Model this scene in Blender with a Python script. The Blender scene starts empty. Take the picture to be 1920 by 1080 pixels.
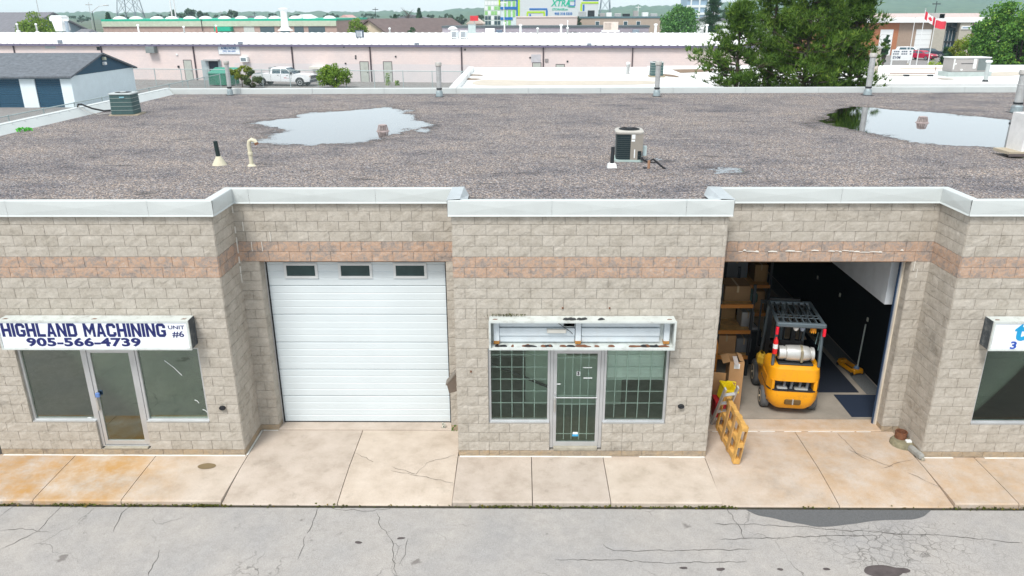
import bpy, math, random
import numpy as np
from mathutils import Vector, Matrix, noise

random.seed(7); np.random.seed(7)
R = math.radians
SC = bpy.context.scene
COL = SC.collection

# ------------------------------------------------------------------ camera
F_PX, PITCH, ROLL, YAW, CAM_Z, CAM_D = 1426.2, 0.348358, -0.003626, -0.012412, 8.261, 13.016
CAM = Vector((0, -CAM_D, CAM_Z))
def ray(px, py):
    u, v = px-960, py-540
    c, s = math.cos(-ROLL), math.sin(-ROLL); u, v = c*u-s*v, s*u+c*v
    x, f, up = u/F_PX, 1.0, -v/F_PX
    c, s = math.cos(PITCH), math.sin(PITCH); y, z = c*f+s*up, -s*f+c*up
    c, s = math.cos(YAW), math.sin(YAW)
    return Vector((c*x+s*y, -s*x+c*y, z))
def GZ(px, py, z=0.0):      # photo pixel -> point on the level z
    d = ray(px, py); return CAM + d*((z-CAM_Z)/d.z)
def GY(px, py, y=0.0):      # photo pixel -> point on the upright plane at depth y
    d = ray(px, py); return CAM + d*((y+CAM_D)/d.y)
def GP(px, py, p, n):       # photo pixel -> point on any plane
    d = ray(px, py); return CAM + d*((Vector(p)-CAM).dot(Vector(n))/d.dot(Vector(n)))
cd = bpy.data.cameras.new('camera'); cam = bpy.data.objects.new('camera', cd); COL.objects.link(cam)
fw = ray(960, 540).normalized(); rt = (ray(961, 540)-ray(960, 540)).normalized(); up = rt.cross(fw)
cam.matrix_world = Matrix(((rt.x, up.x, -fw.x, CAM.x), (rt.y, up.y, -fw.y, CAM.y), (rt.z, up.z, -fw.z, CAM.z), (0, 0, 0, 1)))
cd.sensor_fit = 'HORIZONTAL'; cd.sensor_width = 36; cd.lens = F_PX/1920*36; cd.clip_end = 9000; cd.clip_start = 0.1
SC.camera = cam

# ------------------------------------------------------------------ sky, sun, exposure
SUN_EL, SUN_AZ = 56, 205       # soft sun above and behind the camera, a little to the left
W = bpy.data.worlds.new('World'); SC.world = W; W.use_nodes = True
nt = W.node_tree; nt.nodes.clear()
sky = nt.nodes.new('ShaderNodeTexSky'); sky.sky_type = 'NISHITA'; sky.sun_disc = False
sky.sun_elevation = R(SUN_EL); sky.sun_rotation = R(SUN_AZ); sky.air_density = 1.0; sky.dust_density = 1.0; sky.ozone_density = 1.0
hs = nt.nodes.new('ShaderNodeHueSaturation'); hs.inputs['Saturation'].default_value = 0.5
bgn = nt.nodes.new('ShaderNodeBackground'); bgn.inputs['Strength'].default_value = 0.11
wo = nt.nodes.new('ShaderNodeOutputWorld')
cl = nt.nodes.new('ShaderNodeMix'); cl.data_type = 'RGBA'; cl.inputs[0].default_value = 0.8; cl.inputs[7].default_value = (3.95, 4.25, 4.45, 1)   # even cloud deck over the clear sky
nt.links.new(sky.outputs[0], hs.inputs['Color']); nt.links.new(hs.outputs[0], cl.inputs[6]); nt.links.new(cl.outputs[2], bgn.inputs['Color']); nt.links.new(bgn.outputs[0], wo.inputs['Surface'])
sl = bpy.data.lights.new('sun', 'SUN'); sl.energy = 1.5; sl.angle = R(18); sl.color = (1.0, 0.96, 0.9)
so = bpy.data.objects.new('sun', sl); COL.objects.link(so)
a, e = R(SUN_AZ), R(SUN_EL)
so.rotation_euler = (-Vector((math.sin(a)*math.cos(e), math.cos(a)*math.cos(e), math.sin(e)))).to_track_quat('-Z', 'Y').to_euler()
SC.view_settings.view_transform = 'Standard'; SC.view_settings.look = 'None'; SC.view_settings.exposure = 1.22; SC.view_settings.gamma = 1.0
SC.render.engine = 'CYCLES'; SC.cycles.use_denoising = True; SC.cycles.max_bounces = 8; SC.cycles.transparent_max_bounces = 16
SC.cycles.sample_clamp_indirect = 6

# ------------------------------------------------------------------ helpers: objects
def lin(r, g, b, k=1.0):
    f = lambda c: ((c/255+0.055)/1.055)**2.4 if c > 10 else c/255/12.92
    return (f(r)*k, f(g)*k, f(b)*k)
def tag(o, label=None, cat=None, group=None, kind=None):
    if label: o['label'] = label
    if cat: o['category'] = cat
    if group: o['group'] = group
    if kind: o['kind'] = kind
    return o
def thing(name, label, cat, loc=(0, 0, 0), rz=0.0, group=None, parent=None):
    o = bpy.data.objects.new(name, None); COL.objects.link(o); o.empty_display_size = 0.2
    o.location = loc; o.rotation_euler = (0, 0, rz)
    return tag(o, label, cat, group)
class MB:
    def __init__(s): s.v = []; s.f = []; s.sm = False
    def add(s, vs, fs):
        n = len(s.v); s.v += [tuple(v) for v in vs]; s.f += [tuple(i+n for i in f) for f in fs]; return s
    def box(s, x0, x1, y0, y1, z0, z1, m=None):
        vs = [(x0, y0, z0), (x1, y0, z0), (x1, y1, z0), (x0, y1, z0), (x0, y0, z1), (x1, y0, z1), (x1, y1, z1), (x0, y1, z1)]
        if m is not None: vs = [m @ Vector(v) for v in vs]
        return s.add(vs, [(3, 2, 1, 0), (4, 5, 6, 7), (0, 1, 5, 4), (1, 2, 6, 5), (2, 3, 7, 6), (3, 0, 4, 7)])
    def bbox(s, x0, x1, y0, y1, z0, z1, b=0.02, m=None):    # box with bevelled upright and top edges
        b = min(b, (x1-x0)*.45, (y1-y0)*.45, (z1-z0)*.45)
        def ring(i, z): return [(x0+i+b, y0+i, z), (x1-i-b, y0+i, z), (x1-i, y0+i+b, z), (x1-i, y1-i-b, z), (x1-i-b, y1-i, z), (x0+i+b, y1-i, z), (x0+i, y1-i-b, z), (x0+i, y0+i+b, z)]
        return s.loft([ring(b*.5, z0), ring(0, z0+b), ring(0, z1-b), ring(b*.6, z1)], m=m)
    def loft(s, rings, close=True, caps=True, m=None):
        n = len(rings[0]); vs = [v for r in rings for v in r]
        if m is not None: vs = [m @ Vector(v) for v in vs]
        fs = []
        for i in range(len(rings)-1):
            for j in range(n if close else n-1):
                k = (j+1) % n; fs.append((i*n+j, i*n+k, (i+1)*n+k, (i+1)*n+j))
        if caps: fs.append(tuple(range(n-1, -1, -1))); fs.append(tuple((len(rings)-1)*n+j for j in range(n)))
        return s.add(vs, fs)
    def cyl(s, p0, p1, r0, r1=None, n=12, caps=True):
        return s.tube([p0, p1], [r0, r0 if r1 is None else r1], n, caps)
    def tube(s, pts, rad, n=8, caps=True):
        pts = [Vector(p) for p in pts]; rings = []
        if not hasattr(rad, '__len__'): rad = [rad]*len(pts)
        ref = None
        for i, p in enumerate(pts):
            d = (pts[min(i+1, len(pts)-1)]-pts[max(i-1, 0)]).normalized()
            if ref is None: ref = d.orthogonal().normalized()
            ref = (ref - d*ref.dot(d)).normalized(); b = d.cross(ref)
            rings.append([p + (ref*math.cos(2*math.pi*j/n)+b*math.sin(2*math.pi*j/n))*rad[i] for j in range(n)])
        return s.loft(rings, caps=caps)
    def lathe(s, c, prof, n=20, caps=True):
        return s.loft([[(c[0]+r*math.cos(2*math.pi*j/n), c[1]+r*math.sin(2*math.pi*j/n), c[2]+z) for j in range(n)] for r, z in prof], caps=caps)
    def prism(s, poly, y0, y1, m=None, axis='y'):      # polygon in x,z pushed along y (or in x,y pushed along z, or in y,z along x)
        if axis == 'y': a = [(p[0], y0, p[1]) for p in poly]; b = [(p[0], y1, p[1]) for p in poly]
        elif axis == 'z': a = [(p[0], p[1], y0) for p in poly]; b = [(p[0], p[1], y1) for p in poly]
        else: a = [(y0, p[0], p[1]) for p in poly]; b = [(y1, p[0], p[1]) for p in poly]
        return s.loft([a, b], m=m)
    def quad(s, a, b, c, d): return s.add([a, b, c, d], [(0, 1, 2, 3)])
    def build(s, name, mat, parent=None, smooth=False, loc=None, rz=None):
        me = bpy.data.meshes.new(name); me.from_pydata(s.v, [], s.f); me.update()
        return mobj(name, me, mat, parent, smooth, loc, rz)
def mobj(name, me, mat, parent=None, smooth=False, loc=None, rz=None):
    if mat is not None and not me.materials: me.materials.append(mat)
    if smooth: 
        me.polygons.foreach_set('use_smooth', [True]*len(me.polygons))
        try: me.set_sharp_from_angle(angle=R(38))
        except Exception: pass
    o = bpy.data.objects.new(name, me); COL.objects.link(o)
    if parent is not None: o.parent = parent
    if loc is not None: o.location = loc
    if rz is not None: o.rotation_euler = (0, 0, rz)
    return o
def npmesh(name, V, Fq):
    V = np.asarray(V, dtype=np.float32); Fq = np.asarray(Fq, dtype=np.int32); k = Fq.shape[1]
    me = bpy.data.meshes.new(name); me.vertices.add(len(V)); me.vertices.foreach_set('co', V.ravel())
    me.loops.add(Fq.size); me.loops.foreach_set('vertex_index', Fq.ravel())
    me.polygons.add(len(Fq)); me.polygons.foreach_set('loop_start', np.arange(0, Fq.size, k, dtype=np.int32))
    me.polygons.foreach_set('loop_total', np.full(len(Fq), k, dtype=np.int32)); me.update(calc_edges=True); me.validate()
    return me
def copy_tree(o, parent=None, label=None):
    c = o.copy(); COL.objects.link(c)
    if parent is not None: c.parent = parent
    if label: c['label'] = label
    for ch in list(o.children): copy_tree(ch, c)
    return c
def structure(o, label=None): return tag(o, label, kind='structure')
def text(body, size, mat, parent, loc, rot=(R(90), 0, 0), ex=0.004, bold=0.0, sx=1.0, shear=0.0, align='CENTER', name='lettering', spacing=1.0):
    cu = bpy.data.curves.new(name, 'FONT'); cu.body = body; cu.size = size; cu.extrude = ex; cu.offset = bold; cu.shear = shear
    cu.align_x = align; cu.align_y = 'CENTER'; cu.space_character = spacing; cu.resolution_u = 3
    ob = bpy.data.objects.new(name, cu); COL.objects.link(ob)
    dg = bpy.context.evaluated_depsgraph_get(); me = bpy.data.meshes.new_from_object(ob.evaluated_get(dg))
    bpy.data.objects.remove(ob); bpy.data.curves.remove(cu)
    me.name = name
    if sx != 1.0: me.transform(Matrix.Scale(sx, 4, (1, 0, 0)))
    me.materials.clear()
    o = mobj(name, me, mat, parent, loc=loc); o.rotation_euler = rot
    return o

# ------------------------------------------------------------------ helpers: materials
def newmat(name):
    m = bpy.data.materials.new(name); m.use_nodes = True; t = m.node_tree; t.nodes.clear()
    out = t.nodes.new('ShaderNodeOutputMaterial'); b = t.nodes.new('ShaderNodeBsdfPrincipled'); t.links.new(b.outputs[0], out.inputs[0])
    return m, t, b, out
def N(t, typ, **kw):
    n = t.nodes.new(typ)
    for k, v in kw.items(): setattr(n, k, v)
    return n
def coords(t, kind='Object', scale=1.0):
    if kind == 'World': s = N(t, 'ShaderNodeNewGeometry').outputs['Position']
    else: s = N(t, 'ShaderNodeTexCoord').outputs[kind]
    mp = N(t, 'ShaderNodeMapping'); mp.inputs['Scale'].default_value = (scale,)*3 if not hasattr(scale, '__len__') else scale
    t.links.new(s, mp.inputs['Vector']); return mp.outputs[0]
def noise_n(t, vec, scale, detail=4, rough=0.6):
    n = N(t, 'ShaderNodeTexNoise'); n.inputs['Scale'].default_value = scale; n.inputs['Detail'].default_value = detail; n.inputs['Roughness'].default_value = rough
    if vec is not None: t.links.new(vec, n.inputs['Vector'])
    return n.outputs['Fac']
def ramp(t, fac, stops, interp='LINEAR'):
    r = N(t, 'ShaderNodeValToRGB'); r.color_ramp.interpolation = interp; el = r.color_ramp.elements
    while len(el) < len(stops): el.new(0.5)
    for i, (p, c) in enumerate(stops): el[i].position = p; el[i].color = (*c, 1) if len(c) == 3 else c
    t.links.new(fac, r.inputs[0]); return r.outputs[0]
def mixc(t, fac, a, b, mode='MIX'):
    m = N(t, 'ShaderNodeMix', data_type='RGBA', blend_type=mode)
    for s, v in ((m.inputs[0], fac), (m.inputs[6], a), (m.inputs[7], b)):
        if hasattr(v, 'links'): t.links.new(v, s)
        elif hasattr(v, '__len__'): s.default_value = (*v[:3], 1)
        else: s.default_value = v
    return m.outputs[2]
def mth(t, op, a, b=None, clamp=False):
    m = N(t, 'ShaderNodeMath', operation=op, use_clamp=clamp)
    for s, v in ((m.inputs[0], a), (m.inputs[1], b)):
        if v is None: continue
        if hasattr(v, 'links'): t.links.new(v, s)
        else: s.default_value = v
    return m.outputs[0]
def bump(t, b, h, strength, dist=0.01):
    n = N(t, 'ShaderNodeBump'); n.inputs['Strength'].default_value = strength; n.inputs['Distance'].default_value = dist
    t.links.new(h, n.inputs['Height']); t.links.new(n.outputs[0], b.inputs['Normal'])
MATS = {}
def M(name, c=None, rough=0.65, metal=0.0, var=0.12, scale=3.0, bmp=0.0, bscale=60.0, dirt=0.0, dirtc=(0.08, 0.06, 0.045), dscale=2.0, spec=0.4, kind='Object', emit=None):
    if name in MATS: return MATS[name]
    m, t, b, out = newmat(name); v = coords(t, kind)
    n1 = noise_n(t, v, scale, 5)
    lo, hi = tuple(x*(1-var) for x in c), tuple(min(1, x*(1+var)) for x in c)
    col = ramp(t, n1, [(0.25, lo), (0.75, hi)])
    if dirt:
        n2 = noise_n(t, v, dscale, 8, 0.7); k = ramp(t, n2, [(0.5, (0, 0, 0)), (0.75, (dirt,)*3)])
        col = mixc(t, k, col, dirtc)
    t.links.new(col, b.inputs['Base Color'])
    b.inputs['Roughness'].default_value = rough; b.inputs['Metallic'].default_value = metal; b.inputs['Specular IOR Level'].default_value = spec
    rr = ramp(t, n1, [(0.2, (max(0, rough-.08),)*3), (0.8, (min(1, rough+.08),)*3)]); t.links.new(rr, b.inputs['Roughness'])
    if bmp: bump(t, b, noise_n(t, v, bscale, 3), bmp, 0.004)
    MATS[name] = m; return m
def glass(name, tint, gloss=1.0, rough=0.01):
    if name in MATS: return MATS[name]
    m, t, b, out = newmat(name); t.nodes.remove(b)
    tr = N(t, 'ShaderNodeBsdfTransparent'); tr.inputs[0].default_value = (*tint, 1)
    gl = N(t, 'ShaderNodeBsdfGlossy'); gl.inputs['Roughness'].default_value = rough
    fr = N(t, 'ShaderNodeFresnel'); fr.inputs[0].default_value = 1.52
    k = mth(t, 'MULTIPLY', fr.outputs[0], gloss, True)
    v = coords(t); dn = noise_n(t, v, 1.3, 3); dk = ramp(t, dn, [(0.45, (.9, 1, .9)), (0.8, (0.8, 0.92, 0.8))])
    mx = N(t, 'ShaderNodeMixShader'); t.links.new(k, mx.inputs[0]); t.links.new(tr.outputs[0], mx.inputs[1]); t.links.new(gl.outputs[0], mx.inputs[2])
    t.links.new(dk, gl.inputs[0]); t.links.new(mx.outputs[0], out.inputs[0]); MATS[name] = m; return m
def foliage(name, c1, c2, c3=None):
    if name in MATS: return MATS[name]
    m, t, b, out = newmat(name); g = N(t, 'ShaderNodeNewGeometry')
    v = coords(t, 'Object'); n = noise_n(t, v, 0.9, 3)
    f = mth(t, 'ADD', mth(t, 'MULTIPLY', g.outputs['Random Per Island'], 0.6), mth(t, 'MULTIPLY', n, 0.5), True)
    st = [(0.1, c1), (0.75, c2)] + ([(0.97, c3)] if c3 else [])
    t.links.new(ramp(t, f, st), b.inputs['Base Color']); b.inputs['Roughness'].default_value = 0.6; b.inputs['Specular IOR Level'].default_value = 0.25
    tl = N(t, 'ShaderNodeBsdfTranslucent'); mx = N(t, 'ShaderNodeMixShader'); mx.inputs[0].default_value = 0.3
    t.links.new(ramp(t, f, st), tl.inputs[0]); t.links.new(b.outputs[0], mx.inputs[1]); t.links.new(tl.outputs[0], mx.inputs[2]); t.links.new(mx.outputs[0], out.inputs[0])
    MATS[name] = m; return m

def block_mat(name, stops, grime=0.55, bands=False):
    m, t, b, out = newmat(name); g = N(t, 'ShaderNodeNewGeometry'); oi = N(t, 'ShaderNodeObjectInfo')
    w = coords(t, 'World')
    rnd = mth(t, 'FRACT', mth(t, 'ADD', g.outputs['Random Per Island'], mth(t, 'MULTIPLY', oi.outputs['Random'], 7.31)))
    fine = noise_n(t, w, 22, 9, 0.8); mid = noise_n(t, w, 4.2 if not bands else 6.5, 6, 0.7)
    fac = mth(t, 'ADD', mth(t, 'MULTIPLY', fine, 0.5), mth(t, 'MULTIPLY', mid, 0.5))
    fac = mth(t, 'ADD', fac, mth(t, 'MULTIPLY', mth(t, 'SUBTRACT', rnd, 0.5), 0.07 if not bands else .03))
    col = ramp(t, fac, stops)
    big = noise_n(t, coords(t, 'World', (0.5, 0.5, 0.9)), 1.7, 6, 0.7); k = ramp(t, big, [(0.58, (0, 0, 0)), (0.76, (grime,)*3)])
    col = mixc(t, k, col, (0.13, 0.12, 0.105))
    t.links.new(col, b.inputs['Base Color']); b.inputs['Roughness'].default_value = 0.92; b.inputs['Specular IOR Level'].default_value = 0.15
    h = mth(t, 'ADD', noise_n(t, w, 38, 8, 0.78), mth(t, 'MULTIPLY', noise_n(t, w, 13, 5, .65), 1.3)); bump(t, b, h, 0.8, 0.014)
    MATS[name] = m; return m
BLOCK = block_mat('split_face_block', [(0.3, (0.27, 0.24, 0.20)), (0.46, (0.425, 0.385, 0.33)), (0.56, (0.485, 0.445, 0.39)), (0.7, (0.60, 0.55, 0.485))])
BAND = block_mat('band_block', [(0.38, (0.25, 0.215, 0.195)), (0.47, (0.37, 0.305, 0.265)), (0.53, (0.50, 0.325, 0.225)), (0.58, (0.46, 0.37, 0.31)), (0.66, (0.58, 0.47, 0.39))], 0.35, True)
BASE = block_mat('base_block', [(0.34, (0.24, 0.2, 0.16)), (0.5, (0.37, 0.30, 0.22)), (0.66, (0.45, 0.32, 0.19))], 0.4)
MORTAR = M('mortar', (0.35, 0.325, 0.29), 0.95, var=0.25, scale=6, kind='World')
FASCIA = M('fascia_metal', (0.55, 0.585, 0.58), 0.42, 0.0, 0.05, 1.2, dirt=0.25, dirtc=(0.4, 0.41, 0.40), dscale=0.8)
WHITE = M('white_paint', (0.78, 0.80, 0.80), 0.45, var=0.04)
DOORW = M('white_steel_door', (0.64, 0.70, 0.725), 0.4, var=0.04, scale=0.7, dirt=0.14, dirtc=(0.5, 0.52, 0.52), dscale=0.9)
ALU = M('aluminium', (0.56, 0.57, 0.58), 0.38, 0.55, 0.08)
GALV = M('galvanised_steel', (0.46, 0.47, 0.47), 0.5, 0.35, 0.18, 4, dirt=0.5, dirtc=(0.24, 0.21, 0.18), dscale=3)
BLACK = M('black_rubber', (0.014, 0.015, 0.018), 0.7, var=0.3)
DARK = M('dark_steel', (0.03, 0.035, 0.04), 0.5, 0.2, 0.25)
RUST = M('rust', (0.17, 0.07, 0.035), 0.9, var=0.4, scale=20)
WOOD = M('pallet_wood', (0.50, 0.29, 0.10), 0.85, var=0.35, scale=9, bmp=0.3, bscale=40)
CARD = M('cardboard', (0.42, 0.24, 0.11), 0.9, var=0.12, scale=3)
YEL = M('forklift_yellow', (0.78, 0.33, 0.006), 0.42, var=0.07, scale=2.5, dirt=0.55, dirtc=(0.28, 0.14, 0.03), dscale=5)
FLOOR_IN = M('shop_floor_concrete', (0.30, 0.27, 0.23), 0.7, var=0.2, scale=1.5, dirt=0.35, dirtc=(0.14, 0.12, 0.1), dscale=1.2, kind='World')
CONC = M('old_concrete', (0.34, 0.31, 0.25), 0.95, var=0.25, scale=8, bmp=0.4, bscale=50)

# ------------------------------------------------------------------ ground, road, pavement
def ground_z(y): return -0.2 if y < 24 else (-0.2+(y-24)/21*1.0 if y < 45 else 0.8)
def ground_mat():
    m, t, b, out = newmat('yard_ground'); w = coords(t, 'World')
    n1 = noise_n(t, w, 0.06, 6, 0.6); n2 = noise_n(t, w, 1.5, 6, 0.7)
    asph = ramp(t, n2, [(0.3, (0.17, 0.16, 0.155)), (0.7, (0.27, 0.26, 0.25))])
    far = ramp(t, noise_n(t, w, 0.02, 4), [(0.3, (0.06, 0.09, 0.05)), (0.7, (0.12, 0.14, 0.09))])
    sx = N(t, 'ShaderNodeSeparateXYZ'); t.links.new(w, sx.inputs[0])
    k = ramp(t, mth(t, 'DIVIDE', sx.outputs[1], 400.0), [(0.42, (0, 0, 0)), (0.7, (1, 1, 1))])
    t.links.new(mixc(t, k, asph, far), b.inputs['Base Color']); b.inputs['Roughness'].default_value = 0.95
    bump(t, b, noise_n(t, w, 30, 4), 0.3, 0.01); return m
ys = [-700, -60, 0, 24, 28, 32, 36, 40, 45, 60, 90, 140, 300, 800, 2250]
xs = [-3500, -800, -300, -120, -60, -30, 0, 30, 60, 120, 300, 800, 3500]
g = MB(); nx = len(xs)
g.add([(x, y, ground_z(y)) for y in ys for x in xs], [(j*nx+i, j*nx+i+1, (j+1)*nx+i+1, (j+1)*nx+i) for j in range(len(ys)-1) for i in range(nx-1)])
structure(g.build('ground', ground_mat()))

def road_mat():
    m, t, b, out = newmat('worn_asphalt'); w = coords(t, 'World')
    sp = noise_n(t, w, 95, 3, 0.75); pat = noise_n(t, w, 0.55, 6, 0.62); md = noise_n(t, w, 5, 5, .7)
    col = ramp(t, sp, [(0.28, (0.255, 0.241, 0.226)), (0.5, (0.365, 0.348, 0.329)), (0.72, (0.49, 0.468, 0.447))])
    col = mixc(t, 1.0, col, ramp(t, pat, [(0.3, (0.86, 0.88, 0.92)), (0.7, (1.08, 1.06, 1.04))]), 'MULTIPLY')
    col = mixc(t, 1.0, col, ramp(t, md, [(0.3, (0.9, 0.9, 0.9)), (0.7, (1.07, 1.07, 1.07))]), 'MULTIPLY')
    sx = N(t, 'ShaderNodeSeparateXYZ'); t.links.new(w, sx.inputs[0])
    # alligator cracking around one weak area near the open door, wide net elsewhere
    dist = N(t, 'ShaderNodeVectorMath', operation='DISTANCE'); dist.inputs[1].default_value = (6.3, -2.55, -0.13)
    mp = N(t, 'ShaderNodeMapping'); mp.inputs['Scale'].default_value = (0.5, 1, 1); t.links.new(w, mp.inputs[0]); mp.inputs['Location'].default_value = (3.15, 0, 0)
    t.links.new(mp.outputs[0], dist.inputs[0])
    wob = N(t, 'ShaderNodeTexNoise'); wob.inputs['Scale'].default_value = 3; wob.inputs['Detail'].default_value = 4; t.links.new(w, wob.inputs[0])
    wv = N(t, 'ShaderNodeVectorMath', operation='SCALE'); t.links.new(wob.outputs['Color'], wv.inputs[0]); wv.inputs['Scale'].default_value = 0.34
    wa = N(t, 'ShaderNodeVectorMath', operation='ADD'); t.links.new(w, wa.inputs[0]); t.links.new(wv.outputs[0], wa.inputs[1])
    def crack(scale, wd):
        v = N(t, 'ShaderNodeTexVoronoi', feature='DISTANCE_TO_EDGE'); v.inputs['Scale'].default_value = scale; t.links.new(wa.outputs[0], v.inputs['Vector'])
        return ramp(t, v.outputs['Distance'], [(0.0, (1, 1, 1)), (wd, (0, 0, 0))])
    near = ramp(t, dist.outputs['Value'], [(0.35, (1, 1, 1)), (1.25, (0, 0, 0))])
    cm = noise_n(t, w, 0.6, 3); wide = ramp(t, cm, [(0.52, (0, 0, 0)), (0.62, (.8, .8, .8))])
    left = ramp(t, mth(t, 'ADD', sx.outputs[0], 10.6), [(0.0, (1, 1, 1)), (1.0, (0, 0, 0))])
    k = mth(t, 'MAXIMUM', mth(t, 'MULTIPLY', crack(6.0, 0.07), mth(t, 'MULTIPLY', near, ramp(t, noise_n(t, w, 2.2, 4, .7), [(.38, (.15, .15, .15)), (.6, (.9, .9, .9))]))), mth(t, 'MULTIPLY', crack(0.85, 0.009), wide))
    k = mth(t, 'MULTIPLY', k, 0.75)
    col = mixc(t, k, col, (0.045, 0.043, 0.04))
    # oil blots
    ob = noise_n(t, w, 1.9, 3, 0.5); ok = ramp(t, ob, [(0.70, (0, 0, 0)), (0.735, (0.6, 0.6, 0.6))]); col = mixc(t, ok, col, (0.10, 0.085, 0.08))
    t.links.new(col, b.inputs['Base Color']); b.inputs['Roughness'].default_value = 0.93; b.inputs['Specular IOR Level'].default_value = 0.2
    bump(t, b, mth(t, 'SUBTRACT', noise_n(t, w, 110, 3), mth(t, 'MULTIPLY', k, 1.5)), 0.55, 0.006); return m
ROAD = road_mat(); RZ = -0.13
rd = MB(); rd.quad((-120, -60, RZ), (120, -60, RZ), (120, -1.44, RZ), (-120, -1.44, RZ)); structure(rd.build('road', ROAD))
# dark smooth patch of newer asphalt at the open door's driveway
def blob(pts, z, wob=0.05, sub=8, seed=0):
    out = []; n = len(pts)
    for i in range(n):
        p0, p1, p2, p3 = [Vector((*pts[(i+k-1) % n], 0)) for k in range(4)]
        for s in range(sub):
            u = s/sub; q = 0.5*((2*p1)+(p2-p0)*u+(2*p0-5*p1+4*p2-p3)*u*u+(3*p1-p0-3*p2+p3)*u**3)
            k = noise.noise(Vector((q.x*4+seed, q.y*4, 3)))*wob; q = q + Vector((k, k*.7, 0)); out.append((q.x, q.y, z))
    return out
def flat(name, pts, mat, parent=None):
    b = MB(); b.add(pts, [tuple(range(len(pts)))]); return b.build(name, mat, parent)
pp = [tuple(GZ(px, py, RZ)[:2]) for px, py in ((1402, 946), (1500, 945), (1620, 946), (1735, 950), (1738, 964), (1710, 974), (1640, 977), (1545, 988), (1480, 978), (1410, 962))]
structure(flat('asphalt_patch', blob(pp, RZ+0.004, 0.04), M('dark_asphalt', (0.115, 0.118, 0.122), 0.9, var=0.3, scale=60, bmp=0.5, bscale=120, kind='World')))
OIL = M('oil_stain', (0.085, 0.07, 0.07), 0.8, var=0.3, scale=8, kind='World')
for i, (px, py, r) in enumerate(((1655, 1072, .3), (1688, 1069, .13), (672, 1017, .06), (750, 1010, .05), (1463, 1068, .05), (1352, 1067, .06), (1280, 1066, .05), (1550, 1068, .05))):
    c = GZ(px, py, RZ); pts = [(c.x+r*1.3*math.cos(q)*random.uniform(.7, 1.15), c.y+r*.6*math.sin(q)*random.uniform(.7, 1.15)) for q in np.linspace(0, 2*math.pi, 9)[:-1]]
    structure(flat('oil_stain', blob(pts, RZ+0.003+0.0005*i, 0.04, 5, i), OIL))
CRK = M('crack_dark', (0.05, 0.047, 0.043), 0.95, var=0.2)  # even dark colour of the flat crack ribbons
def crack_strip(pix, z, w=0.012, jit=0.06, parent=None, pts=None):
    P = pts or [GZ(px, py, z) for px, py in pix]; Q = []
    for a, b in zip(P[:-1], P[1:]):
        n = max(2, int((b-a).length/0.09)); 
        for i in range(n):
            q = a.lerp(b, i/n); Q.append(q+Vector((random.uniform(-1, 1), random.uniform(-1, 1), 0))*jit*.4*(0 if i == 0 else 1))
    Q.append(P[-1]); vs = []
    for i, q in enumerate(Q):
        d = (Q[min(i+1, len(Q)-1)]-Q[max(i-1, 0)]); d.z = 0; d.normalize(); nrm = Vector((-d.y, d.x, 0)); ww = w*random.uniform(.4, 1)*(0.3 if i in (0, len(Q)-1) else 1)
        vs += [q+nrm*ww*.5, q-nrm*ww*.5]
    b = MB(); b.add(vs, [(2*i, 2*i+1, 2*i+3, 2*i+2) for i in range(len(Q)-1)]); return b.build('crack', CRK, parent)
for i, pix in enumerate((((592, 945), (630, 955), (700, 958), (770, 945)), ((706, 960), (712, 985), (736, 1015), (736, 1050), (745, 1080)), ((765, 1010), (760, 1040), (748, 1060)), ((243, 950), (228, 962), (212, 997)),
            ((300, 1030), (285, 1065), (278, 1080)), ((572, 1005), (566, 1030), (558, 1050)), ((600, 948), (590, 970), (575, 1000)), ((0, 995), (40, 990), (95, 998)), ((120, 945), (72, 995), (0, 1030)), ((28, 948), (0, 968)),
            ((1130, 1020), (1150, 1032), (1280, 1032), (1410, 1030)), ((1340, 982), (1440, 984), (1540, 990), (1640, 998), (1780, 1005), (1918, 1018)), ((1040, 1048), (1150, 1050), (1260, 1056), (1400, 1052)), ((1360, 948), (1385, 985), (1395, 1010)),
            ((1350, 1012), (1500, 1006), (1640, 1003)))):
    structure(crack_strip(pix, RZ+0.003+0.0004*i, 0.011))
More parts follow.
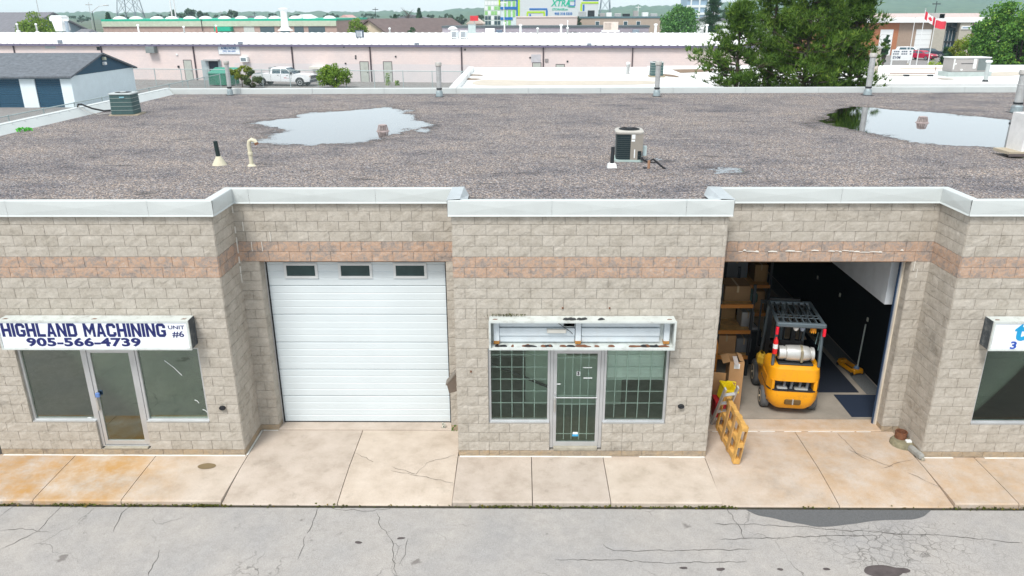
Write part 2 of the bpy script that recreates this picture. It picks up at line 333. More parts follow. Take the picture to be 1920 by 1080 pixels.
# pavement: every slab its own piece; the driveway slabs fall to the road
def slab_mat():
    m, t, b, out = newmat('pavement_concrete'); w = coords(t, 'World')
    oi = N(t, 'ShaderNodeObjectInfo'); n1 = noise_n(t, w, 1.6, 7, 0.65); n2 = noise_n(t, w, 90, 3, .7)
    col = ramp(t, n1, [(0.28, (0.38, 0.32, 0.262)), (0.5, (0.49, 0.42, 0.355)), (0.72, (0.56, 0.49, 0.425))])
    col = mixc(t, 1.0, col, ramp(t, n2, [(0.3, (0.84, 0.84, 0.84)), (0.7, (1.12, 1.12, 1.12))]), 'MULTIPLY')
    col = mixc(t, 1.0, col, ramp(t, oi.outputs['Random'], [(0, (0.93, 0.93, 0.95)), (1, (1.05, 1.04, 1.02))]), 'MULTIPLY')
    sx = N(t, 'ShaderNodeSeparateXYZ'); t.links.new(w, sx.inputs[0])
    # rust-orange staining along the slabs of the first unit, a little on the right-hand driveway
    r1 = ramp(t, mth(t, 'MULTIPLY', mth(t, 'ADD', sx.outputs[0], 5.7), -0.35), [(0.1, (0, 0, 0)), (0.75, (1, 1, 1))])
    r2 = ramp(t, mth(t, 'MULTIPLY', mth(t, 'SUBTRACT', sx.outputs[0], 3.4), 0.3), [(0.0, (0, 0, 0)), (0.7, (0.5, 0.5, 0.5))])
    st = ramp(t, noise_n(t, w, 1.5, 9, 0.74), [(0.36, (0, 0, 0)), (0.62, (0.85, 0.85, 0.85))])
    k = mth(t, 'MULTIPLY', mth(t, 'MAXIMUM', r1, r2), st); col = mixc(t, k, col, (0.44, 0.235, 0.062))
    gr = ramp(t, noise_n(t, w, 2.3, 6, .7), [(0.6, (0, 0, 0)), (0.8, (0.5, 0.5, 0.5))]); col = mixc(t, gr, col, (0.16, 0.15, 0.12))
    t.links.new(col, b.inputs['Base Color']); b.inputs['Roughness'].default_value = 0.9; b.inputs['Specular IOR Level'].default_value = 0.2
    bump(t, b, n2, 0.35, 0.004); return m
SLAB = slab_mat(); CURBY = -1.47
pav = MB(); pav.box(-30, 30, CURBY+0.02, 1.3, -0.35, -0.125); pav = structure(pav.build('pavement', M('slab_bed', (0.06, 0.055, 0.05), 0.95)))
jx = [-16.0, -14.5, -12.9, -11.0, -10.38, -8.85, -7.24, -5.42, -3.32, -1.24, 0.21, 1.62, 3.62, 5.72, 7.76, 8.9, 10.3, 11.7, 12.8, 15, 17]
jx[4] = -10.38
for x0, x1 in zip(jx[:-1], jx[1:]):
    mid = (x0+x1)/2; drive = (-5.45 < mid < -1.2) or (3.6 < mid < 7.8); yb = 0.955 if drive else -0.004
    zf = -0.095 if drive else -0.03
    n = 8; rings = []; G = 0.007
    prof = [(CURBY, -0.3), (CURBY, zf-0.02), (CURBY+0.025, zf), (CURBY+.45, zf*.5), (-0.4, -0.004), (yb, 0.0), (yb, -0.3)]
    def ring(x): return [(x, y, z) for y, z in prof]
    b = MB(); b.loft([ring(x0+G), ring(x1-G)]); b.build('slab', SLAB, pav)
    if drive: pass
# door sills and back curb strips inside the recesses
for x0, x1 in ((-5.46, -1.24), (3.66, 7.84)):
    b = MB(); b.bbox(x0, x1, 0.962, 1.42, -0.2, 0.035, 0.02); structure(b.build('door_sill', SLAB))
SEAL = M('white_sealant', (0.72, 0.72, 0.69), 0.8)
sealant = MB()
for x0, x1, y in ((-10.3, -5.47, -0.012), (-1.2, 3.62, -0.012), (7.88, 12.7, -0.012)):
    X = x0
    while X < x1:
        l = random.uniform(.3, .9)
        if random.random() < .75: sealant.box(X, min(X+l, x1), y-0.03-random.random()*.012, y+.012, 0.0005, 0.006)
        X += l
for p in (((-5.44, 0.0), (-5.44, .93)),): sealant.box(-5.455, -5.42, 0, .95, .0005, .007)
sealant.box(-5.44, -5.1, .93, .955, .0005, .007)
for X in np.arange(4.0, 7.4, .5): sealant.box(X, X+random.uniform(.25, .5), .945, .96, .0005, .006)
tag(sealant.build('joint_sealant', SEAL), 'white sealant smeared along the foot of the block walls', 'sealant', kind='stuff')
for pix in (((668, 850), (735, 882), (800, 893), (852, 905)), ((735, 875), (780, 888), (800, 868), (856, 853)), ((1590, 842), (1650, 868), (1700, 884), (1770, 915)), ((1655, 878), (1690, 866), (1712, 862)), ((1570, 812), (1605, 850), (1660, 880))):
    crack_strip(None, 0, 0.009, 0.05, pav, [GZ(px, py, 0.0)+Vector((0, 0, 0.004 if py < 880 else -0.012)) for px, py in pix])
c = GZ(388, 874, 0); flat('damp_stain', blob([(c.x+.17*math.cos(q), c.y+.1*math.sin(q)) for q in np.linspace(0, 6.283, 9)[:-1]], 0.0025, .02), M('damp_stain', (0.19, 0.14, 0.075), .9), pav)
# dirt, moss and leaves in the gutter
gut = MB(); gut.box(-30, 30, CURBY-0.055, CURBY+.002, RZ-.05, RZ+.006); structure(gut.build('gutter_dirt', M('gutter_dirt', (0.045, 0.04, 0.028), .95, var=.4, scale=10, kind='World')))
mv = []; mf = []
for i in range(3600):
    x = random.uniform(-10.2, 10); dens = .5+.5*noise.noise(Vector((x*1.3, 0, 5)))
    if random.random() > dens*dens*1.6 or (-5.3 < x < -1.3 and random.random() < .85) or (3.9 < x < 7.6 and random.random() < .9): continue
    y = CURBY-0.03+random.gauss(0, .018); s = random.uniform(.008, .03); z = RZ+.01+random.uniform(0, .03); q = random.uniform(0, 6.28); n0 = len(mv)
    for k in range(4): mv.append((x+s*math.cos(q+k*1.57), y+s*.8*math.sin(q+k*1.57), z+random.uniform(-.012, .02)))
    mf.append((n0, n0+1, n0+2, n0+3))
tag(mobj('gutter_moss', npmesh('gutter_moss', mv, mf), foliage('moss', (0.05, 0.05, 0.012), (0.11, 0.13, 0.02), (0.34, 0.15, 0.03))), 'moss and fallen leaves along the kerb', 'moss', kind='stuff')

# ------------------------------------------------------------------ the near building
bld = thing('industrial_building', 'long flat roofed block building with gravel roof and white metal fascia', 'building')
BX = [-14.56, -10.33, -5.47, -1.22, 3.64, 7.86, 12.72, 16.95]      # office bays stand proud, door bays set back
RD = 0.97; BLX, BRX, BBY = -15.1, 44.0, 20.15; ROOFZ = 5.0; CAPZ = 5.18; FB = 4.89
ROWS = [(0.004, 0.13)] + [(0.13+0.2*k, 0.33+0.2*k) for k in range(24)]
rest = {'BLOCK': MB(), 'BAND': MB(), 'BASE': MB()}; single_count = 0; cache = {}
def block_shape(w, h, seed, smooth=False):
    rnd = random.Random(seed); nx_, nz_ = 4, 3; vs = []; fs = []
    j = 0.0035
    for iz in range(nz_+1):
        for ix in range(nx_+1):
            edge = ix in (0, nx_) or iz in (0, nz_)
            x = j+(w-2*j)*ix/nx_; z = j+(h-2*j)*iz/nz_
            if not edge: x += rnd.uniform(-.25, .25)*w/nx_; z += rnd.uniform(-.25, .25)*h/nz_
            y = -rnd.uniform(.006, .013) if edge else -rnd.uniform(.008, .017)
            if smooth: y = -0.006
            vs.append((x, y, z))
    q = nx_+1
    fs = [(iz*q+ix, iz*q+ix+1, (iz+1)*q+ix+1, (iz+1)*q+ix) for iz in range(nz_) for ix in range(nx_)]
    per = [ix for ix in range(q)] + [iz*q+nx_ for iz in range(1, nz_+1)] + [nz_*q+ix for ix in range(nx_-1, -1, -1)] + [iz*q for iz in range(nz_-1, 0, -1)]
    n0 = len(vs); vs += [(vs[i][0], 0.014, vs[i][2]) for i in per]; m_ = len(per)
    fs += [(per[(k+1) % m_], per[k], n0+k, n0+(k+1) % m_) for k in range(m_)]
    return vs, fs
def blockwall(o, ang, L, openings=(), single=False, smooth=False, off0=0.0, z_hi=9, z_lo=-1):
    global single_count
    Mx = Matrix.Translation((o[0], o[1], 0)) @ Matrix.Rotation(ang, 4, 'Z')
    for k, (z0, z1) in enumerate(ROWS):
        if z0 >= z_hi-.01 or z1 <= z_lo+.01: continue
        spans = [(0.0, L)]
        for a_, b_, c_, d_ in openings:
            if c_ < (z0+z1)/2 < d_:
                spans = [s for sp in spans for s in ((sp[0], min(sp[1], a_)), (max(sp[0], b_), sp[1])) if s[1]-s[0] > 0.02]
        key = 'BASE' if k == 0 else ('BAND' if 3.72 < (z0+z1)/2 < 4.14 else 'BLOCK')
        for s0, s1 in spans:
            cuts = [s0]; x = off0+(0.2 if k % 2 else 0.0)
            while x < s1-.05:
                if x > s0+.05: cuts.append(x)
                x += 0.4
            cuts.append(s1)
            if len(cuts) > 3 and random.random() < .12: cuts.insert(2, cuts[1]+.2) if cuts[2]-cuts[1] > .35 else None
            for c0, c1 in zip(cuts[:-1], cuts[1:]):
                w, h = round(c1-c0, 3), round(z1-z0, 3)
                if single and single_count < 300 and k > 0:
                    ck = (w, h, key, random.randrange(10))
                    if ck not in cache:
                        vs, fs = block_shape(w, h, int(w*1000)*31+int(h*1000)*7+ck[3]); me = bpy.data.meshes.new('block'); me.from_pydata(vs, [], fs); me.update()
                        me.materials.append({'BLOCK': BLOCK, 'BAND': BAND, 'BASE': BASE}[key]); cache[ck] = me
                    ob = bpy.data.objects.new('block', cache[ck]); COL.objects.link(ob); ob.parent = bld
                    ob.matrix_local = Mx @ Matrix.Translation((c0, 0, z0)); single_count += 1
                else:
                    vs, fs = block_shape(w, h, random.random(), smooth)
                    rest[key].add([Mx @ Vector((v[0]+c0, v[1], v[2]+z0)) for v in vs], fs)
back = MB()
def backing(o, ang, L, openings=(), th=0.24, zt=4.95):
    Mx = Matrix.Translation((o[0], o[1], 0)) @ Matrix.Rotation(ang, 4, 'Z')
    xs_ = sorted({0.0, L, *[a_ for q in openings for a_ in q[:2] if 0 < a_ < L]}); zs_ = sorted({-0.15, zt, *[a_ for q in openings for a_ in q[2:] if a_ < zt]})
    for x0, x1 in zip(xs_[:-1], xs_[1:]):
        col = [(z0, z1) for z0, z1 in zip(zs_[:-1], zs_[1:]) if not any(q[0] < (x0+x1)/2 < q[1] and q[2] < (z0+z1)/2 < q[3] for q in openings)]
        mg = []
        for z0, z1 in col:
            if mg and abs(mg[-1][1]-z0) < 1e-6: mg[-1] = (mg[-1][0], z1)
            else: mg.append((z0, z1))
        for z0, z1 in mg: back.box(x0, x1, 0.006, th, z0, z1, Mx)
def wall(o, ang, L, openings=(), **kw):
    backing(o, ang, L, openings); blockwall(o, ang, L, openings, **kw)
# store fronts: (window x0, x1) and door x0, x1 in metres along X
SFM = dict(x0=-0.62, x1=2.80, d0=0.56, d1=1.58); SFL = dict(x0=-9.57, x1=-6.08, d0=-8.32, d1=-7.33); SFR = dict(x0=8.68, x1=12.1, d0=9.9, d1=10.9)
def sf_open(s, bx): return [(s['x0']-bx, s['x1']-bx, 0.73, 2.33), (s['d0']-bx, s['d1']-bx, 0.13, 2.33)]
wall((BX[3], 0), 0, BX[4]-BX[3], sf_open(SFM, BX[3]), single=True)
D1 = (-5.08, -1.45); D2 = (3.88, 7.51)
wall((BX[2], RD), 0, BX[3]-BX[2], [(D1[0]-BX[2], D1[1]-BX[2], -0.2, 3.73)], single=True)
wall((BX[1], 0), 0, BX[2]-BX[1], sf_open(SFL, BX[1]), off0=.03)
wall((BX[4], RD), 0, BX[5]-BX[4], [(D2[0]-BX[4], D2[1]-BX[4], -0.2, 3.73)], off0=.1)
wall((BX[5], 0), 0, BX[6]-BX[5], sf_open(SFR, BX[5]))
wall((BX[2], 0.0), R(90), RD); wall((BX[4], 0.0), R(90), RD); wall((BX[6], 0.0), R(90), RD)
wall((BX[3], RD), R(-90), RD); wall((BX[5], RD), R(-90), RD); wall((BX[1], RD), R(-90), RD)
blockwall((D1[0], RD), R(90), .25, smooth=True, z_hi=3.73); blockwall((D2[1], RD+.25), R(-90), .25, smooth=True, z_hi=3.73)
blockwall((D1[1], RD+.25), R(-90), .25, smooth=True, z_hi=3.73); blockwall((D2[0], RD), R(90), .25, smooth=True, z_hi=3.73)
wall((BX[0], RD), 0, BX[1]-BX[0], [(.38, 3.9, -.2, 3.73)]); wall((BLX, 0), 0, BX[0]-BLX); wall((BX[0], 0), R(90), RD)
wall((BX[6], RD), 0, BX[7]-BX[6], [(.23, 3.9, -.2, 3.73)])
back.box(BX[7], BRX, 0, .24, -.15, 4.95)                       # the block row goes on out of view
for x0, x1 in ((BX[0]+.3, BX[0]+4.0), (BX[6]+.2, BX[6]+4.0)): back.box(x0, x1, RD+.3, RD+.34, 0, 3.8)
back.box(BLX, BLX+.24, .25, BBY-.25, -.2, 4.95)                # left end wall
back.box(BLX, D2[0]+.3, BBY-.25, BBY, -.2, 4.95); back.box(D2[0]+.3, D2[1], BBY-.25, BBY, 3.2, 4.95); back.box(D2[1], BRX, BBY-.25, BBY, -.2, 4.95)   # rear wall; unseen open doorway added to let daylight into the workshop
back.build('wall', MORTAR, bld)
for k, m_ in (('BLOCK', BLOCK), ('BAND', BAND), ('BASE', BASE)):
    tag(rest[k].build('block_courses', m_, bld), kind='stuff')
# small things on the block wall
for px, py in ((417, 765), (1277, 762)):
    p = GY(px, py, -0.03); b = MB(); b.lathe((0, 0, 0), [(.062, -.0), (.062, .035), (.05, .05), (.0, .05)][:3], 16)
    o = b.build('wall_vent', BLACK, bld, True); o.location = (p.x, -0.015, p.z); o.rotation_euler = (R(90), 0, 0); o.scale = (1, .72, 1)
for px, py in ((883, 697), (1055, 578), (1143, 578)):
    p = GY(px, py, -.03); b = MB(); b.bbox(p.x-.014, p.x+.014, -.04, -.0, p.z-.014, p.z+.014, .004); b.build('wall_bolt', RUST, bld)
b = MB(); b.bbox(.64, 1.5, -.02, .25, .13, .2, .01); b.build('door_step', CONC, bld)
b = MB(); b.bbox(-8.26, -7.39, -.02, .25, .13, .17, .01); b.build('door_step', CONC, bld)

# fascia: one folded metal panel after another, each with its cross-break
OV = 0.065; CW = 0.2
path = [(BLX-.05, 0)]
for i in range(0, 7, 2):
    path += [(BX[i], 0), (BX[i], RD), (BX[i+1], RD), (BX[i+1], 0)]
path += [(BRX, 0)]
def offs(path, d):
    out = []
    for i, p in enumerate(path):
        ns = []
        for a_, b_ in ((i-1, i), (i, i+1)):
            if 0 <= a_ and b_ < len(path):
                q = Vector(path[b_])-Vector(path[a_]); q.normalize(); ns.append(Vector((q.y, -q.x)))
        n = ns[0] if len(ns) == 1 or (ns[0]-ns[-1]).length < 1e-5 else ns[0]+ns[1]
        out.append(Vector(p)+n*d)
    return out
PO, PI = offs(path, OV), offs(path, OV-CW); PB = offs(path, 0.01)
def fascia(po0, po1, pi0, pi1, pb0, pb1, z0=FB, z1=CAPZ):
    b = MB(); q = (po1-po0).normalized(); n = Vector((q.y, -q.x)); g = q*0.002
    A, B = po0+g, po1-g; c = (A+B)/2+n*0.014
    V = [(*A, z0+.03), (*B, z0+.03), (*B, z1), (*A, z1), (*c, (z0+z1)/2+.015),
         (*(A+n*.012), z0), (*(B+n*.012), z0), (*pb1, z0), (*pb0, z0), (*pi1, z1-.025), (*pi0, z1-.025), (*pi1, z1-.2), (*pi0, z1-.2), (*(A+n*.008), z1-.012), (*(B+n*.008), z1-.012)]
    b.add(V, [(0, 1, 4), (1, 14, 4), (14, 13, 4), (13, 0, 4), (5, 6, 1, 0), (8, 7, 6, 5), (13, 14, 2, 3), (3, 2, 9, 10), (10, 9, 11, 12)])
    b.build('fascia_panel', FASCIA, bld)
JO = {1: [-13.0, -11.8], }
cutsX = {0: [], -5.47: [], }
seams = [-13.2, -9.05, -6.55, -12.0, -5.1, -2.72, 0.54, 2.88, 5.95, 9.9, 12, 14.6, 18.6, 21, 23.5, 26, 28.5, 31]
for i in range(len(path)-1):
    po0, po1, pi0, pi1, pb0, pb1 = PO[i], PO[i+1], PI[i], PI[i+1], PB[i], PB[i+1]
    if abs(po0.y-po1.y) < 1e-4:
        cs = [s for s in sorted(seams) if min(po0.x, po1.x)+.15 < s < max(po0.x, po1.x)-.15]
        ends = [(po0, pi0, pb0)] + [(Vector((s, po0.y)), Vector((s, pi0.y)), Vector((s, pb0.y))) for s in cs] + [(po1, pi1, pb1)]
        for e0, e1 in zip(ends[:-1], ends[1:]): fascia(e0[0], e1[0], e0[1], e1[1], e0[2], e1[2])
    else: fascia(po0, po1, pi0, pi1, pb0, pb1)
# lapped flashing pieces on the corners of the middle bay
for sx_, x in ((1, BX[3]), (-1, BX[4])):
    b = MB(); b.add([(x-sx_*.075, -.08, CAPZ+.01), (x+sx_*.15, -.02, CAPZ+.012), (x+sx_*.16, RD+.02, CAPZ+.012), (x-sx_*.06, RD-.02, CAPZ+.014), (x+sx_*.27, .02, CAPZ-.08), (x+sx_*.25, RD-.1, CAPZ-.12)],
                   [(0, 1, 2, 3), (1, 4, 5, 2)]); b.build('corner_flashing', M('flashing_grey', (.44, .48, .50), .45, .1, dirt=.2), bld)

# rear and left parapets: separate white upstands with ribs
par = MB(); par.box(BLX-.06, BLX+.16, 0.2, BBY+.1, 4.8, CAPZ+.08); par.build('parapet', FASCIA, bld)
y = 1.0
b = MB(); b.prism([(BLX+.16, CAPZ+.06), (BLX+.17, CAPZ+.06), (BLX+.42, ROOFZ-.02), (BLX+.2, ROOFZ-.05)], .4, BBY-.2); b.build('parapet_flashing', FASCIA, bld)
ribs = MB()
while y < BBY-.4: ribs.box(BLX+.16, BLX+.2, y, y+.02, 5.02, CAPZ+.085); y += .6
ribs.build('flashing_seams', M('seam_metal', (.5, .53, .53), .5), bld)
x = BLX+.16
while x < 40:
    x2 = min(x+3.05, 40); b = MB(); b.bbox(x+.003, x2-.003, BBY-.13, BBY+.08, 4.8, CAPZ+.06, .012); b.build('rear_parapet_panel', FASCIA, bld); x = x2

# gravel roof, dished where the puddles stand
P1 = [tuple(GZ(px, py, ROOFZ)[:2]) for px, py in ((462, 268), (520, 270), (590, 273), (680, 270), (728, 262), (745, 252), (770, 244), (800, 250), (818, 238), (790, 224), (770, 207), (740, 199), (690, 202), (640, 206), (575, 210), (545, 219), (500, 225), (470, 231), (480, 240), (520, 244), (500, 255))]
P2 = [tuple(GZ(px, py, ROOFZ)[:2]) for px, py in ((1545, 238), (1600, 244), (1640, 251), (1680, 266), (1740, 272), (1830, 275), (1900, 283), (1960, 282), (1960, 232), (1860, 219), (1790, 214), (1730, 208), (1650, 201), (1600, 199), (1560, 206), (1530, 216))]
P3 = [tuple(GZ(px, py, ROOFZ)[:2]) for px, py in ((1492, 229), (1520, 226), (1548, 241), (1530, 247), (1500, 239))]
P4 = [tuple(GZ(px, py, ROOFZ)[:2]) for px, py in ((1310, 314), (1370, 309), (1412, 318), (1385, 327), (1330, 328))]
P5 = [tuple(GZ(px, py, ROOFZ)[:2]) for px, py in ((1212, 298), (1240, 294), (1252, 303), (1225, 306))]
def sdist(PX, PY, poly):
    P = np.array(poly); Q = np.roll(P, -1, 0); d = np.full(PX.shape, 1e9); ins = np.zeros(PX.shape, bool)
    for (x0, y0), (x1, y1) in zip(P, Q):
        ex, ey = x1-x0, y1-y0; tt = np.clip(((PX-x0)*ex+(PY-y0)*ey)/(ex*ex+ey*ey+1e-12), 0, 1)
        d = np.minimum(d, np.hypot(PX-x0-tt*ex, PY-y0-tt*ey))
        c = ((y0 > PY) != (y1 > PY)) & (PX < (x1-x0)*(PY-y0)/(y1-y0+1e-12)+x0); ins ^= c
    return np.where(ins, -d, d)
gx = np.concatenate([np.arange(BLX+.15, 22, .11), np.arange(22, 41, .5)]); gy = np.arange(-.02, BBY-.1, .11)
GX, GYY = np.meshgrid(gx, gy)
def vn(X, Y, s, seed):      # cheap smooth value noise
    rs = np.random.RandomState(seed); T = rs.rand(64, 64); x, y = X*s % 64, Y*s % 64; i, j = x.astype(int) % 64, y.astype(int) % 64; u, v = x-np.floor(x), y-np.floor(y)
    u, v = u*u*(3-2*u), v*v*(3-2*v); i2, j2 = (i+1) % 64, (j+1) % 64
    return (T[i, j]*(1-u)+T[i2, j]*u)*(1-v)+(T[i, j2]*(1-u)+T[i2, j2]*u)*v-.5
nz = vn(GX, GYY, .8, 1)*.5+vn(GX, GYY, 2.2, 2)*.35+vn(GX, GYY, 5.0, 3)*.3
dd = np.minimum.reduce([sdist(GX, GYY, p) for p in (P1, P2, P3)]) + vn(GX, GYY, 1.6, 4)*.5 + vn(GX, GYY, 4, 5)*.25 - .12
dd2 = np.minimum.reduce([sdist(GX, GYY, p) for p in (P4, P5)])
H = ROOFZ + np.clip(dd*.03, -.03, .012) + nz*.006 + np.where(dd2 < .35, np.clip(dd2*.03, -.008, .010)-.010, 0) + (np.random.RandomState(3).rand(*GX.shape)-.5)*.008*np.clip(1.2-np.abs(np.minimum(dd, dd2*.5)-.15), .15, 1)
step = ((GYY > RD-.03) | ((GX > BX[3]+.1) & (GX < BX[4]-.1)) | ((GX < BX[2]-.1) & (GX > BX[1]+.1)) | ((GX > BX[5]+.1) & (GX < BX[6]-.1)) | (GX > BX[7]))
H = np.where((GYY < .5), np.maximum(H, ROOFZ+.02), H)
idx = np.arange(GX.size).reshape(GX.shape); ok = step[:-1, :-1] & step[1:, :-1] & step[:-1, 1:] & step[1:, 1:]
Fq = np.stack([idx[:-1, :-1][ok], idx[:-1, 1:][ok], idx[1:, 1:][ok], idx[1:, :-1][ok]], 1)
def gravel_mat():
    m, t, b, out = newmat('roof_gravel'); w = coords(t, 'World')
    v = N(t, 'ShaderNodeTexVoronoi'); v.inputs['Scale'].default_value = 46; t.links.new(w, v.inputs['Vector'])
    sp = N(t, 'ShaderNodeSeparateColor'); t.links.new(v.outputs['Color'], sp.inputs[0])
    col = ramp(t, sp.outputs[0], [(0.0, (0.04, 0.039, 0.044)), (0.35, (0.125, 0.118, 0.12)), (0.6, (0.215, 0.198, 0.195)), (0.82, (0.33, 0.29, 0.265)), (1.0, (0.52, 0.48, 0.45))])
    tint = ramp(t, sp.outputs[1], [(0, (1.15, 0.98, 0.85)), (.5, (1, 1, 1)), (1, (0.86, 0.97, 1.15))]); col = mixc(t, 1, col, tint, 'MULTIPLY')
    big = noise_n(t, coords(t, 'World', (1.0, 1.7, 1)), 0.5, 6, 0.62); col = mixc(t, 1, col, ramp(t, big, [(0.3, (0.58, 0.60, 0.66)), (0.48, (.98, .97, .97)), (0.7, (1.22, 1.16, 1.08))]), 'MULTIPLY')
    dk = ramp(t, noise_n(t, coords(t, 'World', (1, 2.6, 1)), 0.8, 7, 0.68), [(0.57, (0, 0, 0)), (0.68, (0.72, 0.72, 0.72))]); col = mixc(t, dk, col, (0.045, 0.043, 0.046))
    sx = N(t, 'ShaderNodeSeparateXYZ'); t.links.new(w, sx.inputs[0])
    wet = ramp(t, mth(t, 'MULTIPLY', mth(t, 'SUBTRACT', sx.outputs[2], 4.985), 42.0), [(0.2, (0.5, 0.5, 0.5)), (0.8, (1, 1, 1))]); col = mixc(t, 1, col, wet, 'MULTIPLY')
    t.links.new(col, b.inputs['Base Color']); b.inputs['Roughness'].default_value = 0.85; b.inputs['Specular IOR Level'].default_value = 0.25
    bump(t, b, mth(t, 'ADD', v.outputs['Distance'], sp.outputs[2]), 0.5, 0.02); return m
GRAV = gravel_mat()
mobj('gravel_roof', npmesh('gravel_roof', np.stack([GX, GYY, H], -1).reshape(-1, 3), Fq), GRAV, bld, True)
b = MB(); b.box(BLX+.1, BRX, RD+.2, BBY-.1, 4.72, 4.95); 
for i in (1, 3, 5): b.box(BX[i]+.2, BX[i+1]-.2, .2, RD+.19, 4.72, 4.95)
b.build('roof_deck', M('deck', (.72, .72, .7), .9), bld)
def water_mat():
    m, t, b, out = newmat('puddle_water'); w = coords(t, 'World'); t.nodes.remove(b)
    tr = N(t, 'ShaderNodeBsdfTransparent'); tr.inputs[0].default_value = (.8, .82, .84, 1); gl = N(t, 'ShaderNodeBsdfGlossy'); gl.inputs['Roughness'].default_value = .015
    fr = N(t, 'ShaderNodeFresnel'); fr.inputs[0].default_value = 2.3
    bp = N(t, 'ShaderNodeBump'); bp.inputs['Strength'].default_value = .03; bp.inputs['Distance'].default_value = .01; t.links.new(noise_n(t, w, 14, 2), bp.inputs['Height']); t.links.new(bp.outputs[0], gl.inputs['Normal'])
    mx = N(t, 'ShaderNodeMixShader'); at_ = N(t, 'ShaderNodeAttribute'); at_.attribute_name = 'depth'; vo = N(t, 'ShaderNodeTexVoronoi'); vo.inputs['Scale'].default_value = 24; t.links.new(w, vo.inputs['Vector'])
    sh_ = mth(t, 'ADD', mth(t, 'MULTIPLY', at_.outputs['Fac'], 75.0), mth(t, 'SUBTRACT', mth(t, 'ADD', mth(t, 'MULTIPLY', vo.outputs['Distance'], 1.1), mth(t, 'MULTIPLY', noise_n(t, w, 5, 5, .7), 1.0)), .95))   # stones break the surface where it is shallow
    wm = ramp(t, sh_, [(0.0, (0, 0, 0)), (0.28, (1, 1, 1))]); tm = mixc(t, wm, (1, 1, 1), (.8, .82, .84)); t.links.new(tm, tr.inputs[0])
    t.links.new(mth(t, 'MULTIPLY', wm, mth(t, 'MULTIPLY', fr.outputs[0], 1.75, True)), mx.inputs[0]); t.links.new(tr.outputs[0], mx.inputs[1]); t.links.new(gl.outputs[0], mx.inputs[2]); t.links.new(mx.outputs[0], out.inputs[0]); return m
WATER = water_mat()
def puddle(poly, z, lim=.7):
    d_ = sdist(GX, GYY, poly); D_ = z-H; sel = (d_ < lim) & (D_ > -.006)
    ck = (sel[:-1, :-1] | sel[1:, :-1] | sel[:-1, 1:] | sel[1:, 1:]) & ok; q = np.stack([idx[:-1, :-1][ck], idx[:-1, 1:][ck], idx[1:, 1:][ck], idx[1:, :-1][ck]], 1)
    us, inv = np.unique(q, return_inverse=True); Vw = np.stack([GX.ravel()[us], GYY.ravel()[us], np.full(len(us), z)], 1)
    me = npmesh('puddle', Vw, inv.reshape(-1, 4)); at_ = me.attributes.new('depth', 'FLOAT', 'POINT'); at_.data.foreach_set('value', D_.ravel()[us].astype(np.float32)); structure(mobj('puddle', me, WATER))
puddle(P1, ROOFZ-.008); puddle(P2, ROOFZ-.008, .3); puddle(P3, ROOFZ-.0085, .2); puddle(P4, ROOFZ-.002, .3); puddle(P5, ROOFZ-.002, .2)

# ------------------------------------------------------------------ store fronts (parts of the building)
GLASS_CLEAR = glass('office_glass', (0.92, 0.97, 0.94), .9); GLASS_MIRROR = glass('tinted_glass', (0.42, 0.52, 0.46), 4.6, .02); GLASS_DARK = glass('dark_glass', (0.55, 0.62, 0.60), 1.3)
BARW = M('security_bar', (0.70, 0.76, 0.74), .45)
def frame_rect(x0, x1, z0, z1, w=.045, y0=.05, y1=.13, wb=None):
    b = MB(); wb = w if wb is None else wb
    b.box(x0, x0+w, y0, y1, z0, z1); b.box(x1-w, x1, y0, y1, z0, z1); b.box(x0+w, x1-w, y0, y1, z0, z0+wb); b.box(x0+w, x1-w, y0, y1, z1-w, z1); return b
def pane(x0, x1, z0, z1, mat, parent, y=.09):
    b = MB(); b.box(x0, x1, y, y+.006, z0, z1); return b.build('pane', mat, parent)
def storefront(s, gl, bars=False, dz=0.17):
    for x0, x1, nv in ((s['x0'], s['d0'], 5), (s['d1'], s['x1'], 5)):
        w = frame_rect(x0+.003, x1-.003, .735, 2.33).build('window', ALU, bld)
        pane(x0+.04, x1-.04, .775, 2.29, gl, w)
        sill = MB(); sill.box(x0+.01, x1-.01, -.005, .05, .735, .757); sill.build('sill', ALU, w)
        if bars:
            for i in range(1, nv+1):
                x = x0+.045+(x1-x0-.09)*(i-.15)/nv if i < nv else None
                if x: b = MB(); b.cyl((x, .16, .78), (x, .16, 2.29), .0085, n=6); b.build('bar', BARW, w)
            for j in range(1, 6):
                z = .775+1.515*(j-.05)/5.9+.0; b = MB(); b.cyl((x0+.05, .175, z+.07), (x1-.05, .175, z+.07), .0085, n=6); b.build('bar', BARW, w)
    fr = frame_rect(s['d0']+.003, s['d1']-.003, dz, 2.33, .055, .04, .14, .02).build('door_frame', ALU, bld)
    a0, a1 = s['d0']+.062, s['d1']-.062
    d = frame_rect(a0, a1, dz+.03, 2.265, .065, .055, .105, .09).build('door', ALU, bld)
    pane(a0+.06, a1-.06, dz+.115, 2.2, gl, d, .078)
    b = MB(); b.bbox(a0+.012, a0+.05, -.0, .05, .98, 1.22, .008); b.bbox(a0+.02, a0+.045, .0, .055, 1.2, 1.26, .006); b.build('handle', M('handle_steel', (.55, .53, .5), .35, .6), d)
    b = MB(); b.cyl((a0+.035, .03, 1.36), (a0+.035, .056, 1.36), .018); b.build('lock', GALV, d)
    if bars:
        for i in range(1, 5): x = a0+.07+(a1-a0-.14)*i/5; b = MB(); b.cyl((x, .15, dz+.12), (x, .15, 2.19), .0085, n=6); b.build('bar', BARW, d)
        for z in (dz+.24, 1.07, 1.25, 2.06): b = MB(); b.cyl((a0+.06, .165, z), (a1-.06, .165, z), .012 if 1 < z < 1.3 else .0085, n=6); b.build('bar', BARW, d)
        b = MB(); b.cyl((a0+.05, .045, 1.27), (a1-.05, .045, 1.27), .013); b.build('push_bar', ALU, d)
    return d, a0, a1
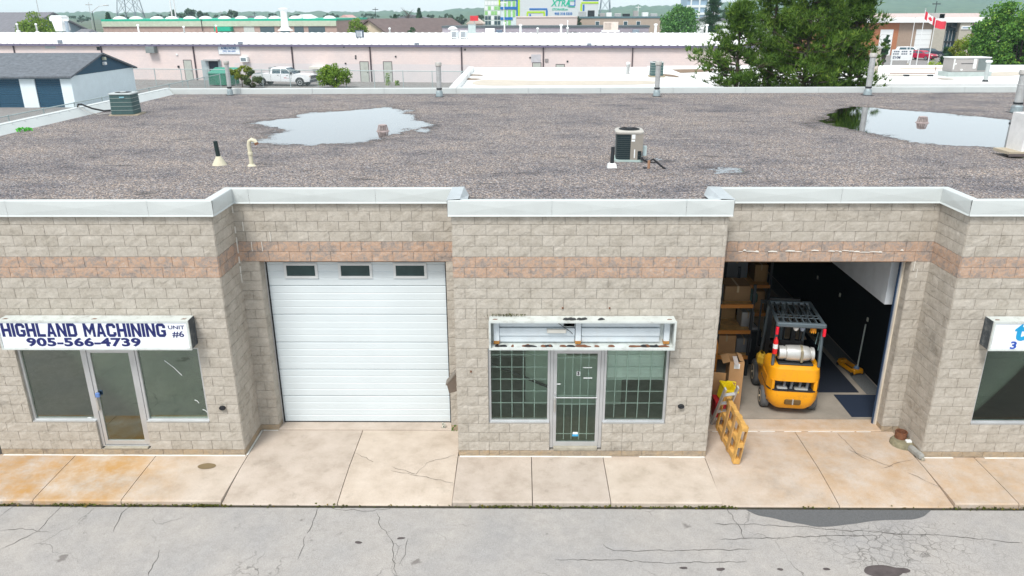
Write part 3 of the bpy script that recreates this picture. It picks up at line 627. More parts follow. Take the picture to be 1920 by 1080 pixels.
dM, a0, a1 = storefront(SFM, GLASS_CLEAR, True)
xc = (a0+a1)/2
b = MB(); b.box(xc-.005, xc+.06, .068, .072, 1.73, 1.82); o = b.build('number_plate', WHITE, dM)
text('5', .1, M('black_ink', (.01, .01, .012), .6), dM, (xc+.028, .066, 1.775), bold=.004)
b = MB(); b.box(xc-.06, xc+.06, .068, .072, .405, .45); b.build('sticker', M('blue_sticker', (.05, .35, .62), .5), dM)
b = MB(); b.box(xc-.05, xc+.05, .068, .072, .452, .50); b.build('sticker', WHITE, dM)
for z, x in ((1.9, xc+.2), (1.68, xc+.21), (1.55, a0+.1)):
    b = MB(); b.box(x-.085 if x > xc else x-.04, x+.085 if x > xc else x+.04, .068, .072, z-.009, z+.009); b.build('sticker', WHITE, dM)
# half-drawn blind in the right-hand window of the middle office
bl = MB()
for i in range(22):
    z = 2.25-.03*i; bl.add([(1.66, .21, z), (2.74, .21, z), (2.74, .222, z+.022), (1.66, .222, z+.022)], [(0, 1, 2, 3)])
bl.box(1.66, 2.74, .21, .245, 1.585, 1.605); bl.box(1.66, 2.74, .2, .25, 2.26, 2.3)
bl.build('window_blind', M('blind_slat', (.82, .86, .82), .5), bld)
dL, _, _ = storefront(SFL, GLASS_MIRROR); dR, _, _ = storefront(SFR, GLASS_DARK)
b = MB(); b.bbox(SFL['d0']+.09, SFL['d0']+.17, -.0, .05, 1.27, 1.36, .01); b.build('lock_box', M('blue_lock', (.12, .22, .5), .4), dL)
for px, py, w_ in ((168, 784, .1), ): p = GY(px, py, .085); b = MB(); b.lathe((0, 0, 0), [(.05, 0), (.05, .004)], 16); o = b.build('sticker', WHITE, bld); o.location = (p.x, .084, p.z); o.rotation_euler = (R(90), 0, 0); o.scale = (1, .45, 1)
for p0, p1 in (((308, 676), (341, 704)), ((365, 750), (373, 756)), ((380, 768), (388, 773))):
    A, B = GY(*p0, .087), GY(*p1, .087); b = MB(); b.tube([A, A.lerp(B, .5)+Vector((.012, 0, .012)), B], .006, 5); b.build('scratch', WHITE, bld)
PAPER = M('paper', (.62, .74, .68), .8)
for i, (q0, q1) in enumerate((((1900, 735), (1940, 756)), ((1908, 712), (1940, 737)))):
    A, B = GY(*q0, .1), GY(*q1, .1); b = MB(); b.box(A.x, B.x, .102+.004*i, .104+.004*i, B.z, A.z); b.build('taped_notice', PAPER, bld)
# rooms behind the glass
WALLG = M('office_wall', (.66, .71, .64), .9, var=.08, kind='World'); CARPET = M('office_floor', (.3, .31, .27), .95, var=.2, kind='World'); CEIL = M('office_ceiling', (.55, .56, .54), .9)
def room(x0, x1, y1, wallm, floorm, zt=2.75):
    b = MB(); b.box(x0, x1, .26, y1, .02, .12); b.build('office_floor', floorm, bld)
    b = MB(); b.box(x0, x1, .26, y1, zt, zt+.08); b.build('office_ceiling', CEIL, bld)
    b = MB(); b.box(x0, x0+.08, .26, y1, .12, zt); b.box(x1-.08, x1, .26, y1, .12, zt); b.box(x0+.08, x1-.08, y1-.08, y1, .12, zt); b.build('office_wall', wallm, bld)
room(BX[3]+.25, BX[4]-.25, 4.4, WALLG, CARPET)
b = MB(); b.box(.9, .98, 1.9, 4.3, .12, 2.7); b.box(.1, .9, 1.9, 1.98, .12, 2.7); b.box(.98, 2.2, 1.9, 1.98, .12, 1.3); b.build('partition', M('partition_green', (.64, .74, .62), .85), bld)
b = MB(); b.box(1.0, 2.6, 4.25, 4.31, 1.2, 2.3); b.build('inner_window', GLASS_DARK, bld)
b = MB(); b.tube([(-.9, 1.3, 1.5), (.7, 1.9, .5)], .03, 6); b.build('hand_rail', DARK, bld)
room(BX[1]+.25, BX[2]-.25, 4.4, M('office_wall_grey', (.3, .31, .29), .9), CARPET); room(BX[5]+.56, BX[6]-.25, 4.4, M('office_wall_dark', (.16, .18, .17), .9), CARPET)
b = MB(); b.bbox(8.9, 10.3, .55, 1.2, .12, .72, .02); b.build('counter', M('counter', (.14, .16, .15), .6), bld)

# ------------------------------------------------------------------ closed overhead door
gd = MB(); gd.box(D1[0]+.01, D1[1]-.01, 1.28, 1.31, .035, 3.7); gd = gd.build('overhead_door', DOORW, bld)
ph = (3.74-.04)/6
for i in range(6):
    z0 = .04+ph*i; b = MB(); prof = []
    n = 4
    for k in range(n):
        za, zb = z0+.005+(ph-.01)*k/n, z0+.005+(ph-.01)*(k+1)/n
        prof += [(1.256, za), (1.25, za+.012), (1.25, zb-.014), (1.256, zb-.003)]
    poly = [(y, z) for y, z in prof]+[(1.282, z0+ph-.005), (1.282, z0+.005)]
    b.prism(poly, D1[0]+.012, D1[1]-.012, axis='x'); b.build('door_panel', DOORW, gd)
for q0, q1 in ((537, 592), (639, 694), (742, 796)):
    A, B = GY(q0, 505, 1.24), GY(q1, 520, 1.24); x0, x1 = A.x-.05, B.x+.05; z0, z1 = B.z-.02, B.z+.30
    w = frame_rect(x0, x1, z0, z1, .05, 1.225, 1.262).build('window', M('window_trim', (.66, .68, .68), .5), gd); b = MB(); b.box(x0+.045, x1-.045, 1.24, 1.246, z0+.045, z1-.045); b.build('pane', M('dark_pane', (.03, .06, .06), .08, var=.3), w)
b = MB(); b.box(D1[0]+.0, D1[1], 1.24, 1.262, .03, .05); b.build('bottom_seal', BLACK, gd)
for x, s_ in ((D1[0], 1), (D1[1], -1)):
    b = MB(); b.box(min(x, x+s_*.03), max(x, x+s_*.03), 1.215, 1.245, .036, 3.73); b.build('door_jamb', ALU, bld); b = MB(); b.box(min(x+s_*.03, x+s_*.05), max(x+s_*.03, x+s_*.05), 1.22, 1.25, .036, 3.73); b.build('weather_strip', BLACK, bld)
for x, s_ in ((D2[0], 1), (D2[1], -1)):
    b = MB(); b.box(min(x, x+s_*.035), max(x, x+s_*.035), 1.19, 1.25, .036, 3.73); b.build('door_jamb', M('jamb_paint', (.62, .55, .45), .6), bld)
    b = MB(); b.box(min(x+s_*.035, x+s_*.06), max(x+s_*.035, x+s_*.06), 1.21, 1.27, .036, 3.73); b.build('door_track', ALU, bld)
    b = MB(); b.box(min(x+s_*.06, x+s_*.075), max(x+s_*.06, x+s_*.075), 1.23, 1.28, .036, 3.73); b.build('weather_strip', M('blue_black_strip', (.03, .06, .12), .5), bld)
for x0, x1 in ((D1[0], D1[1]), (D2[0], D2[1])):
    b = MB(); b.box(x0, x1, RD+.012, RD+.2, 3.712, 3.735); b.build('lintel_plate', M('lintel_rust', (.20, .12, .07), .8, var=.3, scale=8), bld)
# letter box on the side of the middle bay
b = MB(); b.prism([(-.2, 0), (.2, 0), (.2, .3), (-.2, .38)], 0, .02, axis='x')
lb = thing('letter_box', 'brown metal hooded letter box on the side wall by the white overhead door', 'letter box', (BX[3]-.02, .35, 1.25))
b = MB(); b.prism([(0, .05), (-.16, .0), (-.2, .18), (-.02, .42), (0, .42)], -.1, .1); b.build('body', M('letter_box_brown', (.15, .115, .09), .6), lb); b = MB(); b.prism([(-.21, .175), (-.225, .19), (-.02, .45), (0, .43)], -.11, .11); b.build('hood', M('letter_box_hood', (.2, .17, .14), .6), lb)

# ------------------------------------------------------------------ sign boxes
NAVY = M('navy_letters', (.012, .018, .12), .45, var=.15); SIGNW = M('sign_face', (.80, .83, .88), .35, var=.03)
SIGNM = M('sign_metal_weathered', (.60, .64, .62), .5, .1, .1, 2, dirt=.55, dirtc=(.16, .12, .09), dscale=5); SIGND = M('sign_end_dark', (.05, .06, .07), .6, var=.4, scale=6, dirt=.6, dirtc=(.3, .3, .28), dscale=6)
LET = {'H': [[(0, 0), (.3, 0), (.3, 1), (0, 1)], [(.7, 0), (1, 0), (1, 1), (.7, 1)], [(.3, .4), (.7, .4), (.7, .6), (.3, .6)]], 'I': [[(0, 0), (.3, 0), (.3, 1), (0, 1)]],
       'L': [[(0, 0), (.3, 0), (.3, 1), (0, 1)], [(.3, 0), (.95, 0), (.95, .2), (.3, .2)]],
       'A': [[(0, 0), (.28, 0), (.5, .75), (.5, 1), (.33, 1)], [(1, 0), (.67, 1), (.5, 1), (.5, .75), (.72, 0)], [(.3, .2), (.7, .2), (.64, .38), (.36, .38)]],
       'N': [[(0, 0), (.28, 0), (.28, 1), (0, 1)], [(.72, 0), (1, 0), (1, 1), (.72, 1)], [(.28, 1), (.28, .62), (.72, 0), (.72, .38)]],
       'D': [[(0, 0), (.3, 0), (.3, 1), (0, 1)], [(.3, 0), (.78, 0), (.7, .2), (.3, .2)], [(.3, .8), (.7, .8), (.78, 1), (.3, 1)], [(.78, 0), (1, .16), (1, .84), (.78, 1), (.7, .8), (.7, .2)]],
       'M': [[(0, 0), (.22, 0), (.22, 1), (0, 1)], [(.78, 0), (1, 0), (1, 1), (.78, 1)], [(.22, 1), (.22, .6), (.5, .12), (.5, .5)], [(.78, 1), (.5, .5), (.5, .12), (.78, .6)]],
       'C': [[(0, .16), (.22, 0), (.3, .2), (.3, .8), (.22, 1), (0, .84)], [(.22, 0), (.78, 0), (1, .16), (1, .36), (.7, .36), (.7, .2), (.3, .2)], [(.3, .8), (.7, .8), (.7, .66), (1, .66), (1, .84), (.78, 1), (.22, 1)]]}
LET['G'] = [LET['C'][0], [(.22, 0), (.78, 0), (1, .16), (1, .2), (.3, .2)], LET['C'][2], [(.7, .2), (1, .2), (1, .52), (.52, .52), (.52, .36), (.7, .36)]]
def block_text(s, x0, x1, z0, z1, y, mat, parent):
    W_ = {'I': .3, ' ': .5, 'M': 1.22, 'L': .92}; gap = .12; tot = sum(W_.get(c, 1.0) for c in s)+gap*(len(s)-1); k = (x1-x0)/tot; x = x0
    for c in s:
        w = W_.get(c, 1.0)
        if c != ' ':
            b = MB(); sc = w*k if c != 'I' else k
            for i, poly in enumerate(LET[c]): b.prism([(x+px*sc, z0+pz*(z1-z0)) for px, pz in poly], y-.004-.0004*i, y)
            b.build('letter', mat, parent)
        x += (w+gap)*k
def sign_box(x0, x1, z0, z1, dep, label, face=True):
    t = thing('sign_box', label, 'sign', ((x0+x1)/2, 0, z0)); hw = (x1-x0)/2; h = z1-z0; y = -dep
    b = MB(); b.box(-hw, hw, y, -.03, h-.02, h); b.build('top_cover', SIGNM, t)
    b = MB(); b.box(-hw, hw, y, -.03, 0, .02); b.build('bottom_tray', SIGNM, t)
    for s_ in (-1, 1):
        b = MB(); b.box(s_*hw-.01, s_*hw+.01, y+.005, -.03, .0, h-.004); b.build('end_panel', SIGND if face else SIGNM, t)
    b = MB(); b.box(-hw, hw, -.045, -.03, .02, h-.02); b.build('back_panel', SIGNM, t)
    b = frame_rect(-hw-.012, hw+.012, -.012, h+.008, .035, y-.022, y+.01); b.build('retainer_frame', SIGNM, t)
    for x in (-hw*.94, 0, hw*.94): b = MB(); b.prism([(x-.05, 0), (x+.03, 0), (x+.05, .03), (x-.02, .04)], h+.0005, h+.0035, Matrix.Translation((0, y+.08, 0)), axis='z'); b.build('rust_spot', RUST, t)
    if face: b = MB(); b.box(-hw+.02, hw-.02, y-.008, y+.004, .02, h-.02); b.build('sign_face', SIGNW, t)
    return t, hw, h, y
t, hw, h, y = sign_box(-9.56, -6.06, 2.44, 3.0, .3, 'white lightbox sign reading HIGHLAND MACHINING in navy block letters')
block_text('HIGHLAND MACHINING', -hw+.06, hw-.42, .25, .515, y-.009, NAVY, t)
text('905-566-4739', .22, NAVY, t, (-.22, y-.009, .135), bold=.008, sx=1.62, spacing=1.05); text('UNIT', .1, NAVY, t, (hw-.22, y-.009, .435), sx=1.3, bold=.001); text('#6', .16, NAVY, t, (hw-.2, y-.009, .3), sx=1.25, bold=.002)
t, hw, h, y = sign_box(8.5, 12.0, 2.45, 3.0, .3, 'white lightbox sign with bright blue lettering beside the open door bay')
CYAN = M('cyan_letters', (.01, .30, .58), .4)
text('t', .5, CYAN, t, (-hw+.5, y-.009, .36), bold=.02); text('3', .2, M('blue_letters', (.02, .08, .42), .4), t, (-hw+.43, y-.009, .09), bold=.006, sx=1.3)
t, hw, h, y = sign_box(-.57, 2.8, 2.45, 3.0, .3, 'empty rusted sign box with its face missing over the office door', False)
LAMPW = M('sign_inner_white', (.66, .72, .76), .5, dirt=.3, dirtc=(.35, .3, .22), dscale=3)
for x0, x1 in ((-hw+.17, -.12), (.0, hw-.24)):
    for z0, z1, yy in ((.06, .18, -.1), (.19, .34, -.13), (.36, .47, -.1)): b = MB(); b.bbox(x0, x1, yy, -.046, z0, z1, .01); b.build('ballast_cover', LAMPW, t)
b = MB(); b.box(-.33, -.13, -.1, -.046, .36, .52); b.build('junction_plate', SIGNM, t)
b = MB(); b.bbox(-hw+1.05, -hw+1.4, -.19, -.13, .27, .34, .008); b.build('transformer', M('pale_box', (.62, .6, .55), .5), t)
for x in (-hw+.07, -.11, hw-.17):
    b = MB(); b.box(x, x+.1, -.15, -.046, .05, .5); b.build('lamp_bracket', LAMPW, t); b = MB(); b.box(x-.002, x+.102, -.154, -.05, .04, .1); b.build('rust_patch', M('rust_orange', (.42, .2, .05), .9, var=.4, scale=20), t)
for i in range(26):
    x = random.uniform(-hw+.05, hw-.1); l = random.uniform(.04, .22); b = MB(); pts = blob([(x, -.24), (x+l, -.25), (x+l*.8, -.2+random.random()*.08), (x+.01, -.17)], .0215+i*.0002, .03, 4, i)
    flat('rust_flake', pts, RUST if i % 3 else BLACK, t)
b = MB(); b.tube([(-.45, -.1, .45), (-.2, -.2, .3), (-.15, -.1, .2)], .006, 5); b.build('cable', BLACK, t)
for i in range(6):
    x = random.uniform(-.4, .4) ; flat('peeling_paint', blob([(x, -.25), (x+.12, -.22), (x+.1, -.12), (x+.03, -.16)], h+.004+i*.0003, .05, 4, i+40), DARK, t)
# algae above the empty sign
tag(mobj('lichen', npmesh('lichen', [(x, -.05-random.random()*.05, 3.005+random.random()*.06) for x in np.repeat([random.gauss(-.25, .18) for _ in range(160)], 3)+np.random.uniform(-.015, .015, 480)], np.arange(480).reshape(-1, 3)), foliage('lichen_green', (.05, .05, .03), (.13, .14, .05))), 'lichen growing on top of the empty sign box', 'lichen', kind='stuff')

# ------------------------------------------------------------------ workshop behind the open door
WSX0, WSX1 = 1.2, 8.28
b = MB(); b.box(WSX0, WSX1, 1.42, BBY-.26, -.1, .06); b.build('workshop_floor', FLOOR_IN, bld)
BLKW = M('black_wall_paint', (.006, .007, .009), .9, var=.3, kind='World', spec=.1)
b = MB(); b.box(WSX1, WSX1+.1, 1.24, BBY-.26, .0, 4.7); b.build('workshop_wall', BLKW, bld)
b = MB(); b.box(WSX0-.1, WSX0, 4.5, BBY-.26, 0, 4.7); b.box(WSX0, BX[4]-.02, 4.45, 4.52, 0, 4.7); b.build('workshop_wall', M('pale_shop_wall', (.6, .59, .56), .9), bld)
b = MB(); b.box(7.42, WSX1-.002, 1.55, 9.0, 2.62, 4.7); b.build('bulkhead', M('bulkhead_white', (.62, .66, .70), .7), bld)
b = MB(); b.box(7.95, WSX1-.004, 1.52, 1.56, 2.62, 4.7); b.build('bulkhead_end', WHITE, bld)
b = MB(); b.box(8.16, WSX1-.006, 1.5, 1.56, 2.38, 2.6); b.build('junction_box', DARK, bld)
for px, py in ((1534, 520), (1576, 553), (1628, 599), (1671, 636)):
    d = ray(px, py); p = CAM+d*((WSX1-.01)/d.x); b = MB(); b.bbox(p.x-.03, p.x, p.y-.03, p.y+.03, p.z-.05, p.z+.05, .008); b.build('wall_socket', M('ivory_plastic', (.55, .56, .48), .5), bld)
MATR = M('rubber_mat', (.012, .017, .03), .75, var=.5, scale=60, kind='World')
b = MB(); b.bbox(6.15, 7.72, 2.58, 7.6, .061, .075, .006); tag(b.build('floor_mat', MATR), 'long black rubber mat on the floor beside the forklift', 'mat')
b = MB(); b.prism([(7.1, 1.46), (8.05, 1.46), (8.17, 2.46), (7.1, 2.46)], .061, .074, axis='z'); tag(b.build('floor_mat', M('rubber_mat_blue', (.016, .026, .05), .7, var=.6, scale=70, kind='World')), 'short dark blue mat just inside the open door', 'mat')
b = MB(); b.box(7.86, 8.24, 2.5, 11, .0605, .068); b.build('floor_strip', M('grey_strip', (.13, .14, .145), .8, var=.35, scale=30, kind='World'), bld)

# forklift, seen from behind
fk = thing('forklift', 'yellow counterbalance forklift with a gas cylinder parked in the open doorway', 'forklift', (5.79, 1.46, .06), R(-7))
def plan(w, y0, y1, c, n=5):        # plan outline, rounded at the rear corners
    P = [(-w, y1)]
    for i in range(n+1): q = math.pi+math.pi/2*i/n; P.append((-w+c+c*math.cos(q), y0+c+c*math.sin(q)))
    for i in range(n+1): q = 1.5*math.pi+math.pi/2*i/n; P.append((w-c+c*math.cos(q), y0+c+c*math.sin(q)))
    return P+[(w, y1)]
def rings(spec): return [[(x, y, z) for x, y in plan(w, y0, y1, c)] for w, y0, y1, c, z in spec]
b = MB(); b.loft(rings([(.36, .1, .75, .14, .16), (.46, .04, .75, .2, .24), (.52, .0, .75, .22, .38), (.535, -.01, .75, .22, .54), (.535, .0, .75, .22, .61)])); b.build('counterweight', YEL, fk, True)
b = MB(); b.loft(rings([(.53, .0, .72, .22, .84), (.535, .0, .72, .22, .9), (.52, .03, .72, .22, 1.1), (.47, .1, .7, .2, 1.16)])); b.build('rear_hood', YEL, fk, True)
for s_ in (-1, 1):
    b = MB(); b.loft([[(s_*x, y, z) for x, y in ((.54, .22), (.54, .7), (.34, .7), (.40, .05), (.46, .02))] for z in (.6, .85)]); b.build('hood_pillar', YEL, fk)
b = MB(); b.bbox(-.46, .46, .2, .7, .56, .86, .02); b.build('engine_bay', DARK, fk)
for x in (-.2, -.05, .12, .27): b = MB(); b.cyl((x, .1, .6), (x+.03, .14, .85), .03); b.build('hose', M('grey_hose', (.16, .17, .18), .6), fk)
b = MB(); b.bbox(-.34, -.12, .05, .2, .6, .66, .02); b.bbox(.02, .3, .04, .2, .6, .655, .02); b.build('tray', M('tray_grey', (.3, .31, .3), .6), fk)
b = MB(); b.loft(rings([(.542, -.012, .8, .22, .612), (.542, -.012, .8, .22, .632)])); b.build('rubber_trim', BLACK, fk)
b = MB(); b.bbox(-.17, .17, -.02, .1, .3, .42, .02); b.build('tow_recess', M('recess_dark', (.12, .07, .02), .8), fk); b = MB(); b.cyl((0, -.02, .31), (0, -.02, .43), .016); b.build('tow_pin', GALV, fk)
b = MB(); b.prism([(.2, .3), (1.75, .3), (1.75, .62), (1.3, .66), (.9, .8), (.7, .8), (.7, .45), (.2, .45)], -.5, .5, axis='x'); b.build('chassis', YEL, fk)
b = MB(); b.box(-.42, .42, .72, 1.7, .3, .5); b.build('floor_plate', DARK, fk)
for x, y_, r, w in ((-.5, .48, .23, .17), (.5, .48, .23, .17), (-.48, 1.55, .3, .2), (.48, 1.55, .3, .2)):
    s_ = -1 if x < 0 else 1; b = MB(); b.tube([(x-w/2*s_*-0, y_, r), (x+s_*w*.1, y_, r)], r, 20)
    wl = MB(); wl.loft([[(x+dx*s_, y_+rr*math.cos(q), r+rr*math.sin(q)) for q in np.linspace(0, 2*math.pi, 25)[:-1]] for dx, rr in ((-w/2, r*.9), (-w/2+.02, r), (w/2-.025, r), (w/2, r*.88))]); wl = wl.build('wheel', M('tyre_grey', (.10, .105, .11), .85, var=.2), fk, True)
    b = MB(); b.loft([[(x+dx*s_, y_+rr*math.cos(q), r+rr*math.sin(q)) for q in np.linspace(0, 2*math.pi, 19)[:-1]] for dx, rr in ((w/2-.05, r*.6), (w/2+.004, r*.6), (w/2+.004, r*.5), (w/2-.03, r*.42), (w/2-.03, .03), (w/2+.02, .02))]); b.build('rim', M('rim_cream', (.5, .42, .3), .6), wl)
b = MB(); b.bbox(-.25, .25, .75, 1.2, .8, .98, .05); b.prism([(.72, .95), (.84, .95), (.8, 1.45), (.7, 1.45)], -.24, .24, axis='x'); b.build('seat', BLACK, fk)
b = MB(); b.bbox(-.62, -.42, .9, 1.2, .72, 1.02, .08); b.build('side_cover', M('dirty_yellow', (.55, .33, .02), .6), fk)
guard = MB(); GT = 2.12
for s_ in (-1, 1):
    guard.tube([(s_*.47, .16, 1.14), (s_*.455, .2, GT-.04)], .034, 6); guard.tube([(s_*.43, 1.65, .6), (s_*.43, 1.35, GT-.04)], .034, 6)
    guard.tube([(s_*.46, .13, GT-.03), (s_*.44, 1.38, GT)], .036, 6)
guard.bbox(-.5, .5, .09, .18, GT-.085, GT+.01, .02); guard.bbox(-.47, .47, 1.32, 1.42, GT-.05, GT+.02, .02); GREYS = M('guard_grey', (.10, .13, .15), .45, .2)
guard = guard.build('overhead_guard', GREYS, fk)
for x in (-.33, -.2, -.07, .06, .19, .32): b = MB(); b.box(x-.012, x+.012, .16, 1.34, GT-.03, GT+.012); b.build('guard_bar', GREYS, guard)
for y_ in (.45, .6): b = MB(); b.cyl((-.44, y_, GT-.005), (.44, y_, GT-.005), .01, n=6); b.build('guard_bar', GREYS, guard)
for s_ in (-1, 1): b = MB(); b.bbox(s_*.47-.03, s_*.47+.03, .08, .14, 1.86, 2.03, .01); b.build('tail_light', M('red_lens', (.7, .01, .03), .25), fk)
for x, m_ in ((-.08, M('lamp_white', (.7, .7, .68), .3)), (.05, M('lamp_blue_grey', (.25, .3, .38), .3))): b = MB(); b.lathe((x, .2, 1.93), [(.03, 0), (.055, .04), (.055, .08), (.03, .1)], 14); b.build('work_lamp', m_, fk, True)
b = MB()
for k in range(8): q = 2*math.pi*k/8; b.cyl((.27+.06*math.cos(q), .2+.06*math.sin(q), 1.9), (.27+.045*math.cos(q), .2+.045*math.sin(q), 2.03), .007, n=5)
b.build('beacon_cage', M('beacon_orange', (.75, .33, .02), .5), fk); b = MB(); b.lathe((.27, .2, 1.91), [(.04, 0), (.045, .08), (.02, .11)], 12); b.build('beacon', M('beacon_amber', (.7, .25, .02), .3), fk)
b = MB(); b.lathe((-.47, .1, 1.42), [(.02, 0), (.05, .01), (.05, .3), (.03, .34), (.015, .38)], 14); ex = b.build('fire_extinguisher', M('extinguisher_red', (.62, .015, .015), .3), fk, True)
b = MB(); b.lathe((-.47, .1, 1.55), [(.0515, 0), (.0515, .1)], 14); b.build('label_band', WHITE, ex)
b = MB(); b.bbox(-.36, .36, .12, .5, 1.15, 1.2, .02); b.build('tank_bracket', DARK, fk)
prof = [(-.36, .10), (-.35, .145), (-.26, .15), (-.255, .14), (-.22, .14), (-.2, .165), (-.1, .172), (.13, .172), (.25, .155), (.29, .12), (.30, .12), (.305, .145), (.36, .14)]
b = MB(); b.loft([[(x, .28+r*math.cos(q), 1.38+r*math.sin(q)) for q in np.linspace(0, 2*math.pi, 25)[:-1]] for x, r in prof]); tk = b.build('gas_cylinder', M('cylinder_aluminium', (.62, .62, .6), .35, .5, dirt=.3, dirtc=(.3, .28, .25)), fk, True)
b = MB(); b.loft([[(x, .28+.178*math.cos(q), 1.38+.178*math.sin(q)) for q in np.linspace(0, 2*math.pi, 25)[:-1]] for x in (.07, .12)]); b.bbox(.07, .12, .08, .12, 1.25, 1.5, .01); b.build('strap', M('strap_brass', (.33, .29, .2), .5, .4), tk)
b = MB(); b.loft([[(-.362+dx, .28+r*math.cos(q), 1.38+r*math.sin(q)) for q in np.linspace(0, 2*math.pi, 17)[:-1]] for dx, r in ((0, .095), (.004, .095))]); b.build('collar_opening', DARK, tk)
for s_ in (-1, 1): b = MB(); b.box(s_*.28-.05, s_*.28+.05, 1.75, 1.87, .15, 2.0); b.build('mast_rail', DARK, fk)
b = MB(); b.box(-.33, .33, 1.76, 1.84, 1.98, 2.06); b.box(-.3, .3, 1.76, 1.84, .9, 1.0); b.build('mast_crossbar', DARK, fk)
b = MB(); b.cyl((0, 1.8, .2), (0, 1.8, 1.95), .05); b.build('lift_cylinder', GREYS, fk)
b = MB(); b.box(-.5, .5, 1.88, 1.94, .3, .42); b.box(-.5, .5, 1.88, 1.94, .7, .8)
for x in (-.48, -.3, -.1, .1, .3, .46): b.box(x-.015, x+.015, 1.88, 1.93, .8, 1.9)
b.box(-.5, .5, 1.88, 1.93, 1.88, 1.95); b.build('load_backrest', DARK, fk)
for s_ in (-1, 1): b = MB(); b.box(s_*.25-.06, s_*.25+.06, 1.94, 3.0, .03, .08); b.box(s_*.25-.06, s_*.25+.06, 1.94, 1.99, .08, .75); b.build('fork', DARK, fk)
b = MB(); b.tube([(0, 1.5, .7), (-.02, 1.25, 1.15)], .025, 6); b.lathe((-.02, 1.22, 1.16), [(.17, 0), (.19, .015), (.17, .03)], 18); b.build('steering_wheel', BLACK, fk)
b = MB(); b.tube([(.42, .2, 1.5), (.46, .3, 1.7), (.42, .35, 1.85), (.38, .3, 1.6)], .008, 5); b.build('gas_hose', M('hose_green_grey', (.12, .2, .2), .6), fk)

# boxes, pallet and ladder by the door
bx = thing('cardboard_box', 'tall open cardboard carton standing next to the forklift', 'box', (4.63, 1.92, .06), R(-6))
b = MB(); W2, D2_, HB = .15, .21, 1.18
b.box(-W2, W2, -D2_, -D2_+.008, 0, HB); b.box(-W2, W2, D2_-.008, D2_, 0, HB); b.box(-W2, -W2+.008, -D2_+.008, D2_-.008, 0, HB); b.box(W2-.008, W2, -D2_+.008, D2_-.008, 0, HB); b.box(-W2+.008, W2-.008, -D2_+.008, D2_-.008, 0, .01); b.build('body', CARD, bx)
for rot, c0 in ((R(-20), (-W2, 0, HB)), (R(200), (W2, 0, HB))):
    m_ = Matrix.Translation(c0) @ Matrix.Rotation(rot, 4, 'Y'); b = MB(); b.box(-.15, 0, -D2_, D2_, 0, .006, m_) if c0[0] < 0 else b.box(0, .11, -D2_, D2_, 0, .006, m_); b.build('flap', CARD, bx)
b = MB(); b.box(-.06, .06, -D2_-.003, -D2_, HB-.16, HB-.04); b.build('tape_label', WHITE, bx)
b = MB(); b.box(-.07, .02, -.15, .18, 1.19, 1.2, Matrix.Rotation(R(8), 4, 'X')); b.build('packing_sheet', M('foam_sheet', (.5, .45, .42), .8), bx)
b = MB(); m_ = Matrix.Translation((4.18, 1.75, .06)) @ Matrix.Rotation(R(-10), 4, 'Z') @ Matrix.Rotation(R(9), 4, 'X'); b.box(-.2, .2, 0, .012, .52, 1.0, m_); b.box(-.2, .2, 0.013, .026, .0, .52, m_); tag(b.build('cardboard_sheet', CARD), 'flattened cardboard sheet leaning behind the yellow bin', 'cardboard')
PINE = M('fresh_pine', (.60, .34, .09), .8, var=.3, scale=7, bmp=.2, bscale=40)
pl = thing('wooden_pallet', 'bright wooden pallet standing on edge beside the open door', 'pallet', (4.24, -.28, 0.0), R(93))
PLN, PHT = 1.36, .82
pl.rotation_euler = (R(7), 0, R(91))
for i, z in enumerate((.0, .36, .72)):
    b = MB(); b.box(0, PLN, .02, .11, z, z+.1); b.build('stringer', PINE, pl)
for i in range(4):
    x = .0+i*.41; b = MB(); b.box(x, x+.1, 0, .019, .0, PHT); b.build('deck_board', PINE if i % 2 else WOOD, pl)
for i in range(4):
    x = (.0, .42, .82, 1.24)[i]; b = MB(); b.box(x, x+.12, .111, .13, .0, PHT); b.build('deck_board', WOOD if i % 3 else PINE, pl)
b = MB(); b.box(.98, 1.1, -.002, 0, .62, .72); b.build('blue_tag', M('tag_blue', (.1, .42, .6), .5), pl)
ld = thing('step_ladder', 'folded aluminium ladder leaning on the wall behind the pallet', 'ladder', (4.02, 1.15, .036)); ld.rotation_euler = (R(28), R(-3), R(10))
for x in (-.0, .26): b = MB(); b.box(x, x+.03, 0, .07, 0, 1.3); b.build('rail', ALU, ld)
for i in range(4): b = MB(); b.box(.03, .26, .0, .06, .15+.3*i, .18+.3*i); b.build('rung', ALU, ld)
yb_ = thing('yellow_bin', 'bright yellow plastic bin tilted on top of the red crate', 'bin', (4.3, 1.42, .52), R(12)); yb_.rotation_euler = (R(10), R(14), R(12)); YPL = M('yellow_plastic', (.80, .62, .01), .4, var=.05)
b = MB(); ringf = lambda w, d, z: [(-w, -d, z), (w, -d, z), (w, d, z), (-w, d, z)]
b.loft([ringf(.1, .12, 0), ringf(.13, .16, .3), ringf(.15, .18, .3), ringf(.15, .18, .33), ringf(.12, .15, .33), ringf(.095, .115, .02)]); b.build('tub', YPL, yb_); b = MB(); b.tube([(-.14, 0, .31), (-.1, .0, .45), (.1, 0, .45), (.14, 0, .31)], .012, 6); b.build('handle', YPL, yb_)
rc = thing('red_crate', 'low red crate under the yellow bin', 'crate', (4.28, 1.45, .06)); b = MB(); b.bbox(-.16, .16, -.16, .16, 0, .42, .02); b.build('body', M('crate_red', (.45, .02, .03), .5), rc); b = MB(); b.box(-.17, .17, -.17, .17, .42, .45); b.build('rim', M('crate_red', (.45, .02, .03), .5), rc)
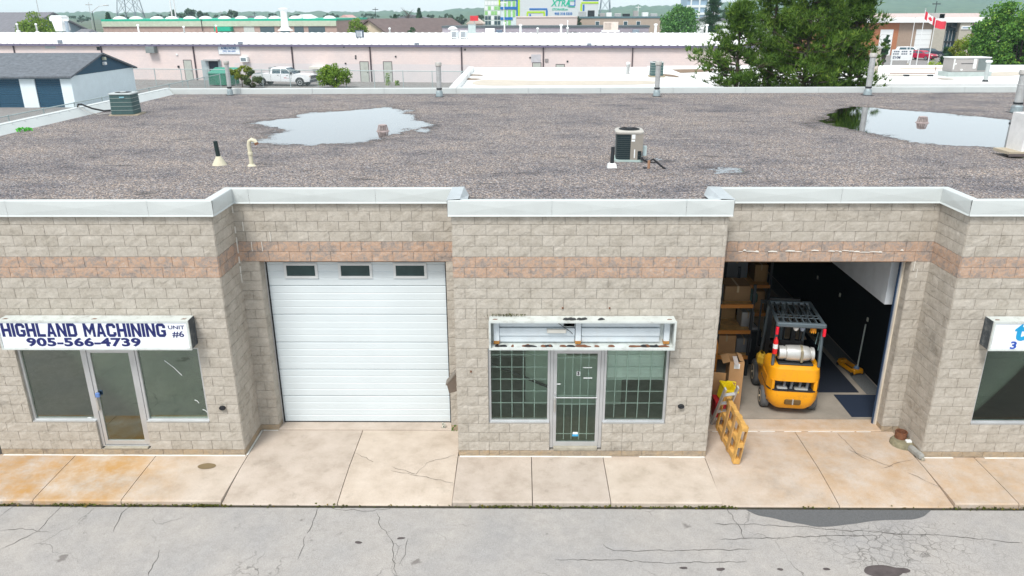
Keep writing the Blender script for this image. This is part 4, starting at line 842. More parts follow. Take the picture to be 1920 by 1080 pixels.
# yellow hand jack with upright bar by the black wall
hj = thing('floor_jack', 'small yellow floor jack with its pale bar upright by the black wall', 'jack', (7.98, 3.72, .07), R(14))
b = MB(); b.bbox(-.13, -.07, -.3, .35, .04, .12, .01); b.bbox(.07, .13, -.3, .35, .04, .12, .01); b.bbox(-.13, .13, -.3, -.18, .05, .15, .02); b.bbox(-.1, .1, .25, .38, .06, .16, .02); b.build('frame', YEL, hj)
for x, y_ in ((-.15, -.26), (.15, -.26), (-.12, .32), (.12, .32)): b = MB(); b.cyl((x-.02, y_, .04), (x+.02, y_, .04), .04, n=12); b.build('wheel', DARK, hj)
b = MB(); b.cyl((0, -.22, .12), (.02, -.24, 1.3), .016); b.build('handle', M('pale_bar', (.5, .56, .53), .5), hj); b = MB(); b.lathe((0, -.2, .12), [(.08, 0), (.06, .06), (.03, .1)], 12); b.build('pump', M('pump_blue', (.15, .25, .4), .5), hj)
b = MB(); m_ = Matrix.Translation((6.42, 1.9, .06)) @ Matrix.Rotation(R(-8), 4, 'Z') @ Matrix.Rotation(R(-7), 4, 'Y'); b.box(0, .012, 0, .34, 0, .55, m_); b.box(.02, .03, 0.02, .3, 0, .5, m_); tag(b.build('plywood_offcut', WOOD), 'thin wooden boards propped against the forklift wheel', 'board')
# deep shelves and clutter on the left of the workshop
RACK = M('rack_black', (.02, .025, .03), .5); ORNG = M('rack_orange', (.5, .19, .03), .6)
def rack(x, y, w, d, hgt, levels, label, boxes, seed):
    t = thing('storage_rack', label, 'rack', (x, y, .06)); rn = random.Random(seed)
    for sx_ in (0, w):
        for sy in (0, d): b = MB(); b.box(sx_-.03, sx_+.03, sy-.03, sy+.03, 0, hgt); b.build('post', RACK, t)
    for z in levels:
        b = MB(); b.box(0, w, 0, d, z, z+.03); b.build('shelf', WOOD, t); b = MB(); b.box(0, w, -.035, .0, z-.06, z+.03); b.build('beam', ORNG, t)
    return t
rack(4.62, 3.45, .75, 1.3, 2.3, (.5, 1.15, 1.8), 'black post rack with wooden shelves left of the forklift', 4, 1)
rack(5.35, 5.9, 1.2, 2.3, 2.6, (.6, 1.4, 2.2), 'deeper rack with orange beams at the back of the workshop', 5, 2)
STUFFM = [CARD, M('grey_bin', (.18, .19, .2), .6), M('wood_crate', (.34, .2, .08), .8), M('steel_part', (.4, .42, .43), .4, .6), M('dark_wood_crate', (.25, .15, .07), .8), CARD]
cl_ = 0
for x, y, z, w, d, h_ in ((3.5, 3.1, .59, .45, .5, .4), (3.98, 3.15, .59, .35, .4, .3), (3.55, 3.7, 1.24, .5, .5, .35), (4.05, 3.2, 1.24, .3, .4, .3), (3.6, 3.2, 1.89, .6, .6, .3), (3.3, 5.8, .69, .5, .6, .5), (3.95, 5.9, .69, .5, .6, .45), (3.4, 6.2, 1.49, .6, .8, .5), (4.1, 5.9, 1.49, .35, .5, .4), (3.5, 6.6, 2.29, .8, .8, .3)):
    x, y = (x+1.15, y+.45) if y < 5 else (x+2.1, y+.25)
    t = thing('shelf_box', ('%s carton on the %s shelf of the %s rack' % (['wide', 'small', 'deep', 'narrow', 'long', 'brown', 'square', 'heavy', 'slim', 'flat'][cl_], {.59: 'lowest', 1.24: 'middle', 1.89: 'top', .69: 'bottom', 1.49: 'second', 2.29: 'highest'}[z], 'black post' if y < 5 else 'deeper')), 'box', (x, y, z+.06-.0)); m_ = STUFFM[cl_ % 6]; cl_ += 1
    b = MB(); b.bbox(0, w, 0, d, -.06+.0, h_, .01); b.build('body', m_, t); b = MB(); b.box(w*.46, w*.54, -.002, d+.002, h_-.15, h_+.002); b.build('tape', M('packing_tape', (.4, .3, .17), .4), t)
for i, (x, y, l) in enumerate(((5.25, 5.0, 'pale plywood panel lying on a low trestle'), (6.75, 6.4, 'large plywood sheet flat on the floor behind the forklift'))):
    t = thing('plywood_sheet', l, 'plywood', (x, y, .06), R(-8 if i else 6)); zt_ = .55 if i == 0 else .06
    b = MB(); b.box(-.5-.4*i, .5+.4*i, -.35-.5*i, .35+.5*i, zt_, zt_+.02); b.build('sheet', M('plywood_pale', (.62, .5, .36), .8, var=.15), t)
    for sx_ in (-.35, .35): b = MB(); b.box(sx_-.04, sx_+.04, -.3, .3, 0, zt_); b.build('trestle', WOOD, t)
al = thing('frame_ladder', 'black A-frame ladder standing open at the back of the workshop', 'ladder', (6.55, 8.6, .06))
for s_ in (-1, 1):
    for xx in (-.25, .25): b = MB(); b.tube([(xx, s_*.5, 0), (xx*.7, 0, 2.2)], .022, 6); b.build('rail', DARK, al)
for i in range(6): b = MB(); k = i/7+.1; b.cyl((-.25*(1-.3*k), -.5*(1-k), 2.2*k), (.25*(1-.3*k), -.5*(1-k), 2.2*k), .015, n=6); b.build('rung', DARK, al)
ct = thing('tool_cart', 'dark tool cart with blue bottle near the back wall', 'cart', (7.15, 9.9, .06)); b = MB(); b.bbox(-.3, .3, -.25, .25, .12, .85, .03); b.build('body', DARK, ct); b = MB(); b.lathe((.1, 0, .85), [(.07, 0), (.07, .2), (.03, .26), (.03, .32)], 12); b.build('bottle', M('bottle_blue', (.04, .06, .4), .3), ct); b = MB(); b.box(-.2, .15, -.256, -.25, .3, .42); b.build('label_plate', PAPER, ct)
for x, y_ in ((-.25, -.2), (.25, -.2), (-.25, .2), (.25, .2)): b = MB(); b.cyl((x-.02, y_, .06), (x+.02, y_, .06), .06); b.build('castor', BLACK, ct)
rf = thing('red_post_frame', 'red painted steel door frame at the back of the workshop', 'frame', (7.75, 10.6, .06)); RED = M('red_paint', (.55, .03, .02), .5)
for x in (0, .9): b = MB(); b.box(x-.05, x+.05, -.05, .05, 0, 2.6); b.build('post', RED, rf) if x == 0 else None
b = MB(); b.box(.0, .45, -.05, .05, 2.6, 2.7); b.box(-.5, -.06, .02, .08, 0, 2.5); b.build('header', RED, rf)
mc = thing('machine_tool', 'dark machine with steel ram and gauges on the left of the workshop', 'machine', (5.45, 4.4, .06), R(5)); b = MB(); b.bbox(-.4, .4, -.35, .35, 0, .9, .04); b.bbox(-.15, .15, -.1, .3, .9, 1.7, .04); b.build('body', DARK, mc); b = MB(); b.bbox(-.2, .2, -.35, .2, 1.6, 1.85, .04); b.build('head', M('machine_green', (.06, .12, .11), .5), mc); b = MB(); b.cyl((0, -.2, 1.1), (0, -.2, 1.6), .03); b.build('ram', ALU, mc); b = MB(); b.bbox(-.3, .3, -.33, .2, .9, .96, .01); b.build('table', ALU, mc)
cy = thing('hand_trolley', 'orange hand trolley standing against the wall by the door', 'trolley', (4.18, 2.3, .06)); 
for x in (-.15, .15): b = MB(); b.tube([(x, 0, .05), (x, .06, 1.3), (x*.8, .12, 1.42)], .02, 6); b.build('rail', ORNG, cy); b = MB(); b.cyl((x-.03, .08, .12), (x+.03, .08, .12), .12); b.build('wheel', BLACK, cy)
for z in (.3, .7, 1.1): b = MB(); b.cyl((-.15, .03, z), (.15, .03, z), .014, n=6); b.build('crossbar', ORNG, cy)
b = MB(); b.box(-.18, .18, -.25, .0, .0, .015); b.build('toe_plate', DARK, cy)

# bollard stump and broken kerb in the right-hand recess
st = thing('bollard_stump', 'mossy concrete footing with a cut rusty pipe in the wall corner', 'bollard', tuple(GZ(1693, 832, 0)))
MOSSC = M('mossy_concrete', (.22, .2, .13), .95, var=.35, scale=8, bmp=.5, bscale=30)
b = MB(); b.lathe((0, 0, 0), [(.26, -.02), (.25, .05), (.21, .1), (.0, .12)][:3], 18); b.build('footing', MOSSC, st, True)
b = MB(); b.loft([[(-.03+r*math.cos(q), .08+r*math.sin(q), z) for q in np.linspace(0, 2*math.pi, 17)[:-1]] for r, z in ((.115, .08), (.115, .24), (.098, .24), (.098, .12))]); b.build('cut_pipe', RUST, st)
b = MB(); b.bbox(.0, .11, -.13, -.04, .09, .13, .01); b.build('wrapper', WHITE, st)
kb = thing('broken_kerb', 'short broken piece of kerb stone by the corner of the block wall', 'kerb stone', tuple(GZ(1716, 853, 0)), R(100)); b = MB(); b.bbox(-.2, .2, -.06, .05, 0, .12, .03); b.build('stone', M('kerb_grey', (.3, .3, .28), .95, var=.3, scale=9), kb); b = MB(); b.bbox(-.23, -.2, -.05, .03, 0, .06, .01); b.build('chip', CONC, kb)
# flowering weeds where the wall meets the sill
def weed(label, p, h_, n, r, cols, name='weed', leaf=.035):
    t = thing(name, label, 'weed', tuple(p)); V = []; Fm = []
    for i in range(n):
        q = random.uniform(0, 6.28); rr = r*math.sqrt(random.random()); z = h_*random.random(); d = Vector((random.uniform(-1, 1), random.uniform(-1, 1), random.uniform(-.2, 1))).normalized()*leaf*random.uniform(.6, 1.3); e_ = d.orthogonal().normalized()*leaf*.45; c_ = Vector((rr*math.cos(q)*(1-.3*z/h_), rr*math.sin(q)*(1-.3*z/h_), z)); k = len(V)
        V += [c_-d*.5, c_+e_, c_+d*.5, c_-e_]; Fm.append((k, k+1, k+2, k+3))
    mobj('leaves', npmesh('leaves', V, Fm), cols, t); b = MB()
    for i in range(5): q = i*1.26; b.tube([(0, 0, -.01), (r*.5*math.cos(q), r*.5*math.sin(q), h_*.8)], .004, 4)
    b.build('stems', M('stem_green', (.1, .16, .05), .8), t); return t
LEAFG = foliage('weed_leaf', (.04, .10, .015), (.12, .26, .04)); FLW = foliage('white_flower', (.4, .42, .36), (.75, .75, .68))
weed('green weed growing from the joint at the foot of the door pier', GZ(852, 806, .0), .14, 60, .07, LEAFG); weed('white flowering weed at the edge of the overhead door sill', GZ(832, 802, .03), .12, 40, .05, FLW)
weed('clump of bright green grass growing on the left parapet flashing', GZ(43, 245, 5.02), .08, 90, .3, foliage('bright_grass', (.03, .30, .02), (.10, .5, .05)), leaf=.06)

# ------------------------------------------------------------------ plant on the gravel roof
RZR = ROOFZ
def flue(px, py, ptop, r, label, tarry=False):
    p = GZ(px, py, RZR); top = GY(px, ptop, p.y).z-RZR
    t = thing('flue_stack', label, 'flue', (p.x, p.y, RZR), 0, 'flue stacks on the gravel roof')
    b = MB(); b.lathe((0, 0, 0), [(r, .2), (r, top-.12)], 16); b.build('pipe', GALV, t, True)
    b = MB(); b.lathe((0, 0, 0), [(r*1.02, top-.16), (r*1.3, top-.13), (r*1.3, top-.03), (r*1.2, top), (r*.9, top)], 16); b.build('cap', M('flue_cap', (.5, .48, .45), .5, .3, .15), t, True)
    b = MB(); b.lathe((0, 0, 0), [(r*1.5, -.02), (r*1.35, .22), (r*1.05, .26)], 12); b.build('flashing', M('flue_flashing', (.28, .34, .36), .5, .2, .3, 8, dirt=.6, dirtc=(.15, .06, .04), dscale=6), t, True)
    b = MB(); b.lathe((0, 0, 0), [(r*1.12, .3), (r*1.16, .31), (r*1.16, .35), (r*1.12, .36)], 16); b.build('collar', DARK, t)
    b = MB(); b.lathe((0, 0, 0), [(r*1.06, .9), (r*1.08, .905), (r*1.08, .93), (r*1.06, .935)], 16); b.build('seam_band', GALV, t)
    b = MB(); b.prism([(-r*1.7, -r*1.7), (r*1.7, -r*1.7), (r*1.7, r*1.7), (-r*1.7, r*1.7)], -.02, .03, axis='z'); b.build('curb', DARK, t)
flue(432, 179, 114, .085, 'tall galvanised flue stack at the rear parapet near the green dumpster'); flue(824, 182, 117, .1, 'tall galvanised flue stack where the white roof meets the parapet')
flue(1231, 181, 115, .1, 'tall galvanised flue stack in front of the green condenser on the white roof'); flue(1626, 179, 100, .11, 'tall galvanised flue stack in front of the pine trees'); flue(1905, 212, 131, .13, 'tall galvanised flue stack beside the larger puddle')
def drain(px, py, label):
    p = GZ(px, py, RZR-.01); t = thing('roof_drain', label, 'roof drain', (p.x, p.y, RZR-.02)); t.scale = (.92, .92, .72); CAST = M('drain_cast_iron', (.34, .28, .27), .8, var=.3, scale=12)
    b = MB(); b.lathe((0, 0, 0), [(.21, 0), (.21, .03), (.17, .05)], 18); b.build('base_ring', CAST, t); b = MB(); b.lathe((0, 0, 0), [(.05, .24), (.13, .24), (.135, .27), (.11, .28)], 18); b.build('top_ring', CAST, t)
    b = MB()
    for k in range(18): q = 2*math.pi*k/18; b.tube([(.17*math.cos(q), .17*math.sin(q), .04), (.13*math.cos(q), .13*math.sin(q), .25)], .012, 5)
    b.build('strainer_cage', CAST, t); b = MB(); b.lathe((0, 0, 0), [(.12, .03), (.10, .24)], 12); b.build('inner_sleeve', M('drain_inner', (.3, .26, .25), .8), t)
drain(718, 246, 'cast roof drain cage standing in the puddle near the gooseneck vent'); drain(1729, 230, 'cast roof drain cage standing in the puddle that mirrors the pine trees')
# black vent pipe with pale cone, white gooseneck
p = GZ(412, 310, RZR); t = thing('vent_pipe', 'black vent pipe in a pale cone flashing, leaning slightly', 'vent', (p.x, p.y, RZR-.01)); CREAM = M('cream_flashing', (.62, .58, .44), .6, var=.15, dirt=.3)
b = MB(); b.lathe((0, 0, 0), [(.17, 0), (.16, .03), (.07, .19), (.06, .22)], 18); b.build('cone', CREAM, t, True); b = MB(); b.tube([(0, 0, .15), (-.03, 0, .56)], .048, 12); b.build('pipe', M('pipe_black_green', (.015, .03, .03), .5), t, True)
p = GZ(472, 312, RZR); t = thing('gooseneck_vent', 'white gooseneck pipe with a rusty mouth on the gravel roof', 'vent', (p.x, p.y, RZR-.01))
b = MB(); b.tube([(0, 0, 0), (.0, 0, .3), (-.01, 0, .48), (.01, 0, .57), (.07, 0, .61), (.14, 0, .58), (.17, 0, .52)], .044, 12); b.build('pipe', M('gooseneck_paint', (.64, .6, .45), .55, dirt=.35, dirtc=(.3, .2, .1), dscale=6), t, True)
b = MB(); b.lathe((0, 0, 0), [(.12, 0), (.1, .02), (.06, .06)], 16); b.build('flange', CREAM, t); b = MB(); b.lathe((0, 0, 0), [(.05, .26), (.056, .27), (.056, .32), (.05, .33)], 14); b.build('coupling', CREAM, t); b = MB(); b.tube([(.158, 0, .545), (.175, 0, .5)], .046, 12); b.build('mouth', RUST, t)
# central condenser
BEIGE = M('condenser_beige', (.29, .265, .23), .55, var=.06); COIL = M('condenser_coil', (.02, .035, .04), .5, .2, .4, 30)
p = GZ(1180, 304, RZR); ac = thing('condenser_unit', 'beige and black rooftop condenser with its fan on top', 'air conditioner', (p.x, p.y+.28, RZR+.03), R(-4)); ac.scale = (.97, .97, .89)
def rr(w, d, c, z, n=4):
    P = []
    for cx, cy, q0 in ((w-c, -d+c, -math.pi/2), (w-c, d-c, 0), (-w+c, d-c, math.pi/2), (-w+c, -d+c, math.pi)):
        for i in range(n+1): q = q0+math.pi/2*i/n; P.append((cx+c*math.cos(q), cy+c*math.sin(q), z))
    return P
b = MB(); b.loft([rr(.31, .31, .08, -.05), rr(.34, .34, .1, -.03), rr(.34, .34, .1, .03)]); b.build('base_pan', M('pad_green_grey', (.38, .48, .46), .7), ac)
b = MB(); b.loft([rr(.3, .3, .1, .03), rr(.3, .3, .1, .68)]); b.build('coil', COIL, ac, True)
for z in np.arange(.08, .67, .052): b = MB(); b.loft([rr(.306, .306, .1, z), rr(.308, .308, .1, z+.004)]); b.build('guard_wire', M('guard_wire', (.10, .13, .13), .5), ac)
b = MB(); b.box(.03, .318, -.318, -.05, .26, .7); b.box(.03, .2, -.318, -.2, .03, .26); b.build('control_panel', BEIGE, ac)
b = MB(); b.box(.05, .13, -.321, -.318, .57, .68); b.box(.045, .125, -.321, -.318, .5, .55); b.build('rating_label', WHITE, ac); b = MB(); b.box(.115, .14, -.322, -.318, .08, .3); b.build('pipe_cover', WHITE, ac)
b = MB(); b.loft([rr(.325, .325, .1, .68), rr(.335, .335, .11, .7), rr(.335, .335, .11, .735), rr(.3, .3, .12, .765)]); top = b.build('top_cover', M('condenser_top', (.44, .42, .38), .5), ac, True)
b = MB(); b.lathe((0, 0, .766), [(.245, 0), (.245, .006)], 28); b.build('fan_opening', BLACK, top)
b = MB()
for r_ in (.06, .11, .16, .2, .24): b.lathe((0, 0, .775+.012*(1-r_/.24)), [(r_, 0), (r_+.006, .004), (r_, .008)], 28, False)
for k in range(12): q = k*math.pi/6; b.cyl((.04*math.cos(q), .04*math.sin(q), .79), (.25*math.cos(q), .25*math.sin(q), .776), .003, n=4)
b.build('fan_grille', DARK, top); b = MB(); b.lathe((0, 0, .78), [(.08, 0), (.08, .02), (.05, .025)], 16); b.build('fan_hub', DARK, top)
b = MB(); b.box(.33, .42, -.2, -.08, .12, .36); b.build('disconnect_box', M('disconnect_grey', (.45, .55, .56), .5), ac); b = MB(); b.tube([(.3, -.3, .1), (.36, -.32, .02), (.46, -.34, -.02), (.62, -.4, -.02)], .018, 6); b.tube([(.26, -.31, .1), (.3, -.36, .05), (.4, -.38, .03)], .02, 6); b.build('pipe_lines', BLACK, ac)
p = GZ(1147, 315, RZR); t = thing('stub_vent', 'short dark vent pipe in a white square base by the condenser', 'vent', (p.x, p.y, RZR-.01)); b = MB(); b.loft([ringf(.11, .09, 0), ringf(.09, .07, .1), ringf(.06, .05, .12)]); b.build('base', WHITE, t); b = MB(); b.tube([(0, 0, .1), (.01, 0, .48)], .042, 12); b.build('pipe', DARK, t, True)
p = GZ(1216, 317, RZR); t = thing('line_stub', 'stubby copper coloured pipe penetration in front of the condenser', 'pipe', (p.x, p.y, RZR-.01)); b = MB(); b.tube([(0, 0, 0), (0, 0, .2)], .03, 10); b.build('pipe', M('copper_dull', (.36, .2, .12), .6), t); b = MB(); b.tube([(.0, .02, .18), (.1, .05, .22), (.3, -.04, .06), (.36, -.06, .02)], .022, 8); b.build('insulated_line', BLACK, t); b = MB(); b.lathe((-.08, 0, 0), [(.05, 0), (.04, .05)], 10); b.build('tar_boot', BLACK, t)
# left condenser, older grey green
p = GZ(230, 217, RZR); ac2 = thing('condenser_unit', 'old grey green condenser by the left parapet with a black line over the edge', 'air conditioner', (p.x, p.y+.3, RZR+.02), R(6)); GG = M('condenser_green', (.05, .10, .10), .6, var=.2, scale=12)
b = MB(); b.box(-.45, .5, -.4, .4, -.03, .02); b.build('pad', M('pad_tan', (.42, .36, .26), .9), ac2); b = MB(); b.loft([rr(.38, .36, .06, .03), rr(.36, .34, .06, .68)]); b.build('casing', GG, ac2, True)
for z in (.16, .29, .42, .55): b = MB(); b.loft([rr(.385-z*.02, .365-z*.02, .06, z), rr(.386-z*.02, .366-z*.02, .06, z+.012)]); b.build('louvre_rib', M('rib_pale', (.35, .40, .38), .6), ac2)
b = MB(); b.loft([rr(.38, .36, .06, .67), rr(.385, .365, .06, .70), rr(.36, .34, .06, .72)]); top2 = b.build('top_cover', M('top_grey', (.42, .46, .46), .5), ac2); b = MB(); b.lathe((0, 0, .721), [(.26, 0), (.26, .008)], 24); b.build('fan_opening', BLACK, top2); b = MB(); b.lathe((0, 0, .73), [(.1, 0), (.09, .02)], 16); b.build('fan_hub', M('top_grey', (1, 1, 1)), top2)
b = MB(); b.box(-.02, .14, -.372, -.36, .57, .61); b.build('badge', M('badge_cyan', (.25, .5, .58), .5), ac2); b = MB(); b.tube([(-.36, -.1, .15), (-.7, -.05, .12), (-1.1, 0, .2), (-1.45, .05, .34), (-1.55, .05, .34), (-1.6, .05, .2)], .03, 8); b.build('refrigerant_line', BLACK, ac2); b = MB(); b.tube([(-.36, -.2, .08), (-.8, -.25, .03), (-1.2, -.2, .12), (-1.5, -.1, .3)], .012, 6); b.build('cable', M('cable_grey', (.4, .4, .38), .6), ac2)
# white unit cut by the right edge of the view
p = GZ(1905, 296, RZR); t = thing('white_roof_enclosure', 'tall white rooftop enclosure on a timber base beside the large puddle', 'roof unit', (p.x+.28, p.y+.2, RZR)); b = MB(); b.loft([ringf(.26, .3, .16), ringf(.26, .3, 1.0)]); b.build('casing', M('enclosure_white', (.74, .73, .72), .55, dirt=.2), t); b = MB(); b.box(-.55, .5, -.34, .3, .1, .16); b.build('timber_base', M('weathered_timber', (.42, .36, .27), .9), t); b = MB(); b.box(-.56, .5, -.37, -.34, .06, .12); b.build('base_edge', M('edge_dark', (.12, .1, .1), .9), t); b = MB(); b.loft([ringf(.2, .15, -.01), ringf(.14, .1, .1)], m=Matrix.Translation((0, -.32, 0))); b.build('flashing_boot', CREAM, t); b = MB(); b.box(-.12, -.08, -.31, -.3, .28, .36); b.build('latch', DARK, t)
b = MB(); b.box(-.02, .2, -.305, -.3, .2, .34); b.build('access_hatch', M('hatch_dark', (.1, .15, .2), .5), t)

# ------------------------------------------------------------------ vegetation builders
BARK = M('bark', (.09, .07, .055), .95, var=.3, scale=8)
def quads_from(C, Dv, Ev):
    n = len(C); V = np.empty((n, 4, 3), np.float32); V[:, 0] = C-Dv; V[:, 1] = C+Ev; V[:, 2] = C+Dv; V[:, 3] = C-Ev
    return V.reshape(-1, 3), np.arange(4*n).reshape(-1, 4)
def unit(n, rs): v = rs.normal(size=(n, 3)); return v/np.linalg.norm(v, axis=1, keepdims=True)
def leafy(name, label, base, hgt, rx, z0, n, leaf, mat, seed=0, ncl=46, group=None, cat='tree', trunk_r=.16, ry=None, lumpy=.75):
    rs = np.random.RandomState(seed); ry = ry or rx
    t = thing(name, label, cat, tuple(base), 0, group); cz = (z0+hgt)/2; rz = (hgt-z0)/2
    u = unit(ncl, rs); k = rs.uniform(lumpy*.7, 1, (ncl, 1))**.6; cl = u*k*np.array([rx, ry, rz])*.8+np.array([0, 0, cz]); cr = rs.uniform(.22, .42, ncl)*min(rx, rz)
    ci = rs.randint(0, ncl, n); off = unit(n, rs)*(rs.uniform(.25, 1, (n, 1))**.5)*cr[ci][:, None]; C = cl[ci]+off*np.array([1, 1, .8])
    d = unit(n, rs)*leaf*rs.uniform(.6, 1.3, (n, 1)); e_ = np.cross(d, unit(n, rs)); e_ = e_/(np.linalg.norm(e_, axis=1, keepdims=True)+1e-6)*leaf*.55
    mobj('crown', npmesh('crown', *quads_from(C, d*.6, e_)), mat, t)
    b = MB(); b.tube([(0, 0, -.1), (.03*hgt*rs.uniform(-1, 1)*.3, 0, z0), (0, 0, cz)], [trunk_r, trunk_r*.75, trunk_r*.35], 7)
    for i in range(0, ncl, max(1, ncl//14)): q = cl[i]; b.tube([(0, 0, z0*.9), tuple(q*.5+np.array([0, 0, z0*.5])), tuple(q)], [trunk_r*.4, trunk_r*.25, trunk_r*.08], 5)
    b.build('trunk', BARK, t); return t
def pine(label, base, hgt, rad, z0, seed, mat, group=None, tufts=1500, blades=10, L=.34):
    rs = np.random.RandomState(seed); t = thing('pine_tree', label, 'tree', tuple(base), 0, group); b = MB(); b.tube([(0, 0, -.1), (.05, 0, hgt*.5), (0, .05, hgt*.97)], [.17, .11, .02], 8)
    C = []; A = []; z = z0
    while z < hgt*.96:
        k = (z-z0)/(hgt-z0); reach = rad*(1-k**1.5)*(.75+.3*math.sin(z*5+seed))*(.55+.45*min(1, k*5+.4))
        for i in range(rs.randint(4, 7)):
            q = rs.uniform(0, 6.28); l = reach*rs.uniform(.65, 1.12); rise = rs.uniform(.05, .4)*l
            pts = [Vector((0, 0, z)), Vector((l*.5*math.cos(q), l*.5*math.sin(q), z+rise*.25)), Vector((l*math.cos(q), l*math.sin(q), z+rise))]
            b.tube(pts, [.045*(1-k)+.015, .03*(1-k)+.01, .008], 5)
            for cs in (rs.uniform(.35, .55), rs.uniform(.62, .8), 1.0):
                sd = rs.normal(0, .2*l*(1.15-cs*.6)+.05); pq = pts[0].lerp(pts[2], cs); cc = np.array(pq)+np.array([-math.sin(q)*sd, math.cos(q)*sd, .03]); sp = rs.uniform(.13, .24)
                for j in range(rs.randint(4, 10) if z > z0+2 else rs.randint(4, 8)):
                    C.append(cc+rs.normal(size=3)*np.array([sp, sp, sp*.55])+np.array([0, 0, abs(rs.normal(0, .07))])); A.append((math.cos(q)*.4, math.sin(q)*.4, .95))
        z += rs.uniform(.22, .36)
    C = np.array(C); A = np.array(A); rep_ = blades; n = len(C)*rep_; C2 = np.repeat(C, rep_, 0); A2 = np.repeat(A, rep_, 0); d = A2+rs.normal(size=(n, 3))*.62; d /= np.linalg.norm(d, axis=1, keepdims=True); ln = L*rs.uniform(.5, 1.1, (n, 1)); e_ = np.cross(d, rs.normal(size=(n, 3))); e_ = e_/np.linalg.norm(e_, axis=1, keepdims=True)*.024
    V = np.empty((n, 3, 3), np.float32); V[:, 0] = C2-e_; V[:, 1] = C2+e_; V[:, 2] = C2+d*ln
    mobj('crown', npmesh('crown', V.reshape(-1, 3), np.arange(3*n).reshape(-1, 3)), mat, t); b.build('trunk', BARK, t); return t
PINEM = foliage('pine_needles', (.028, .065, .013), (.15, .27, .038), (.38, .47, .075)); PINEM2 = foliage('pine_needles_b', (.024, .06, .013), (.125, .235, .034), (.32, .42, .065))
for i, (px, Y, hgt, rad, z0, l, m_) in enumerate(((1378, 26.2, 8.9, 3.2, 2.5, 'pine whose low boughs reach over the white roof', PINEM2), (1440, 28.4, 11.2, 2.4, 3.2, 'tall slim pine second from the condenser', PINEM), (1505, 26.0, 11.6, 2.9, 3.0, 'tallest broad pine in the middle of the pine group', PINEM), (1590, 27.0, 10.2, 2.6, 3.0, 'pine at the flue stack end of the pine group', PINEM2), (1552, 29.2, 10.8, 2.3, 3.4, 'pine at the back of the pine group', PINEM))):
    p = GY(px, 160, Y); pine(l, (p.x, Y, ground_z(Y)), hgt, rad, z0, 11+i, m_, 'pine trees behind the building')

# ------------------------------------------------------------------ neighbour roofs directly behind
MEMB = M('white_membrane', (.80, .80, .78), .6, var=.04, scale=.4, dirt=.22, dirtc=(.42, .36, .28), dscale=.35, kind='World')
nb = thing('white_roofed_building', 'low building with stained white membrane roof joined behind the gravel roof', 'building'); AX0, AX1, AY0, AY1, AZ = -3.05, 8.6, BBY+.12, 33.0, 5.02
b = MB(); b.box(AX0+.1, AX1-.1, AY0+.05, AY1, -.2, AZ-.1); b.build('wall', M('neighbour_wall', (.5, .48, .45), .9), nb); b = MB(); b.box(AX0+.2, AX1, AY0+.2, AY1-.1, AZ-.1, AZ); b.build('roof', MEMB, nb)
b = MB(); b.box(AX0, AX0+.3, AY0, AY1, AZ-.3, AZ+.24); b.build('parapet', WHITE, nb); b = MB(); b.box(AX0+.3, AX1, AY0, AY0+.2, AZ-.3, AZ+.22); b.build('parapet', FASCIA, nb); b = MB(); b.box(AX0+.3, AX1, AY1-.3, AY1, AZ-.2, AZ+.2); b.build('parapet', WHITE, nb)
b = MB(); b.box(AX1-.12, AX1+.02, AY0+.2, AY1-.3, AZ-.3, AZ+.1); b.build('parapet', WHITE, nb)
for q, c_ in ((((1860, 0),), 0),): pass
DRT = M('roof_dirt', (.22, .15, .10), .95, var=.3, scale=6, kind='World')
for i, pix in enumerate((((868, 146), (885, 147), (905, 148), (890, 150), (872, 149)), ((905, 150), (1000, 151), (1100, 151), (1220, 152), (1215, 158), (1050, 160), (900, 160)), ((880, 140), (900, 140), (905, 142), (885, 142)), ((1240, 139), (1262, 141), (1275, 145), (1250, 143)))):
    flat('roof_stain', blob([tuple(GZ(px, py, AZ)[:2]) for px, py in pix], AZ+.006+.002*i, .15, 5, i), DRT if i in (0, 2, 3) else M('pond_stain', (.52, .47, .40), .9, var=.12, scale=1.2, kind='World'), nb)
p = GZ(1177, 139, AZ); t = thing('roof_vent', 'grey capped vent on the joined white roof', 'vent', (p.x, p.y, AZ)); b = MB(); b.lathe((0, 0, 0), [(.09, 0), (.09, .55)], 14); b.build('pipe', GALV, t, True); b = MB(); b.lathe((0, 0, .52), [(.12, 0), (.12, .08), (.06, .12)], 14); b.build('cap', WHITE, t)
p = GZ(1230, 144, AZ); t = copy_tree(ac2, None, 'green grey condenser standing on the joined white roof'); t.location = (p.x, p.y, AZ+.05); t.rotation_euler = (0, 0, R(0)); t.scale = (.85, .85, 1.0)
for ch in list(t.children):
    if ch.name.startswith(('refrigerant_line', 'cable', 'badge')): bpy.data.objects.remove(ch)
